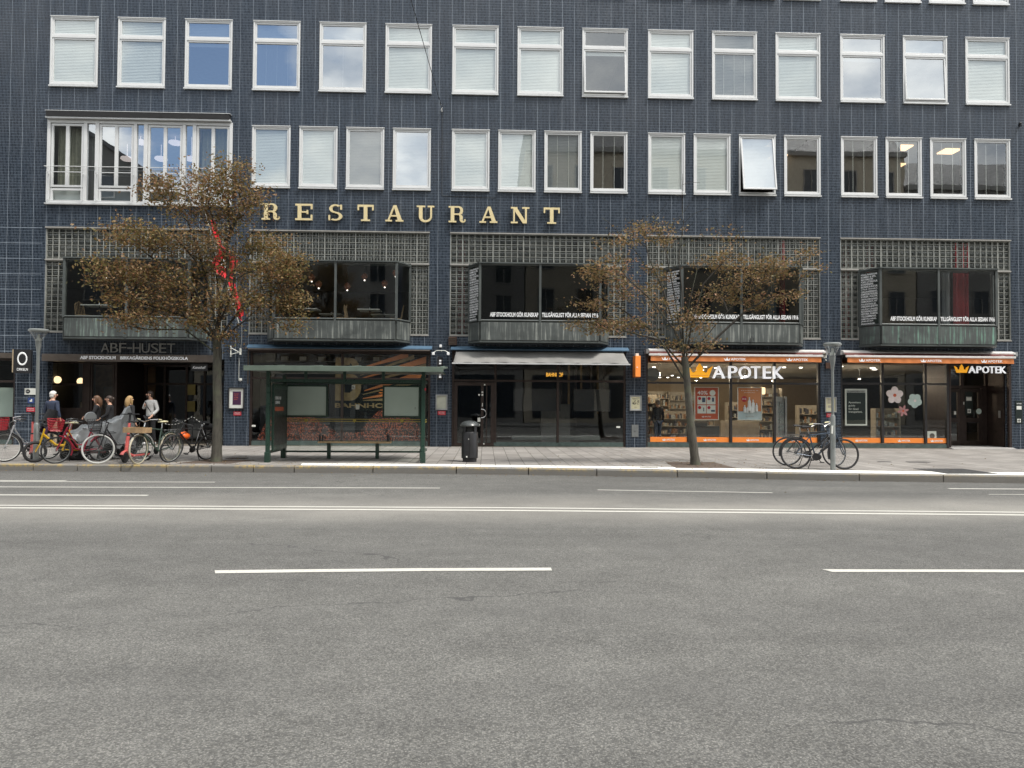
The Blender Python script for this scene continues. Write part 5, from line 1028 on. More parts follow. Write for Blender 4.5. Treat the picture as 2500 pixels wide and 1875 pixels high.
t = thing('projecting_sign', 'orange projecting pharmacy blade sign on the pier left of the pharmacy', 'sign', (5.03, -.2, 2.5)); m = MB(); m.plan([(4.93, -.52), (5.12, -.46), (5.12, -.06), (4.93, -.06)], 2.50, 3.20); m.build('blade', 'orange_vivid', t, bevel=.015); m = MB(); m.tube([(5.03, -.3, 3.2), (5.03, -.3, 3.26), (5.03, -.02, 3.26)], .012, 6); m.box(4.98, 5.08, -.34, -.25, 3.201, 3.29); m.build('bracket', 'paper', t)
m = MB(); crown(m, 4.96, 5.02, 2.80, 2.85, -.521, .003); m.build('crown', 'letter_white', t)
# floodlights and projecting dark sign on the pier right of the shelter
t = thing('twin_floodlight', 'pair of small white floodlights on a bracket on the pier right of the shelter', 'lamp', (-1.48, 0, 3.2)); m = MB(); m.tube([(-1.72, -.25, 3.27), (-1.62, -.25, 3.33), (-1.34, -.25, 3.33), (-1.23, -.25, 3.27)], .012, 6); m.tube([(-1.48, -.25, 3.33), (-1.48, 0, 3.33)], .014, 6); m.build('bracket', 'paper', t)
m = MB(); m.box(-1.77, -1.68, -.32, -.22, 3.18, 3.27); m.box(-1.28, -1.19, -.32, -.22, 3.18, 3.27); m.build('lamp_head', 'letter_white', t, bevel=.01)
m = MB(); m.box(-1.54, -1.46, -.10, 0, 3.45, 3.54); tag(m.build('security_camera', 'letter_white', bevel=.01), 'small white box camera on the tiles right of the shelter roof', 'camera')
t = thing('projecting_sign', 'narrow black projecting sign seen nearly edge on right of the shelter roof', 'sign', (-1.5, -.3, 2.4)); m = MB(); m.plan([(-1.58, -.62), (-1.52, -.64), (-1.42, -.05), (-1.48, -.04)], 2.35, 3.12); m.build('blade', 'black_metal', t, bevel=.01); m = MB()
for z in (2.42, 2.50, 2.62, 2.86, 2.95): m = MB(); m.box(-1.51, -1.44, -.655, -.642, z, z+.05); m.build('white_mark', 'letter_white', t)
pass
t = thing('wall_lantern', 'small cream wall lamp high on the pier behind the right lamp post', 'lamp', (11.45, 0, 3.2)); m = MB(); m.box(11.40, 11.50, -.16, -.04, 3.20, 3.30); m.build('lamp_head', 'paper', t, bevel=.01); m = MB(); m.tube([(11.45, -.10, 3.2), (11.5, -.10, 3.12), (11.56, -.02, 3.14)], .01, 6); m.build('bracket', 'paper', t)
m = MB(); m.box(11.52, 11.70, -.05, -.0, 2.85, 3.05); tag(m.build('junction_box', 'vent_rust'), 'small brown junction box on the pier behind the right lamp', 'box')
m = MB(); m.box(-8.10, -8.03, -.05, 0, 2.30, 2.38); m.tube([(-8.13, -.02, 3.05), (-8.13, -.02, 2.3), (-8.06, -.02, 2.26)], .008, 5); tag(m.build('socket_box', 'paper'), 'tiny white socket box with cable over the purple poster case', 'box')
t = thing('flag_bracket', 'white three-armed flagpole bracket on the pier right of the left tree', 'bracket', (-8.2, 0, 3.2)); m = MB(); m.box(-8.42, -8.39, -.04, 0, 3.08, 3.45); m.box(-8.09, -8.04, -.12, -.07, 3.15, 3.36); m.tube([(-8.4, -.05, 3.16), (-8.06, -.1, 3.24)], .012, 6); m.tube([(-8.4, -.05, 3.38), (-8.2, -.08, 3.28), (-8.06, -.1, 3.2)], .012, 6); m.build('plate', 'paper', t)
# red flag
t = thing('flag', 'long red flag hanging from a slanting pole behind the left tree', 'flag', (-8.2, -.1, 3.3))
pa, pb = Vector((-8.15, -.05, 4.2)), Vector((-8.75, -1.7, 7.6)); m = MB(); m.tube([pa, pb], [.018, .012], 8); m.ball(pb, .045); m.build('flagpole', 'paper', t)
m = MB(); n, k = 30, 8; vs = []
for i in range(n+1):
    v = i/n; top = Vector((-8.62, -1.3, 7.3)); bot = Vector((-7.78, -.9, 4.3)); c = top.lerp(bot, v); w = .004+.42*max(0, 1-((v-.44)/.14)**2)+.07*max(0, 1-((v-.93)/.06)**2)+.05*max(0, 1-((v-.1)/.08)**2)
    for j in range(k+1): u = j/k-.5; vs.append((c.x+u*w*2*.8, c.y+.10*math.sin(u*9+v*5)+u*.2, c.z+u*.25))
m.add(vs, [(i*(k+1)+j, i*(k+1)+j+1, (i+1)*(k+1)+j+1, (i+1)*(k+1)+j) for i in range(n) for j in range(k)]); m.build('flag_cloth', 'flag_red', t, smooth=True)
m = MB(); c = Vector((-8.22, -1.30, 5.95)); m.prism([(c.x-.10, c.z-.05), (c.x+.02, c.z-.16), (c.x+.12, c.z-.06), (c.x+.05, c.z+.10), (c.x-.08, c.z+.12)], c.y-.01, c.y); m.build('white_emblem', 'letter_white', t)
m = MB(); m.tube([(-7.78, -.9, 4.3), (-7.9, -.5, 3.8), (-8.06, -.1, 3.24)], .006, 5); m.build('halyard', 'paper', t)
# span wire anchored on the pier
t = thing('span_wire', 'thin black wire running from a wall anchor out over the street', 'cable', (-1.52, 0, 11.5)); a = Vector((-1.53, -.08, 11.50)); b = spot(580+1405/3.3182, 0, -9); e_ = a+(b-a)*2.6
m = MB(); m.tube([a, e_], .009, 6); m.build('wire', 'cable_black', t); m = MB(); m.tube([(-1.53, 0, 11.40), (-1.53, -.10, 11.48)], .025, 8); m.tube([a, a+(b-a).normalized()*.35], .022, 8); m.build('anchor', 'chrome', t)
m = MB(); m.tube([(-1.52, -.012, 11.4), (-1.50, -.012, 8.55)], .008, 5); m.tube([(-1.5, -.012, 8.55), (-1.1, -.012, 8.52), (.3, -.012, 8.5)], .006, 5); tag(m.build('wall_cable', 'cable_black'), 'thin cable running down the tiles below the wire anchor', 'cable')
m = MB(); m.tube([(18.37, 0, 11.3), (18.33, -.12, 11.25)], .03, 8); m.ball((18.37, -.04, 11.36), .045); tag(m.build('wall_anchor', 'cable_black'), 'small black wall anchor on the tiles at the right edge', 'anchor')
# ================================================================== BUS SHELTER
sh = thing('bus_shelter', 'dark green glazed bus shelter with bench standing on the pavement', 'bus shelter', (-3.4, -6.1, .15))
SX0, SX1, YF, YB = -5.22, -1.50, -6.87, -5.42
for x, y, z1 in ((SX0, YF, 2.34), (SX1, YF, 2.34), (SX0, YB, 2.3), (SX1-.14, YB, 2.3)):
    m = MB(); m.box(x-.045, x+.045, y-.045, y+.045, .40, z1); m.box(x-.062, x+.062, y-.062, y+.062, .15, .40); m.build('post', 'shelter_green', sh, bevel=.008)
m = MB(); m.box(SX0+.046, SX1-.046, YF-.03, YF+.03, 2.09, 2.16); m.box(SX0+.046, SX1-.186, YB-.03, YB+.03, 2.08, 2.15); m.box(SX0-.028, SX0+.028, YF+.046, YB-.046, 2.09, 2.155); m.box(SX1-.06, SX1-.004, YF+.046, YB-.046, 2.09, 2.155)
for x in (-4.33, -3.4, -2.47): m.box(x-.035, x+.035, YF-.025, YF+.025, 2.161, 2.34)
m.build('beam', 'shelter_green', sh, bevel=.004)
m = MB(); m.box(SX0+.046, SX1-.186, YB-.022, YB+.022, .30, .345); m.box(SX0-.02, SX0+.02, YF+.046, YB-.046, .36, .42); m.box(SX1-.05, SX1-.01, YF+.046, YB-.046, .36, .42); m.build('lower_rail', 'shelter_green', sh)
m = MB(); xprism(m, [(-7.28, 2.40), (-7.28, 2.44), (-5.2, 2.56), (-5.2, 2.52)], -5.68, -1.0); m.box(-5.68, -1.0, -7.33, -7.281, 2.335, 2.455)
for x in (-5.3, -4.3, -3.3, -2.3, -1.1): xprism(m, [(-7.25, 2.441), (-7.25, 2.455), (-5.22, 2.575), (-5.22, 2.561)], x-.03, x+.03)
m.build('roof', 'shelter_roof_metal', sh, bevel=.004)
m = MB(); m.box(-5.60, -1.06, -7.25, -5.25, 2.345, 2.385); m.build('roof_underside', 'shelter_green', sh)
m = MB(); quad(m, SX0+.05, SX1-.19, YB, .345, 2.08); m.build('rear_glass', 'shelter_glass', sh)
for x, nm in ((SX0, 'side_glass'), (SX1-.03, 'side_glass')): m = MB(); m.add([(x, YF+.05, .42), (x, YB-.05, .42), (x, YB-.05, 2.09), (x, YF+.05, 2.09)], [(0, 1, 2, 3)]); m.build(nm, 'shelter_glass', sh)
for a, b in ((-5.16, -4.08), (-2.67, -1.69)):
    m = MB(); m.frame(a, b, 1.21, 2.05, .045, YB-.09, YB-.01); cs = m.build('poster_case', 'shelter_green', sh, bevel=.004); m = MB(); m.box(a+.045, b-.045, YB-.07, YB-.02, 1.255, 2.005); m.build('frosted_panel', 'frost', cs)
m = MB(); m.box(-1.83, -1.82, YB-.075, YB-.072, 1.43, 1.49); m.build('scratch', 'black_metal', sh)
m = MB()
for z in (1.10, 1.155): m.box(SX0+.05, SX1-.19, YB-.012, YB-.006, z, z+.018); m.box(SX1-.035, SX1-.026, YF+.05, YB-.05, z, z+.018)
for x in (-4.65, -3.4, -2.17):
    m.prism([(x-.04, 1.18), (x-.04, 1.12), (x, 1.07), (x+.04, 1.12), (x+.04, 1.18), (x, 1.16)], YB-.02, YB-.013)
m.build('glass_band', 'gold_yellow' if 'gold_yellow' in M else (simple('gold_yellow', (.42, .33, .06), .5) and 'gold_yellow'), sh)
# framed timetable cheek at the left
ck = MB(); ck.box(SX0+.06, SX0+.11, YF+.10, YF+.16, .42, 2.05); ck.box(SX0+.06, SX0+.11, YB-.16, YB-.10, .42, 2.05); ck.box(SX0+.06, SX0+.11, YF+.16, YB-.16, .42, .55); ck.box(SX0+.06, SX0+.11, YF+.16, YB-.16, 1.92, 2.05); ck = ck.build('side_case', 'shelter_green', sh, bevel=.003)
m = MB(); m.box(SX0+.07, SX0+.10, YF+.16, YB-.16, .55, 1.92); m.build('timetable_panel', 'dark_board', ck)
join_text([('BOKA NU', .1, .6, 1.66, 1.74, 0), ('SOMMAR', .1, .5, 1.55, 1.63, 0)], 'letter_white', ck, depth=.003, bold=.02, origin=(SX0+.101, YF+.16, 0), ux=Vector((0, 1, 0)), nrm=Vector((1, 0, 0)))
m = MB(); m.box(SX0+.101, SX0+.104, YF+.25, YF+1.0, 1.38, 1.48); m.build('red_field', 'poster_red', ck)
m = MB(); m.box(-3.48, -3.39, YB-.02, YB-.012, 2.0-.05, 2.0+.05); st_ = m.build('line_plate', 'paper', sh); text('SL', -3.465, -3.405, 1.975, 2.02, YB-.021, 'black_metal', sh, depth=.002, bold=.02)
m = MB(); m.box(-3.37, -3.28, YB-.02, YB-.012, 1.42, 1.55); m.build('sticker', 'paper', sh); m = MB(); m.box(-1.47, -1.44, YF-.05, YF+.02, 1.90, 1.96); m.build('sticker', 'red_paint', sh)
bn = MB(); bn.box(-4.28, -2.42, -5.72, -5.42-.06, .555, .60); bn = lab(bn.build('bench', 'bench_wood', sh, bevel=.008), 'varnished wooden bench plank on green legs')
for x in (-4.02, -2.78): m = MB(); m.box(x-.045, x+.045, -5.62, -5.54, .15, .554); m.build('leg', 'shelter_green', bn, bevel=.004)
for x in (-4.25, -4.18, -2.52, -2.48): m = MB(); m.box(x-.012, x+.012, -5.66, -5.54, .602, .76); m.build('armrest', 'black_metal', bn)

# ================================================================== LITTER BIN, LAMPS
t = local_thing('litter_bin', 'tall black litter bin with domed lid beside the pavement edge', 'litter bin', (-.38, -6.45, .15))
m = MB(); m.lathe([(.175, 0), (.175, .08), (.19, .09), (.205, .10), (.205, .72), (.195, .74)], (0, 0, 0), 32); m.build('drum', 'black_metal', t, smooth=True)
m = MB(); m.lathe([(.235, .88), (.245, .905), (.22, .945), (.17, .985), (.10, 1.01), (.02, 1.02)], (0, 0, 0), 32); m.build('lid', 'bin_lid' if 'bin_lid' in M else (simple('bin_lid', (.05, .055, .055), .3) and 'bin_lid'), t, smooth=True)
m = MB()
for k in range(4): a = PI/4+k*PI/2; m.box(-.04, .04, -.015, .015, .72, .89); n8 = len(m.v)-8; m.xf(Matrix.Rotation(a, 4, 'Z') @ Matrix.Translation((0, -.19, 0)), n8)
m.build('lid_post', 'black_metal', t); m = MB(); m.lathe([(.15, .70), (.16, .74), (.15, .88)], (0, 0, 0), 24); m.build('liner', 'matt_black', t)
m = MB(); m.box(-.085, -.05, -.212, -.204, .12, .155); m.box(-.03, -.015, -.212, -.204, .56, .58); m.build('sticker', 'paper', t)
m = MB(); m.box(-.006, .006, -.212, -.20, .12, .70); m.build('door_seam', 'matt_black', t)
def lamp(x, y, h, lb, w=.39, rp_=.027, rb=.055, hb=1.15):
    t = local_thing('street_lamp', lb, 'street lamp', (x, y, .15)); m = MB()
    m.tube([(0, 0, 0), (0, 0, hb), (0, 0, hb+.04)], [rb, rb, rp_+.008], 16); m.tube([(0, 0, hb+.04), (0, 0, h-.50)], rp_+.004, 14); m.build('pole', 'lamp_grey', t, smooth=True)
    m = MB(); m.lathe([(rb+.006, 0), (rb+.006, .0+hb*.97), (rb+.002, hb*.985)], (0, 0, 0), 16) if False else m.box(-.02, .02, -rb-.006, -rb+.004, .5, .78); m.build('service_hatch', 'lamp_grey', t)
    m = MB(); m.lathe([(rp_+.006, h-.62), (.045, h-.50), (.062, h-.40), (.066, h-.30), (.04, h-.28)], (0, 0, 0), 20); m.build('neck', 'lamp_grey', t, smooth=True)
    m = MB(); m.lathe([(.068, h-.30), (.09, h-.24), (w/2-.015, h-.06)], (0, 0, 0), 24); m.f = m.f[:-2]; m.m = m.m[:-2]; m.build('glass_bowl', 'lamp_glass', t, smooth=True)
    m = MB(); m.lathe([(w/2-.02, h-.065), (w/2, h-.055), (w/2, h-.025), (w/2-.03, h), (.02, h+.006)], (0, 0, 0), 28); m.build('lamp_cap', 'lamp_grey', t, smooth=True)
    m = MB(); m.lathe([(.055, h-.29), (.06, h-.25), (.03, h-.20), (.02, h-.12)], (0, 0, 0), 14); m.build('bulb', 'paper', t, smooth=True)
    m = MB()
    for k in range(3): a = k*2*PI/3+.5; m.tube([(.064*math.cos(a), .064*math.sin(a), h-.30), (.08*math.cos(a), .08*math.sin(a), h-.2), ((w/2-.02)*math.cos(a), (w/2-.02)*math.sin(a), h-.05)], .006, 5)
    m.build('stay', 'lamp_grey', t); return t
lamp(-10.69, -6.82, 3.16, 'grey street lamp standing among the bicycles at the left', .45, .034, .065, .88)
tr = lamp(7.80, -8.53, 2.86, 'grey street lamp with the blue bicycles leaning on it at the right', .39, .027, .055, 1.20)
m = MB(); m.tube([(-.035, -.05, 1.0), (-.045, -.048, .82)], .02, 6); m.build('sticker', 'paper', tr)

# ================================================================== BICYCLES AND SCOOTERS
def wheel(root, c, Rr, tyre, rim='chrome', ax=(0, 1, 0), tw=.020, nsp=14, xm=None, front=True, spk='alu_dull'):
    c = Vector(c); ax = Vector(ax).normalized(); X = Matrix.Identity(4) if xm is None else xm
    m = MB(); m.ring(c, ax, Rr-tw-.012, .012, 40, 6, fl=1.1); m.xf(X); w = m.build('wheel', rim, root, smooth=True)
    m = MB(); m.ring(c, ax, Rr-tw, tw, 44, 8); m.xf(X); m.build('tyre', tyre, w, smooth=True)
    m = MB(); u = Vector((1, 0, 0)); 
    if abs(ax.dot(u)) > .5: u = Vector((0, 1, 0))
    v = ax.cross(u)
    for i in range(nsp*2):
        a = PI*i/nsp; s = .028 if i % 2 else -.028; b = a+(.35 if (i//2) % 2 else -.35)
        m.tube([c+ax*s+(u*math.cos(b)+v*math.sin(b))*.022, c+(u*math.cos(a)+v*math.sin(a))*(Rr-tw-.02)], .0016, 4, cap=False)
    m.xf(X); m.build('spokes', spk, w)
    m = MB(); m.tube([c-ax*.045, c+ax*.045], .02, 10); m.xf(X); m.build('hub', spk, w); return w
def bike(lb, fr, re_, frame='bike_black', tyre='rubber', Rw=.34, style='diamond', steer=0, lean=0, guards=None, rack=None, basket=None, bars='flat', saddle='rubber', grips='rubber', seat_h=.93, tw=.02, light=False, motor=False, extra=None, stand=True, crankm='black_metal', rim='alu_dull', z=.15):
    fr, re_ = Vector((*fr, 0)), Vector((*re_, 0)); d = fr-re_; wb = 1.06 if Rw > .3 else .98; mid = (fr+re_)/2; a = math.atan2(d.y, d.x); mid = fr-Vector((math.cos(a), math.sin(a), 0))*wb/2
    t = local_thing('bicycle', lb, 'bicycle', (mid.x, mid.y, z), 'bicycles parked on the pavement'); t.rotation_euler = (Matrix.Rotation(a, 4, 'Z') @ Matrix.Rotation(lean, 4, 'X')).to_euler()
    ra, fa = Vector((-wb/2, 0, Rw)), Vector((wb/2, 0, Rw)); bb = Vector((-.10, 0, .28)); st = Vector((-.23, 0, seat_h-.13)); ht, hb_ = Vector((wb/2-.19, 0, .86)), Vector((wb/2-.135, 0, .70)); sd = Vector((-.255, 0, seat_h))
    if Rw < .3: ht, hb_ = Vector((wb/2-.17, 0, .80)), Vector((wb/2-.12, 0, .58))
    m = MB(); r = .017
    m.tube([bb, st], r, 8)
    if style == 'diamond': m.tube([st+(bb-st)*.06, ht+(hb_-ht)*.15], r*.9, 8); m.tube([bb, hb_+(ht-hb_)*.15], r*1.15, 8)
    elif style == 'step': m.tube([bb+(st-bb)*.28, Vector((.08, 0, .42)), hb_+(ht-hb_)*.7], r, 8); m.tube([bb, Vector((.1, 0, .33)), hb_+(ht-hb_)*.1], r*1.1, 8)
    elif style == 'cargo': m.tube([bb+(st-bb)*.2, Vector((.06, 0, .40)), hb_+(ht-hb_)*.4], .030, 8); m.tube([bb+(st-bb)*.55, Vector((-.36, 0, .52)), ra], .022, 8)
    for s in (-.045, .045): m.tube([bb+Vector((0, s*.6, 0)), ra+Vector((0, s, 0))], .010, 6); m.tube([st+(bb-st)*.12+Vector((0, s*.3, 0)), ra+Vector((0, s, 0))], .009, 6)
    m.tube([hb_, ht], .021, 10); m.tube([bb-Vector((0, .035, 0)), bb+Vector((0, .035, 0))], .024, 10); m.build('frame', frame, t, smooth=True)
    S = Matrix.Translation(hb_) @ Matrix.Rotation(steer, 4, (ht-hb_).normalized()) @ Matrix.Translation(-hb_)
    wheel(t, ra, Rw, tyre, rim, tw=tw); wheel(t, fa, Rw, tyre, rim, tw=tw, xm=S)
    m = MB()
    cw = hb_+(hb_-ht).normalized()*.02
    for s in (-.048, .048): m.tube([cw+Vector((0, s*.7, 0)), cw.lerp(fa, .45)+Vector((-.012, s, 0)), fa+Vector((0, s, 0))], [.013, .012, .009], 6)
    m.tube([cw+Vector((0, -.05, 0)), cw+Vector((0, .05, 0))], .015, 6); m.xf(S); m.build('fork', frame if frame != 'bike_silver' else 'bike_silver', t, smooth=True)
    up_ = (ht-hb_).normalized(); hs = ht+up_*.10; m = MB(); g = MB()
    m.tube([ht, hs, hs+Vector((.05, 0, .02))], .013, 6); hc = hs+Vector((.05, 0, .02))
    if bars == 'flat': P1 = [hc+Vector((-.04, -.30, .01)), hc+Vector((0, -.12, 0)), hc+Vector((0, .12, 0)), hc+Vector((-.04, .30, .01))]
    else: P1 = [hc+Vector((-.26, -.27, .04)), hc+Vector((-.12, -.27, .06)), hc+Vector((0, -.15, .05)), hc, hc+Vector((0, .15, .05)), hc+Vector((-.12, .27, .06)), hc+Vector((-.26, .27, .04))]
    m.tube(P1, .011, 8); 
    for e0, e1 in ((P1[0], P1[1]), (P1[-1], P1[-2])): g.tube([e0, e0+(e1-e0).normalized()*.11], .017, 8)
    for e0, e1 in ((P1[0], P1[1]), (P1[-1], P1[-2])): q = e0+(e1-e0).normalized()*.12; m.tube([q, q+Vector((.05, 0, -.03)), e0+Vector((.06, 0, -.04))], .006, 5)
    m.tube([hc+Vector((0, -.1, 0)), hc+Vector((.10, -.05, -.06)), hb_+Vector((.03, -.03, .05)), bb+Vector((.05, -.02, .05))], .004, 5)
    m.xf(S); g.xf(S); h = m.build('handlebar', 'chrome' if bars != 'flat' else 'black_metal', t, smooth=True); g.build('grip', grips, h, smooth=True)
    m = MB(); m.tube([st, sd], .013, 8); m.build('seat_post', 'chrome', t)
    m = MB(); m.tube([sd+Vector((-.13, 0, .025)), sd+Vector((-.06, 0, .035)), sd+Vector((.03, 0, .025)), sd+Vector((.14, 0, .015))], [.065, .078, .035, .018], 10, flat=1); n0 = 0
    m.v = [(x, y, sd.z+.03+(z_-sd.z-.03)*.38) for x, y, z_ in m.v]; m.build('saddle', saddle, t, smooth=True)
    m = MB(); m.lathe([(.085, -.003), (.085, .003)], bb+Vector((0, -.05, 0)), 22, axis='y'); m.tube([bb+Vector((0, -.06, 0)), bb+Vector((.11, -.07, -.12))], .009, 6); m.tube([bb+Vector((0, .06, 0)), bb+Vector((-.11, .07, .12))], .009, 6); m.box(bb.x+.07, bb.x+.15, -.15, -.07, bb.z-.135, bb.z-.115); m.box(bb.x-.15, bb.x-.07, .07, .15, bb.z+.11, bb.z+.13)
    m.tube([bb+Vector((0, -.05, .083)), ra+Vector((0, -.05, .03))], .005, 4); m.tube([bb+Vector((0, -.05, -.083)), ra+Vector((0, -.05, -.03))], .005, 4); m.build('crank', crankm, t)
    if motor: m = MB(); m.ball(bb+Vector((.04, 0, .0)), (.10, .05, .08)); m.build('motor', 'black_metal', t, smooth=True); m = MB(); m.tube([bb+(hb_-bb)*.25+Vector((0, 0, .02)), bb+(hb_-bb)*.8+Vector((0, 0, .01))], .034, 10); m.build('battery', 'black_metal', t)
    if guards:
        m = MB(); m.ring(ra, (0, 1, 0), Rw+.015, .018, 24, 5, a0=R(-10), a1=R(150), fl=1.2); m.build('mudguard', guards, t, smooth=True); m = MB(); m.ring(fa, (0, 1, 0), Rw+.015, .018, 20, 5, a0=R(-20+0), a1=R(85), fl=1.2); m.xf(S); m.build('mudguard', guards, t, smooth=True)
    if rack:
        z_ = 2*Rw+.07; m = MB(); m.tube([(-.30, -.06, z_), (-wb/2-.28, -.06, z_), (-wb/2-.28, .06, z_), (-.30, .06, z_)], .007, 6); m.tube([(-.4, -.06, z_), (-.4, .06, z_)], .006, 5); m.tube([(-.6, -.06, z_), (-.6, .06, z_)], .006, 5)
        for s in (-.06, .06): m.tube([ra+Vector((0, s, 0)), (-wb/2-.1, s, z_)], .006, 5); m.tube([ra+Vector((0, s, 0)), (-.4, s, z_)], .006, 5)
        m.build('rear_rack', rack, t)
    if basket:
        bm_, wd_, kind = basket; m = MB(); cx, cz = wb/2+.06, (.90 if kind == 'wire' else .83); a_, b_ = .15, wd_
        if kind == 'wire':
            for z_, f_ in ((cz-.13, .75), (cz-.06, .84), (cz, .92), (cz+.06, .98), (cz+.12, 1.0)): m.tube([(cx-a_*f_, -b_*f_, z_), (cx+a_*f_, -b_*f_, z_), (cx+a_*f_, b_*f_, z_), (cx-a_*f_, b_*f_, z_), (cx-a_*f_, -b_*f_, z_)], .006 if z_ < cz+.1 else .009, 5)
            for i in range(9):
                u = -1+2*i/8
                for s in (-1, 1): m.tube([(cx+a_*u*.75, s*b_*.75, cz-.13), (cx+a_*u, s*b_, cz+.12)], .004, 4); m.tube([(cx+s*a_*.75, b_*u*.75, cz-.13), (cx+s*a_, b_*u, cz+.12)], .004, 4)
            for i in range(6): u = -1+2*i/5; m.tube([(cx-a_*.75, b_*u*.75, cz-.13), (cx+a_*.75, b_*u*.75, cz-.13)], .004, 4)
        else:
            m.frame(-.24, .24, 0, .10, .02, -.18, -.165); m.v = []; m.f = []; m.m = []
            for (x0, x1, y0, y1) in ((cx-.18, cx+.18, -.24, -.225), (cx-.18, cx+.18, .225, .24), (cx-.18, cx-.165, -.224, .224), (cx+.165, cx+.18, -.224, .224)): m.box(x0, x1, y0, y1, cz-.10, cz+.02)
            m.box(cx-.164, cx+.164, -.224, .224, cz-.10, cz-.088)
        m.xf(S); m.build('crate' if kind != 'wire' else 'basket', bm_, t); m = MB(); m.tube([(cx-.12, -.05, cz-.12), (wb/2-.02, -.05, Rw+.36)], .006, 5); m.tube([(cx-.12, .05, cz-.12), (wb/2-.02, .05, Rw+.36)], .006, 5); m.xf(S); m.build('basket_stay', 'black_metal', t)
    if stand: m = MB(); m.tube([(-.16, .04, .26), (-.22, .16, .0)], .009, 6); m.build('kickstand', 'black_metal', t)
    return t
b1_ = bike('silver step-through bicycle with red plastic basket at the left edge', (-11.32, -7.0), (-10.85, -6.1), 'bike_silver', 'rubber', .34, 'step', -.6, -.05, 'black_metal', 'black_metal', ('red_plastic' if 'red_plastic' in M else (simple('red_plastic', (.36, .02, .03), .4) and 'red_plastic'), .18, 'wire'), 'city', grips='rubber', rim='paper')
m = MB(); m.tube([(-.42, 0, .78), (-.52, 0, 1.0), (-.58, 0, 1.22)], [.13, .16, .12], 12, flat=.9); m.build('child_seat', 'black_cloth', b1_, smooth=True); m = MB(); m.tube([(-.42, -.1, .8), (-.3, -.12, .6)], .05, 8); m.tube([(-.42, .1, .8), (-.3, .12, .6)], .05, 8); m.build('seat_bag', 'paper_purple', b1_)
bike('yellow small-wheeled cargo bicycle with fat black tyres left of the red one', (-10.52, -7.18), (-9.85, -6.40), 'bike_yellow', 'rubber', .255, 'cargo', -.15, -.13, None, None, None, 'flat', 'saddle_cream', tw=.036, seat_h=.90, rim='black_metal')
bike('dark red bicycle with red wire basket leaning behind the yellow one', (-9.93, -7.42), (-9.35, -6.55), 'bike_red', 'rubber', .315, 'step', -.35, -.22, 'bike_red', 'black_metal', ('red_plastic', .19, 'wire'), 'city')
bike('black bicycle with white tyres and black wire basket beside the grey tarpaulin', (-8.88, -7.55), (-8.25, -6.55), 'bike_black', 'tyre_white', .345, 'step', -.62, -.04, 'black_metal', 'black_metal', ('black_metal', .17, 'wire'), 'flat', tw=.022)
bike('green bicycle with cream tyres and wooden crate on its front rack', (-7.93, -7.62), (-7.62, -6.62), 'bike_green', 'tyre_cream', .345, 'diamond', .15, .03, 'bike_green', 'chrome', ('crate_wood', .24, 'crate'), 'city', 'saddle_cream', 'saddle_cream', rim='bike_green')
bike('plain black bicycle standing behind the red basket bicycle', (-10.05, -6.15), (-9.35, -5.45), 'bike_black', 'rubber', .34, 'diamond', .2, -.08, 'black_metal', 'black_metal', None, 'flat')
b6 = bike('dark bicycle with an orange helmet hung on it, last of the left row', (-7.47, -7.05), (-6.95, -6.15), 'bike_black', 'rubber', .345, 'diamond', .1, -.24, None, 'black_metal', None, 'flat')
m = MB(); m.ball((.16, -.10, .62), (.15, .11, .10), 16, 10); hm = m.build('helmet', 'helmet_orange', None, smooth=True, off=(0, 0, 0)); hm.matrix_world = Matrix.Translation(b6.location) @ b6.rotation_euler.to_matrix().to_4x4(); tag(hm, 'bright orange helmet hanging on the dark bicycle beside the left tree', 'helmet')
m = MB()
for s in (-.05, .0, .05): m.tube([(.03, -.10+s, .64), (.10, -.11+s*1.2, .705), (.16, -.12+s*1.3, .722), (.24, -.11+s*1.2, .70), (.30, -.10+s, .63)], .008, 5)
m.build('vent_strip', 'black_metal', hm)
m = MB(); m.ball((-.42, 0, .86), (.16, .09, .08), 12, 8); m.build('rack_bag', 'black_cloth', b6, smooth=True)
bike('slim dark bicycle with chrome city bars behind the blue electric one', (8.28, -7.55), (7.22, -7.33), 'bike_black', 'rubber', .345, 'diamond', .5, .05, None, None, None, 'city', 'rubber', 'saddle_cream', rim='chrome')
bike('blue grey electric bicycle with motor locked to the right lamp post', (8.13, -8.38), (7.08, -8.25), 'bike_blue', 'rubber', .35, 'diamond', .12, -.05, 'black_metal', 'black_metal', None, 'flat', motor=True, tw=.024, rim='black_metal')
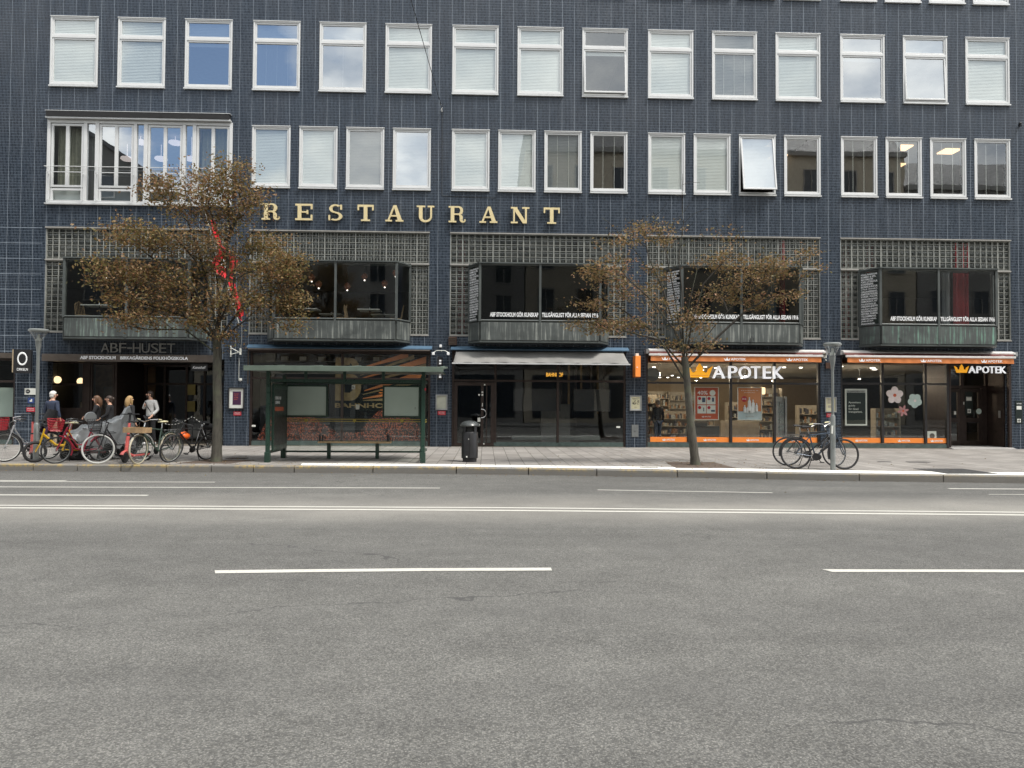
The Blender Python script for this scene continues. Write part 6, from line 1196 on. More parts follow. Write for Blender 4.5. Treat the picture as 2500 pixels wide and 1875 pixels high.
def scooter(lb, x, y, rz, h=1.12, lean=0):
    t = local_thing('electric_scooter', lb, 'scooter', (x, y, .15), 'rental scooters between the bicycles'); t.rotation_euler = (lean, 0, rz)
    m = MB(); m.box(-.70, -.02, -.075, .075, .13, .18); m.tube([(-.06, 0, .15), (.10, 0, .22), (.16, 0, .32)], .04, 10); m.build('deck', 'scooter_red', t, bevel=.012)
    m = MB(); m.box(-.66, -.08, -.068, .068, .181, .188); m.build('grip_mat', 'matt_black', t)
    m = MB(); m.tube([(.16, 0, .26), (.10, 0, .62)], .042, 12); m.tube([(.095, 0, .66), (.06, 0, .93)], .030, 10); m.build('stem', 'scooter_red', t, smooth=True)
    m = MB(); m.tube([(.10, 0, .62), (.095, 0, .66)], .034, 10); m.tube([(.06, 0, .93), (.035, 0, h)], .022, 10); m.tube([(.04, -.24, h), (.04, .24, h)], .013, 8); m.box(.02, .08, -.04, .04, h-.01, h+.035); m.build('handlebar', 'black_metal', t)
    for x_ in (.20, -.68):
        m = MB(); m.ring((x_, 0, .12), (0, 1, 0), .09, .032, 26, 8); w = m.build('wheel', 'rubber', t, smooth=True); m = MB(); m.lathe([(.062, -.03), (.062, .03)], (x_, 0, .12), 16, axis='y'); m.build('hub', 'black_metal', w)
    m = MB(); m.ring((.20, 0, .12), (0, 1, 0), .145, .03, 10, 5, a0=R(20), a1=R(150), fl=1.6); m.build('mudguard', 'scooter_red', t, smooth=True); m = MB(); m.tube([(-.30, .05, .14), (-.36, .16, .0)], .01, 6); m.build('kickstand', 'black_metal', t)
    m = MB(); m.box(-.005+.11, .15, -.045, -.041, .40, .50); m.build('sticker', 'letter_white', t)
scooter('red rental scooter with upright stem between the silver bicycle and the left lamp', -11.05, -6.35, R(-62)); scooter('red rental scooter parked between the white-tyred and the green bicycle', -8.42, -6.95, R(-100), 1.14); scooter('red rental scooter lying low behind the yellow bicycle', -10.15, -6.15, R(-140), .98, .1)
# covered moped
t = local_thing('covered_moped', 'moped under a crumpled grey tarpaulin between the bicycles', 'moped', (-9.5, -6.1, .15)); t.rotation_euler = (0, 0, R(33))
m = MB(); nu, nv = 44, 30; vs = []; rq = random.Random(9)
prof = [(-.85, .62, .10), (-.62, .72, .24), (-.38, .86, .26), (-.12, .92, .26), (.15, .96, .27), (.36, 1.05, .25), (.52, 1.30, .17), (.60, 1.32, .12), (.66, 1.12, .14), (.74, .80, .10)]
def lerp_prof(u):
    x = -.85+1.59*u
    for (a, h0, w0), (b, h1, w1) in zip(prof, prof[1:]):
        if x <= b+1e-9: t_ = (x-a)/(b-a); t_ = t_*t_*(3-2*t_); return x, h0+(h1-h0)*t_, w0+(w1-w0)*t_
    return x, prof[-1][1], prof[-1][2]
from mathutils import noise as mn
for i in range(nu+1):
    x, h, w = lerp_prof(i/nu)
    for j in range(nv+1):
        s = -1+2*j/nv; hem = .30+.08*math.sin(i*.55)+(.25 if x < -.55 else 0); a = abs(s)
        if a < .4: y = w*math.sin(a/.4*PI/2)*(1 if s > 0 else -1); z = h-(1-math.cos(a/.4*PI/2))*.10
        else: k_ = (a-.4)/.6; y = (w+.07*k_)*(1 if s > 0 else -1); z = (h-.10)+(hem-(h-.10))*k_; y += .035*k_*math.sin(x*26+math.sin(x*9)*2)
        nz = mn.noise(Vector((x*4, s*3, 1.3)))*.05+abs(mn.noise(Vector((x*9+s*4, s*6-x*3, 4))))*.06
        vs.append((x, y+nz, z+nz))
m.add(vs, [(i*(nv+1)+j, (i+1)*(nv+1)+j, (i+1)*(nv+1)+j+1, i*(nv+1)+j+1) for i in range(nu) for j in range(nv)]); m.build('tarpaulin', 'tarp', t, smooth=True)
m = MB(); m.lathe([(.02, -.03), (.12, -.028), (.135, 0), (.12, .028), (.02, .03)], (-.30, -.30, 1.05), 20, axis='y'); m.tube([(-.28, -.27, .95), (-.2, -.1, .86)], .012, 6); m.build('covered_mirror', 'tarp', t, smooth=True)
for x in (-.62, .55):
    m = MB(); m.ring((x, 0, .25), (0, 1, 0), .20, .055, 30, 8); w = m.build('wheel', 'rubber', t, smooth=True); m = MB(); m.lathe([(.14, -.03), (.14, .03)], (x, 0, .25), 18, axis='y'); m.build('rim', 'black_metal', w)
m = MB(); m.box(-.45, .35, -.10, .10, .22, .40); m.box(-.5, -.1, -.13, .13, .38, .55); m.tube([(.55, 0, .25), (.42, 0, .62)], .04, 8); m.build('body', 'matt_black', t); m = MB(); m.tube([(-.1, -.12, .0), (-.05, -.1, .25)], .014, 6); m.tube([(-.1, .12, 0), (-.05, .1, .25)], .014, 6); m.build('stand', 'black_metal', t)

# ================================================================== PEOPLE
def skin_mesh(name, V, E_, Rd, mat, parent, sub=1, root=0):
    me = bpy.data.meshes.new(name); me.from_pydata([tuple(v) for v in V], E_, []); o = bpy.data.objects.new(name, me); col.objects.link(o)
    bm = bmesh.new(); bm.from_mesh(me); sl_ = bm.verts.layers.skin.verify(); bm.verts.ensure_lookup_table()
    for i, v in enumerate(bm.verts): r_ = Rd[i]; v[sl_].radius = r_ if isinstance(r_, tuple) else (r_, r_); v[sl_].use_root = (i == root)
    bm.to_mesh(me); bm.free(); o.modifiers.new('s', 'SKIN').use_smooth_shade = True; ss = o.modifiers.new('u', 'SUBSURF'); ss.levels = sub; ss.render_levels = sub
    dg = bpy.context.evaluated_depsgraph_get(); nm = bpy.data.meshes.new_from_object(o.evaluated_get(dg)); bpy.data.objects.remove(o); bpy.data.meshes.remove(me)
    nm.name = name; nm.materials.clear(); nm.materials.append(M[mat]); nm.polygons.foreach_set('use_smooth', [True]*len(nm.polygons))
    return link(nm, name, parent, (0, 0, 0))
def person(lb, loc, rz, h, coat, trous, hair, hairm, arms, shoes='black_metal', stride=.0, headturn=0, bag=None, long_coat=0):
    k = h/1.75; t = local_thing('person', lb, 'person', loc, None, (0, 0, rz)); K = lambda *a: Vector(a)*k
    pel = K(0, 0, .93); ch = K(0, .0, 1.28); sh_ = K(0, 0, 1.42); nk = K(0, -.01, 1.50); hd0 = K(0, -.03, 1.58); hd1 = K(0, -.03, 1.66)
    V = [pel, K(0, 0, 1.08), ch, sh_, nk, hd0, hd1, K(0, -.025, 1.70)]; E_ = [(0, 1), (1, 2), (2, 3), (3, 4), (4, 5), (5, 6), (6, 7)]; Rr = [(.14*k, .10*k), (.125*k, .095*k), (.15*k, .105*k), (.11*k, .075*k), .052*k, (.072*k, .088*k), (.078*k, .095*k), (.05*k, .06*k)]
    aj = []
    for s, (el, wr) in zip((-1, 1), arms):
        b = len(V); so_ = K(s*.17, 0, 1.40); el = K(*el); wr = K(*wr); hd = wr+(wr-el).normalized()*.07*k; V += [so_, el, wr, hd]; Rr += [.052*k, .040*k, .026*k, (.035*k, .018*k)]; E_ += [(3, b), (b, b+1), (b+1, b+2), (b+2, b+3)]; aj.append((so_, el, wr))
        dr_ = (wr-el).normalized(); side = dr_.cross(Vector((0, 1, 0))); side = side.normalized() if side.length > .1 else Vector((0, 0, 1))
        for f_ in range(4): c = len(V); V += [hd+side*(.027-.018*f_)*k+dr_*.03*k, hd+side*(.027-.018*f_)*k+dr_*(.075 if f_ in (1, 2) else .062)*k+Vector((0, -.015, 0))*k]; Rr += [.009*k, .007*k]; E_ += [(b+3, c), (c, c+1)]
        c = len(V); V += [wr+dr_*.03*k+side*.035*k, wr+dr_*.06*k+side*.055*k]; Rr += [.010*k, .008*k]; E_ += [(b+2, c), (c, c+1)]
    lg = []
    for s in (-1, 1):
        b = len(V); st_ = stride*s; hp, kn, an, to = K(s*.09, 0, .88), K(s*.10, st_*.45-.01, .49), K(s*.10, st_+.02, .08), K(s*.11, st_-.13, .035); V += [hp, kn, an, to]; Rr += [.082*k, .056*k, .038*k, (.035*k, .025*k)]; E_ += [(0, b), (b, b+1), (b+1, b+2), (b+2, b+3)]; lg.append((hp, kn, an, to))
    body = skin_mesh('body', V, E_, Rr, 'skin', t)
    # nose, ears and eyes belong to the body mesh
    m = MB(); hc = K(0, -.03, 1.645); m.ball(hc+K(0, -.105, -.01), (.012*k, .022*k, .024*k), 8, 6, 0); m.ball(hc+K(-.078, 0, -.01), (.012*k, .02*k, .03*k), 8, 6, 0); m.ball(hc+K(.078, 0, -.01), (.012*k, .02*k, .03*k), 8, 6, 0)
    for s in (-1, 1): m.ball(hc+K(s*.032, -.085, .012), (.008*k, .010*k, .006*k), 6, 5, 1)
    m.ball(hc+K(0, -.088, -.055), (.024*k, .012*k, .006*k), 8, 5, 2)
    bm = bmesh.new(); bm.from_mesh(body.data); tmp = bpy.data.meshes.new('tmp'); tmp.from_pydata(m.v, [], m.f); n0 = len(bm.faces); bm.from_mesh(tmp); bm.faces.ensure_lookup_table()
    for i, mi in enumerate(m.m): bm.faces[n0+i].material_index = mi; bm.faces[n0+i].smooth = True
    if headturn: 
        for v in bm.verts:
            if v.co.z > 1.53*k: v.co = Matrix.Rotation(headturn, 3, 'Z') @ v.co
    bm.to_mesh(body.data); bm.free(); body.data.materials.append(M['matt_black']); body.data.materials.append(M['red_cloth'])
    # coat
    low = .84-long_coat; V = [K(0, 0, low), K(0, 0, .98), K(0, 0, 1.12), K(0, 0, 1.29), K(0, 0, 1.41), K(0, -.005, 1.475)]; E2 = [(i, i+1) for i in range(5)]; R2 = [(.175*k, .135*k), (.165*k, .125*k), (.16*k, .12*k), (.18*k, .125*k), (.14*k, .10*k), (.065*k, .065*k)]
    for so_, el, wr in aj:
        b = len(V); V += [so_, so_.lerp(el, .55), el, wr.lerp(el, .08)]; R2 += [.075*k, .066*k, .058*k, .046*k]; E2 += [(4, b), (b, b+1), (b+1, b+2), (b+2, b+3)]
    skin_mesh('jacket', V, E2, R2, coat, t)
    V = [K(0, 0, .95)]; E3 = []; R3 = [(.15*k, .115*k)]
    for hp, kn, an, to in lg: b = len(V); V += [hp, hp.lerp(kn, .6), kn, kn.lerp(an, .55), an+K(0, 0, .015)]; R3 += [.095*k, .082*k, .070*k, .062*k, .055*k]; E3 += [(0, b), (b, b+1), (b+1, b+2), (b+2, b+3), (b+3, b+4)]
    skin_mesh('trousers', V, E3, R3, trous, t)
    for hp, kn, an, to in lg: m = MB(); m.tube([an+K(0, .035, -.04), an+K(0, -.02, -.035), to+K(0, 0, .005), to+K(0, -.05, -.003)], [.040*k, .048*k, .042*k, .022*k], 10); m.v = [(x, y, max(.002, z)) for x, y, z in m.v]; m.build('shoe', shoes, t, smooth=True)
    m = MB(); T = Matrix.Rotation(headturn, 4, 'Z')
    m.ball(hc+K(0, .015, .024), (.090*k, .106*k, .098*k), 16, 12); 
    m.v = [tuple(Vector(v)) for v in m.v if True]
    m.v = [(x, (y if z > hc.z+.045*k or y > -.05*k else -.05*k+(y+.05*k)*.2), z) for x, y, z in m.v]
    m.ball(hc+K(0, .045, -.035), (.078*k, .068*k, .075*k), 12, 8)
    if hair == 'long':
        m.tube([hc+K(0, .05, .03), hc+K(0, .085, -.07), hc+K(0, .10, -.17), hc+K(0, .10, -.26)], [.085*k, .095*k, .085*k, .045*k], 12)
        for s in (-1, 1): m.tube([hc+K(s*.07, .02, .03), hc+K(s*.085, .01, -.07), hc+K(s*.085, .0, -.18)], [.04*k, .042*k, .02*k], 8)
    if hair == 'bun': m.ball(hc+K(0, .12, .01), (.05*k, .05*k, .055*k), 10, 8); m.tube([hc+K(0, .07, .0), hc+K(0, .09, -.10)], [.07*k, .03*k], 8)
    m.xf(T); m.build('hair', hairm, t, smooth=True)
    return t
A0 = ((-.24, .03, 1.14), (-.26, -.04, .90)); A1 = ((.24, .03, 1.14), (.26, -.04, .90))
person('elderly white-haired man in navy jacket and khaki trousers seen from behind', (-13.45, -1.25, .15), R(165), 1.74, 'navy_cloth', 'khaki_cloth', 'short', 'hair_white', (A0, A1), 'bronze', .04, R(-25))
person('woman with loose brown hair in a black padded jacket looking left', (-11.50, -2.4, .15), R(-70), 1.60, 'black_cloth', 'black_cloth', 'long', 'hair_brown', (((-.22, -.10, 1.16), (-.12, -.30, 1.08)), ((.22, -.08, 1.16), (.10, -.30, 1.06))), 'black_metal', .05)
person('dark-haired woman in a black coat behind the grey tarpaulin', (-11.06, -2.55, .15), R(-75), 1.60, 'black_cloth', 'black_cloth', 'bun', 'hair_dark', (A0, ((.22, -.04, 1.14), (.18, -.24, 1.02))), 'black_metal', .04)
pb_ = person('blonde woman in black carrying a paper bag, rightmost of the three women', (-10.66, -2.2, .15), R(150), 1.60, 'black_cloth', 'black_cloth', 'long', 'hair_blonde', (A0, ((.24, -.05, 1.14), (.26, -.22, 1.0))), 'black_metal', .03)
m = MB(); m.box(-.13, .13, -.06, .06, 0, .34); bg_ = m.build('paper_bag', 'paper_bag', None, off=(0, 0, 0)); bg_.location = (-10.78, -2.52, .68); bg_['_o'] = (0., 0., 0.); tag(bg_, 'brown paper carrier bag held by the blonde woman', 'bag')
m = MB(); m.tube([(-.06, 0, .34), (-.05, 0, .46), (.05, 0, .46), (.06, 0, .34)], .006, 5); m.build('bag_handle', 'paper_bag', bg_)
pm_ = person('bearded man in a white sweater with hand on his chest in the dark entrance', (-11.02, .1, .17), R(-20), 1.76, 'white_knit', 'black_cloth', 'short', 'hair_dark', (((-.26, -.04, 1.18), (-.06, -.20, 1.28)), ((.26, .02, 1.14), (.20, -.16, .96))), 'shoe_white', .05, R(-40))
m = MB(); hc = Vector((0, -.03, 1.6)); m.ball((-.055, -.09, 1.58), (.05, .03, .045), 10, 8); m.build('beard', 'hair_dark', pm_, smooth=True)
m = MB(); m.tube([(-.12, -.13, 1.42), (.0, -.16, 1.25), (.14, -.14, 1.08)], .014, 6); m.build('bag_strap', 'black_cloth', pm_)
person('grey-haired customer with dark jacket and rucksack seen through the pharmacy glass', (6.05, 1.1, .17), R(205), 1.60, 'black_cloth', 'denim', 'short', 'hair_grey' if 'hair_grey' in M else (simple('hair_grey', (.20, .19, .18), .8) and 'hair_grey'), (A0, A1), 'black_metal', .04)

# ================================================================== TREES
def tree(name, lb, base, trunk, blobs, natt, seed, lmat, bmat, tipr, perleaf, lsize, twigs=(), limbs=(), sprd=.16):
    """trunk = [(point, radius)], blobs = (centre, radii, weight); limbs grow to points scattered in the blobs"""
    rr = np.random.RandomState(seed); t = thing(name, lb, 'tree', base)
    nodes = [Vector(p) for p, r in trunk]; parent = list(range(-1, len(nodes)-1)); ntr = len(nodes); start = ntr-3
    for lm in limbs:      # main limbs, drawn in from the photograph's outline
        prev = len(trunk)-1-lm[0]
        for p in lm[1:]:
            a0_ = nodes[prev]; p = Vector(p)
            for u in (.33, .66, 1): nodes.append(a0_.lerp(p, u)); parent.append(prev); prev = len(nodes)-1
    att = []
    W_ = np.array([b[2] for b in blobs], float); W_ /= W_.sum()
    for i in range(natt):
        c, r, w = blobs[rr.choice(len(blobs), p=W_)]
        v = rr.normal(size=3); v /= np.linalg.norm(v); v *= rr.uniform(.1, 1)**.5*(1.0 if rr.uniform() > .22 else rr.uniform(1.0, 1.55)); att.append(Vector((c[0]+v[0]*r[0], c[1]+v[1]*r[1], c[2]+v[2]*r[2])))
    fork = Vector(trunk[-1][0]); att.sort(key=lambda p: (p-fork).length); tips = []
    P_ = np.zeros((natt*9+400, 3)); D_ = np.zeros(natt*9+400)
    for i, n_ in enumerate(nodes): P_[i] = n_
    cnt = len(nodes)
    for i in range(ntr, cnt): D_[i] = D_[parent[i]]+(nodes[i]-nodes[parent[i]]).length*.55
    for ai, a in enumerate(att):
        A = np.array(a); q = P_[:cnt]; d = np.linalg.norm(q-A, axis=1)
        cost = d*1.0+D_[:cnt]*.32; down = q[:, 2]-A[2]; cost += np.maximum(0, down)*1.3; cost[:start] += 99
        j = int(np.argmin(cost)); p0 = Vector(P_[j]); L_ = (a-p0).length
        k = max(1, min(8, int(L_/.22))); prev = j; side = Vector(rr.normal(size=3))*.05*L_; lift = Vector((0, 0, .10*L_))
        for s in range(1, k+1):
            u = s/k; p = p0.lerp(a, u)+(side+lift)*math.sin(PI*u)+Vector(rr.normal(size=3))*.012*(u < 1)
            P_[cnt] = p; nodes.append(p); parent.append(prev); D_[cnt] = D_[prev]+(p-Vector(P_[prev])).length; prev = cnt; cnt += 1
        tips.append((prev, False))
    for a in twigs:
        A = np.array(a); q = P_[:cnt]; d = np.linalg.norm(q-A, axis=1)+D_[:cnt]*.25+np.maximum(0, q[:, 2]-A[2])*2; d[:start] += 99; j = int(np.argmin(d)); p0 = Vector(P_[j]); a = Vector(a); L_ = (a-p0).length; k = max(2, int(L_/.3)); prev = j; side = Vector(rr.normal(size=3))*.05*L_
        if cnt+k >= len(P_): break
        for s in range(1, k+1): u = s/k; p = p0.lerp(a, u)+side*math.sin(PI*u); P_[cnt] = p; nodes.append(p); parent.append(prev); D_[cnt] = D_[prev]+.2; prev = cnt; cnt += 1
    N_ = cnt; area = np.zeros(N_); ch = [[] for _ in range(N_)]
    for i in range(1, N_): ch[parent[i]].append(i)
    for i in range(N_-1, 0, -1):
        if not ch[i]: area[i] = tipr**2.3
        area[parent[i]] += area[i]
    rad = area**(1/2.3)
    r_tr = [r for p, r in trunk]; sc_ = min(1.0, r_tr[-1]*.9/max(1e-6, rad[ntr-1])) if rad[ntr-1] > r_tr[-1]*.9 else 1.0
    rad = rad*sc_; rad = np.maximum(rad, tipr*.8)
    m = MB(); m.tube([p for p, r in trunk], r_tr, 14); m.build('trunk', bmat, t, smooth=True)
    m = MB(); done = set()
    for i in range(ntr, N_):
        if parent[i] >= ntr and ch[parent[i]][0] == i: continue      # inside a chain already drawn
        path = [parent[i], i]
        while ch[path[-1]]: path.append(ch[path[-1]][0])
        rs = [min(rad[q], rad[path[1]]*1.02) for q in path]; m.tube([nodes[q] for q in path], rs, 6 if rs[0] > .015 else 4, cap=False)
    m.build('limbs', bmat if bmat != 'bark' else 'bark_dark', t, smooth=True)
    # leaves in loose sprays round the twig ends
    src = [q for q, _ in tips]; ext = []
    for q in src:
        ext.append(np.array(nodes[q])); 
        if parent[q] >= ntr: ext.append(np.array(nodes[parent[q]]))
    ext = np.array(ext); n = int(len(ext)*perleaf); c = ext[rr.randint(0, len(ext), n)]+rr.normal(size=(n, 3))*np.array([sprd, sprd, sprd*.42]); 
    az_ = rr.uniform(0, 2*PI, n); el = rr.normal(-.25, .5, n); L_ = lsize*rr.uniform(.6, 1.25, n)[:, None]
    d = np.stack([np.cos(az_)*np.cos(el), np.sin(az_)*np.cos(el), np.sin(el)], 1); up_ = rr.normal(size=(n, 3))*.55+np.array([0, 0, 1]); s = np.cross(d, up_); s /= np.linalg.norm(s, axis=1)[:, None]; nrm = np.cross(s, d)
    v = np.stack([c, c+d*L_*.45+s*L_*.27+nrm*L_*.05, c+d*L_, c+d*L_*.45-s*L_*.27+nrm*L_*.05], 1).reshape(-1, 3)-np.array(base)
    me = bpy.data.meshes.new('crown'); me.vertices.add(4*n); me.vertices.foreach_set('co', v.ravel()); me.loops.add(4*n); me.loops.foreach_set('vertex_index', np.arange(4*n)); me.polygons.add(n); me.polygons.foreach_set('loop_start', np.arange(0, 4*n, 4)); me.polygons.foreach_set('loop_total', np.full(n, 4)); me.materials.append(M[lmat]); me.update(); me.validate()
    o = bpy.data.objects.new('crown', me); col.objects.link(o); o.parent = t; return t
def bl(px, py, rx, ry, w, Y, ryd=None):
    """blob seen at px,py in the 2212-wide view"""
    s = 2500/2212; p = spot(px*s, py*s, Y); k = (Y+25.3)/1850*s; return ((p.x, p.y, p.z), (rx*k, ryd or rx*k*.9, ry*k), w)
T1 = [bl(505, 365, 50, 28, 5, -6.8), (bl(430, 400, 85, 32, 8, -7.0)), bl(345, 415, 42, 34, 4, -6.8), bl(540, 425, 42, 32, 5, -6.6), bl(460, 455, 88, 38, 10, -6.8), bl(300, 505, 80, 26, 8, -7.3), bl(575, 525, 55, 24, 6, -6.5), bl(420, 520, 90, 34, 9, -7.0), bl(260, 580, 62, 28, 7, -7.6), bl(340, 600, 95, 34, 11, -7.2), bl(505, 580, 90, 36, 10, -6.2), bl(610, 580, 50, 40, 7, -6.8), bl(255, 640, 40, 20, 3, -7.5), bl(375, 655, 95, 24, 9, -7.0), bl(300, 690, 60, 20, 4, -7.4), bl(520, 645, 75, 30, 8, -7.0), bl(630, 650, 42, 34, 5, -6.6), bl(640, 700, 38, 18, 2, -6.6), bl(425, 695, 40, 12, 2, -7.0), bl(215, 610, 25, 12, 1.5, -7.6), bl(490, 720, 30, 12, .8, -6.9), bl(640, 560, 35, 12, 2, -6.6), bl(500, 740, 25, 12, .5, -6.9)]
bs1 = (-6.45, -6.8, .15)
def limbset(ox, L_, Y):
    out = []
    for n, (up_, pts) in enumerate(L_):
        out.append([up_]+[tuple(spot(ox+u/1.7696, 488+v/1.7696, Y+(((n*37) % 7)-3)*.11*(i+1))) for i, (u, v) in enumerate(pts)])
    return out
LM1 = limbset(0, [(2, [(895, 530), (860, 420), (800, 300), (720, 190), (650, 60)]), (1, [(850, 525), (700, 470), (550, 430), (440, 385)]), (1, [(1040, 470), (1130, 420), (1240, 335), (1330, 330)]), (0, [(952, 450), (930, 300), (900, 150), (930, -20), (945, -180)]), (0, [(1005, 400), (1020, 250), (1100, 120), (1170, 0)]), (1, [(835, 400), (700, 280), (560, 180)]), (0, [(900, 380), (850, 200), (800, 60), (760, -40)]), (1, [(1060, 520), (1180, 520), (1300, 500)]), (2, [(800, 560), (640, 560), (520, 540)]), (0, [(985, 330), (980, 180), (1040, 40)])], -6.8)
tree('street_tree', 'broad tree with dense olive and rust autumn leaves left of the bus shelter', bs1, [((-6.45, -6.8, .13), .15), ((-6.45, -6.8, .35), .122), ((-6.44, -6.8, 1.3), .105), ((-6.47, -6.8, 2.3), .10), ((-6.47, -6.8, 2.75), .10), ((-6.49, -6.8, 3.05), .095), ((-6.50, -6.8, 3.35), .085)], T1, 1250, 4, 'autumn_leaves', 'bark', .0050, 10, .082, limbs=LM1, sprd=.17)
T2 = [bl(1385, 490, 60, 18, 5, -7.0), bl(1325, 520, 50, 14, 3, -7.2), bl(1440, 500, 40, 25, 2, -7.4), bl(1300, 585, 55, 20, 5, -7.6), bl(1350, 625, 60, 20, 5, -7.2), bl(1285, 655, 45, 12, 2, -7.6), bl(1270, 700, 55, 16, 5, -7.4), bl(1350, 700, 60, 18, 6, -7.0), bl(1420, 660, 50, 25, 3, -7.0), bl(1420, 590, 40, 30, 2, -6.8), bl(1560, 560, 50, 20, 4, -7.2), bl(1630, 590, 70, 30, 9, -7.0), bl(1560, 635, 60, 24, 7, -6.8), bl(1690, 575, 55, 26, 7, -7.2), bl(1745, 545, 28, 14, 2, -7.4), bl(1700, 635, 40, 16, 3, -7.2), bl(1640, 650, 50, 18, 3, -7.0), bl(1500, 690, 50, 32, 5, -7.2), bl(1530, 740, 40, 14, 2, -7.2), bl(1440, 740, 40, 16, 2, -7.2), bl(1555, 500, 60, 14, 1, -7.2), bl(1780, 580, 15, 12, .6, -7.4), bl(1340, 560, 40, 12, 2, -7.4)]
tw = [spot(a*2500/2212, b*2500/2212, -7.2+c) for a, b, c in [(1475, 375, 0), (1512, 395, .2), (1440, 440, -.2), (1455, 420, .1), (1490, 440, -.3), (1530, 450, 0), (1545, 470, .3), (1410, 455, 0), (1390, 465, .2), (1570, 465, -.2), (1466, 470, .3), (1500, 480, .1), (1425, 500, .2), (1480, 520, 0), (1300, 470, 0), (1240, 640, .1), (1595, 490, .1), (1360, 470, -.1), (1630, 500, .2), (1520, 510, -.3)]]
LM2 = limbset(1250, [(1, [(700, 560), (600, 430), (490, 330), (410, 200), (420, 120)]), (3, [(640, 605), (480, 565), (310, 525), (230, 520)]), (0, [(738, 560), (735, 400), (720, 250), (742, 100), (735, 40)]), (0, [(765, 450), (800, 300), (860, 200), (905, 120)]), (1, [(880, 540), (960, 450), (1040, 380), (1180, 300), (1290, 240)]), (2, [(890, 590), (1010, 480), (1120, 420), (1230, 400)]), (1, [(650, 380), (590, 250), (565, 110)]), (0, [(700, 400), (670, 250), (640, 120)]), (1, [(780, 520), (830, 360), (930, 250), (1050, 150)]), (2, [(600, 560), (470, 470), (350, 390)])], -7.2)
tree('street_tree', 'sparse half-bare tree with leaning trunk in front of the pharmacy', (5.05, -7.2, .15), [((5.06, -7.2, .13), .135), ((5.04, -7.2, .35), .105), ((4.93, -7.2, 1.3), .088), ((4.86, -7.2, 2.1), .082), ((4.83, -7.2, 2.45), .085), ((4.81, -7.2, 2.62), .085), ((4.79, -7.2, 2.75), .08)], T2, 560, 12, 'sparse_leaves', 'bark', .0048, 8.5, .080, twigs=tw, limbs=LM2, sprd=.13)

# ================================================================== THE OTHER SIDE OF THE STREET (seen mirrored in the glass)
def far_building(lb, x0, x1, h, wall, rows, cols, roof=2.5, y=-33, gap=None):
    b = thing('opposite_building', lb, 'building', ((x0+x1)/2, y, .13)); m = MB(); m.box(x0, x1, y-14, y, .13, h); m.build('wall', wall, b)
    m = MB(); xprism(m, [(y, h), (y-2.2, h+roof), (y-11.8, h+roof), (y-14, h)], x0, x1); m.build('roof', 'roof_dark', b); m = MB(); m.box(x0-.02, x1+.02, y+.002, y+.35, h-.35, h+.02); m.box(x0, x1, y+.002, y+.18, 4.3, 4.6); m.build('cornice', 'stone_grey', b)
    wx = (x1-x0)/cols; hz = (h-5.2)/rows
    for r_ in range(rows):
        for c in range(cols):
            cx = x0+wx*(c+.5); z = 5.2+hz*r_; m = MB(); m.frame(cx-.65, cx+.65, z, z+1.9, .09, y+.003, y+.08); m.box(cx-.03, cx+.03, y+.003, y+.07, z+.09, z+1.81); w = m.build('window', 'stone_grey', b); m = MB(); m.box(cx-.56, cx+.56, y+.001, y+.02, z+.09, z+1.81); m.build('pane', 'far_glass', w)
    for c in range(cols//2): m = MB(); cx = x0+wx*2*(c+.5); m.box(cx-wx*.8, cx+wx*.8, y+.002, y+.04, .5, 3.8); m.build('shop_window', 'far_glass', b)
far_building('tall beige stucco building across the street, right', 3.0, 33, 21.5, 'beige_stucco', 5, 10); far_building('pale grey stone building across the street, centre', -16, 2.9, 16.0, 'stone_grey', 4, 6); far_building('grey stone building across the street, far right', 33.1, 60, 19, 'stone_grey', 4, 8)
far_building('low stone building across the street, left of centre', -24.4, -16.1, 14.5, 'beige_stucco', 3, 3, 2)
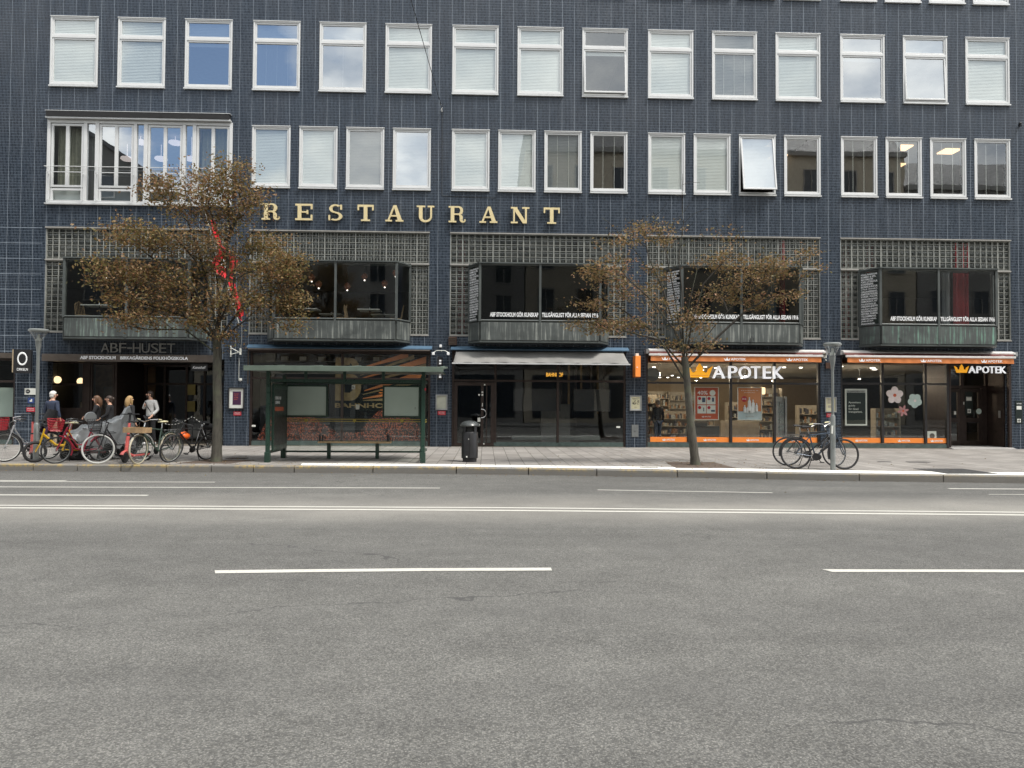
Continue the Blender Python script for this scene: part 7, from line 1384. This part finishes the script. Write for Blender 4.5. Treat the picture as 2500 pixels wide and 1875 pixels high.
b_ = thing('opposite_building', 'tall dark gabled building across the street at the far left', 'building', (-42, -33, .13)); m = MB(); m.prism([(-60, .13), (-24.5, .13), (-24.5, 18.0), (-30, 21.6), (-36, 25.5), (-60, 25.5)], -47, -33); m.build('wall', 'room_dark', b_)
m = MB()
for (xa, za), (xb, zb) in (((-24.3, 17.9), (-30.1, 21.7)), ((-30.1, 21.7), (-36.1, 25.6))): m.prism([(xa, za), (xb, zb), (xb, zb+.35), (xa, za+.35)], -47.2, -32.7)
m.build('roof', 'roof_dark', b_)
for r_ in range(4):
    for c in range(6): m = MB(); cx = -56+c*5.4; m.frame(cx-.7, cx+.7, 5+r_*4, 7+r_*4, .1, -32.997, -32.9); w = m.build('window', 'stone_grey', b_); m = MB(); m.box(cx-.6, cx+.6, -32.998, -32.96, 5.1+r_*4, 6.9+r_*4); m.build('pane', 'far_glass', w)
# fallen leaves on pavement and gutter
rr = np.random.RandomState(8); pos = []
for cx, cy, sx, sy, n in ((-6.4, -6.6, 1.4, .8, 190), (5.0, -7.2, 1.6, .9, 200), (0, -4, 7, 2.4, 90), (-7, -7.55, 4, .15, 60), (4, -8.6, 5, .1, 70), (11, -6, 4, 2, 40)):
    for i in range(n):
        x, y = rr.normal(cx, sx), rr.normal(cy, sy)
        if y > -.4 or (x > -14 and y > -.05): continue
        z = .162 if y > kerb_y(x)+.02 else .006
        pos.append((x, y, z))
for i in range(110): x = rr.uniform(-16, 16); pos.append((x, kerb_y(x)-abs(rr.normal(0, .12))-.03, .006))
m = MB()
for x, y, z in pos:
    a = rr.uniform(0, 6.3); l = rr.uniform(.025, .05); h = rr.uniform(.004, .02); c_, s_ = math.cos(a), math.sin(a); m.add([(x, y, z), (x+l*.5*c_-l*.3*s_, y+l*.5*s_+l*.3*c_, z+h), (x+l*c_, y+l*s_, z+h*.3), (x+l*.5*c_+l*.3*s_, y+l*.5*s_-l*.3*c_, z+h*.6)], [(0, 1, 2, 3)])
fl = m.build('fallen_leaves', 'fallen_leaf'); tag(fl, 'scattered small brown fallen leaves on the pavement and gutter', 'leaves', kind='stuff')
for ob in list(bpy.data.objects):
    if '_o' in ob: del ob['_o']
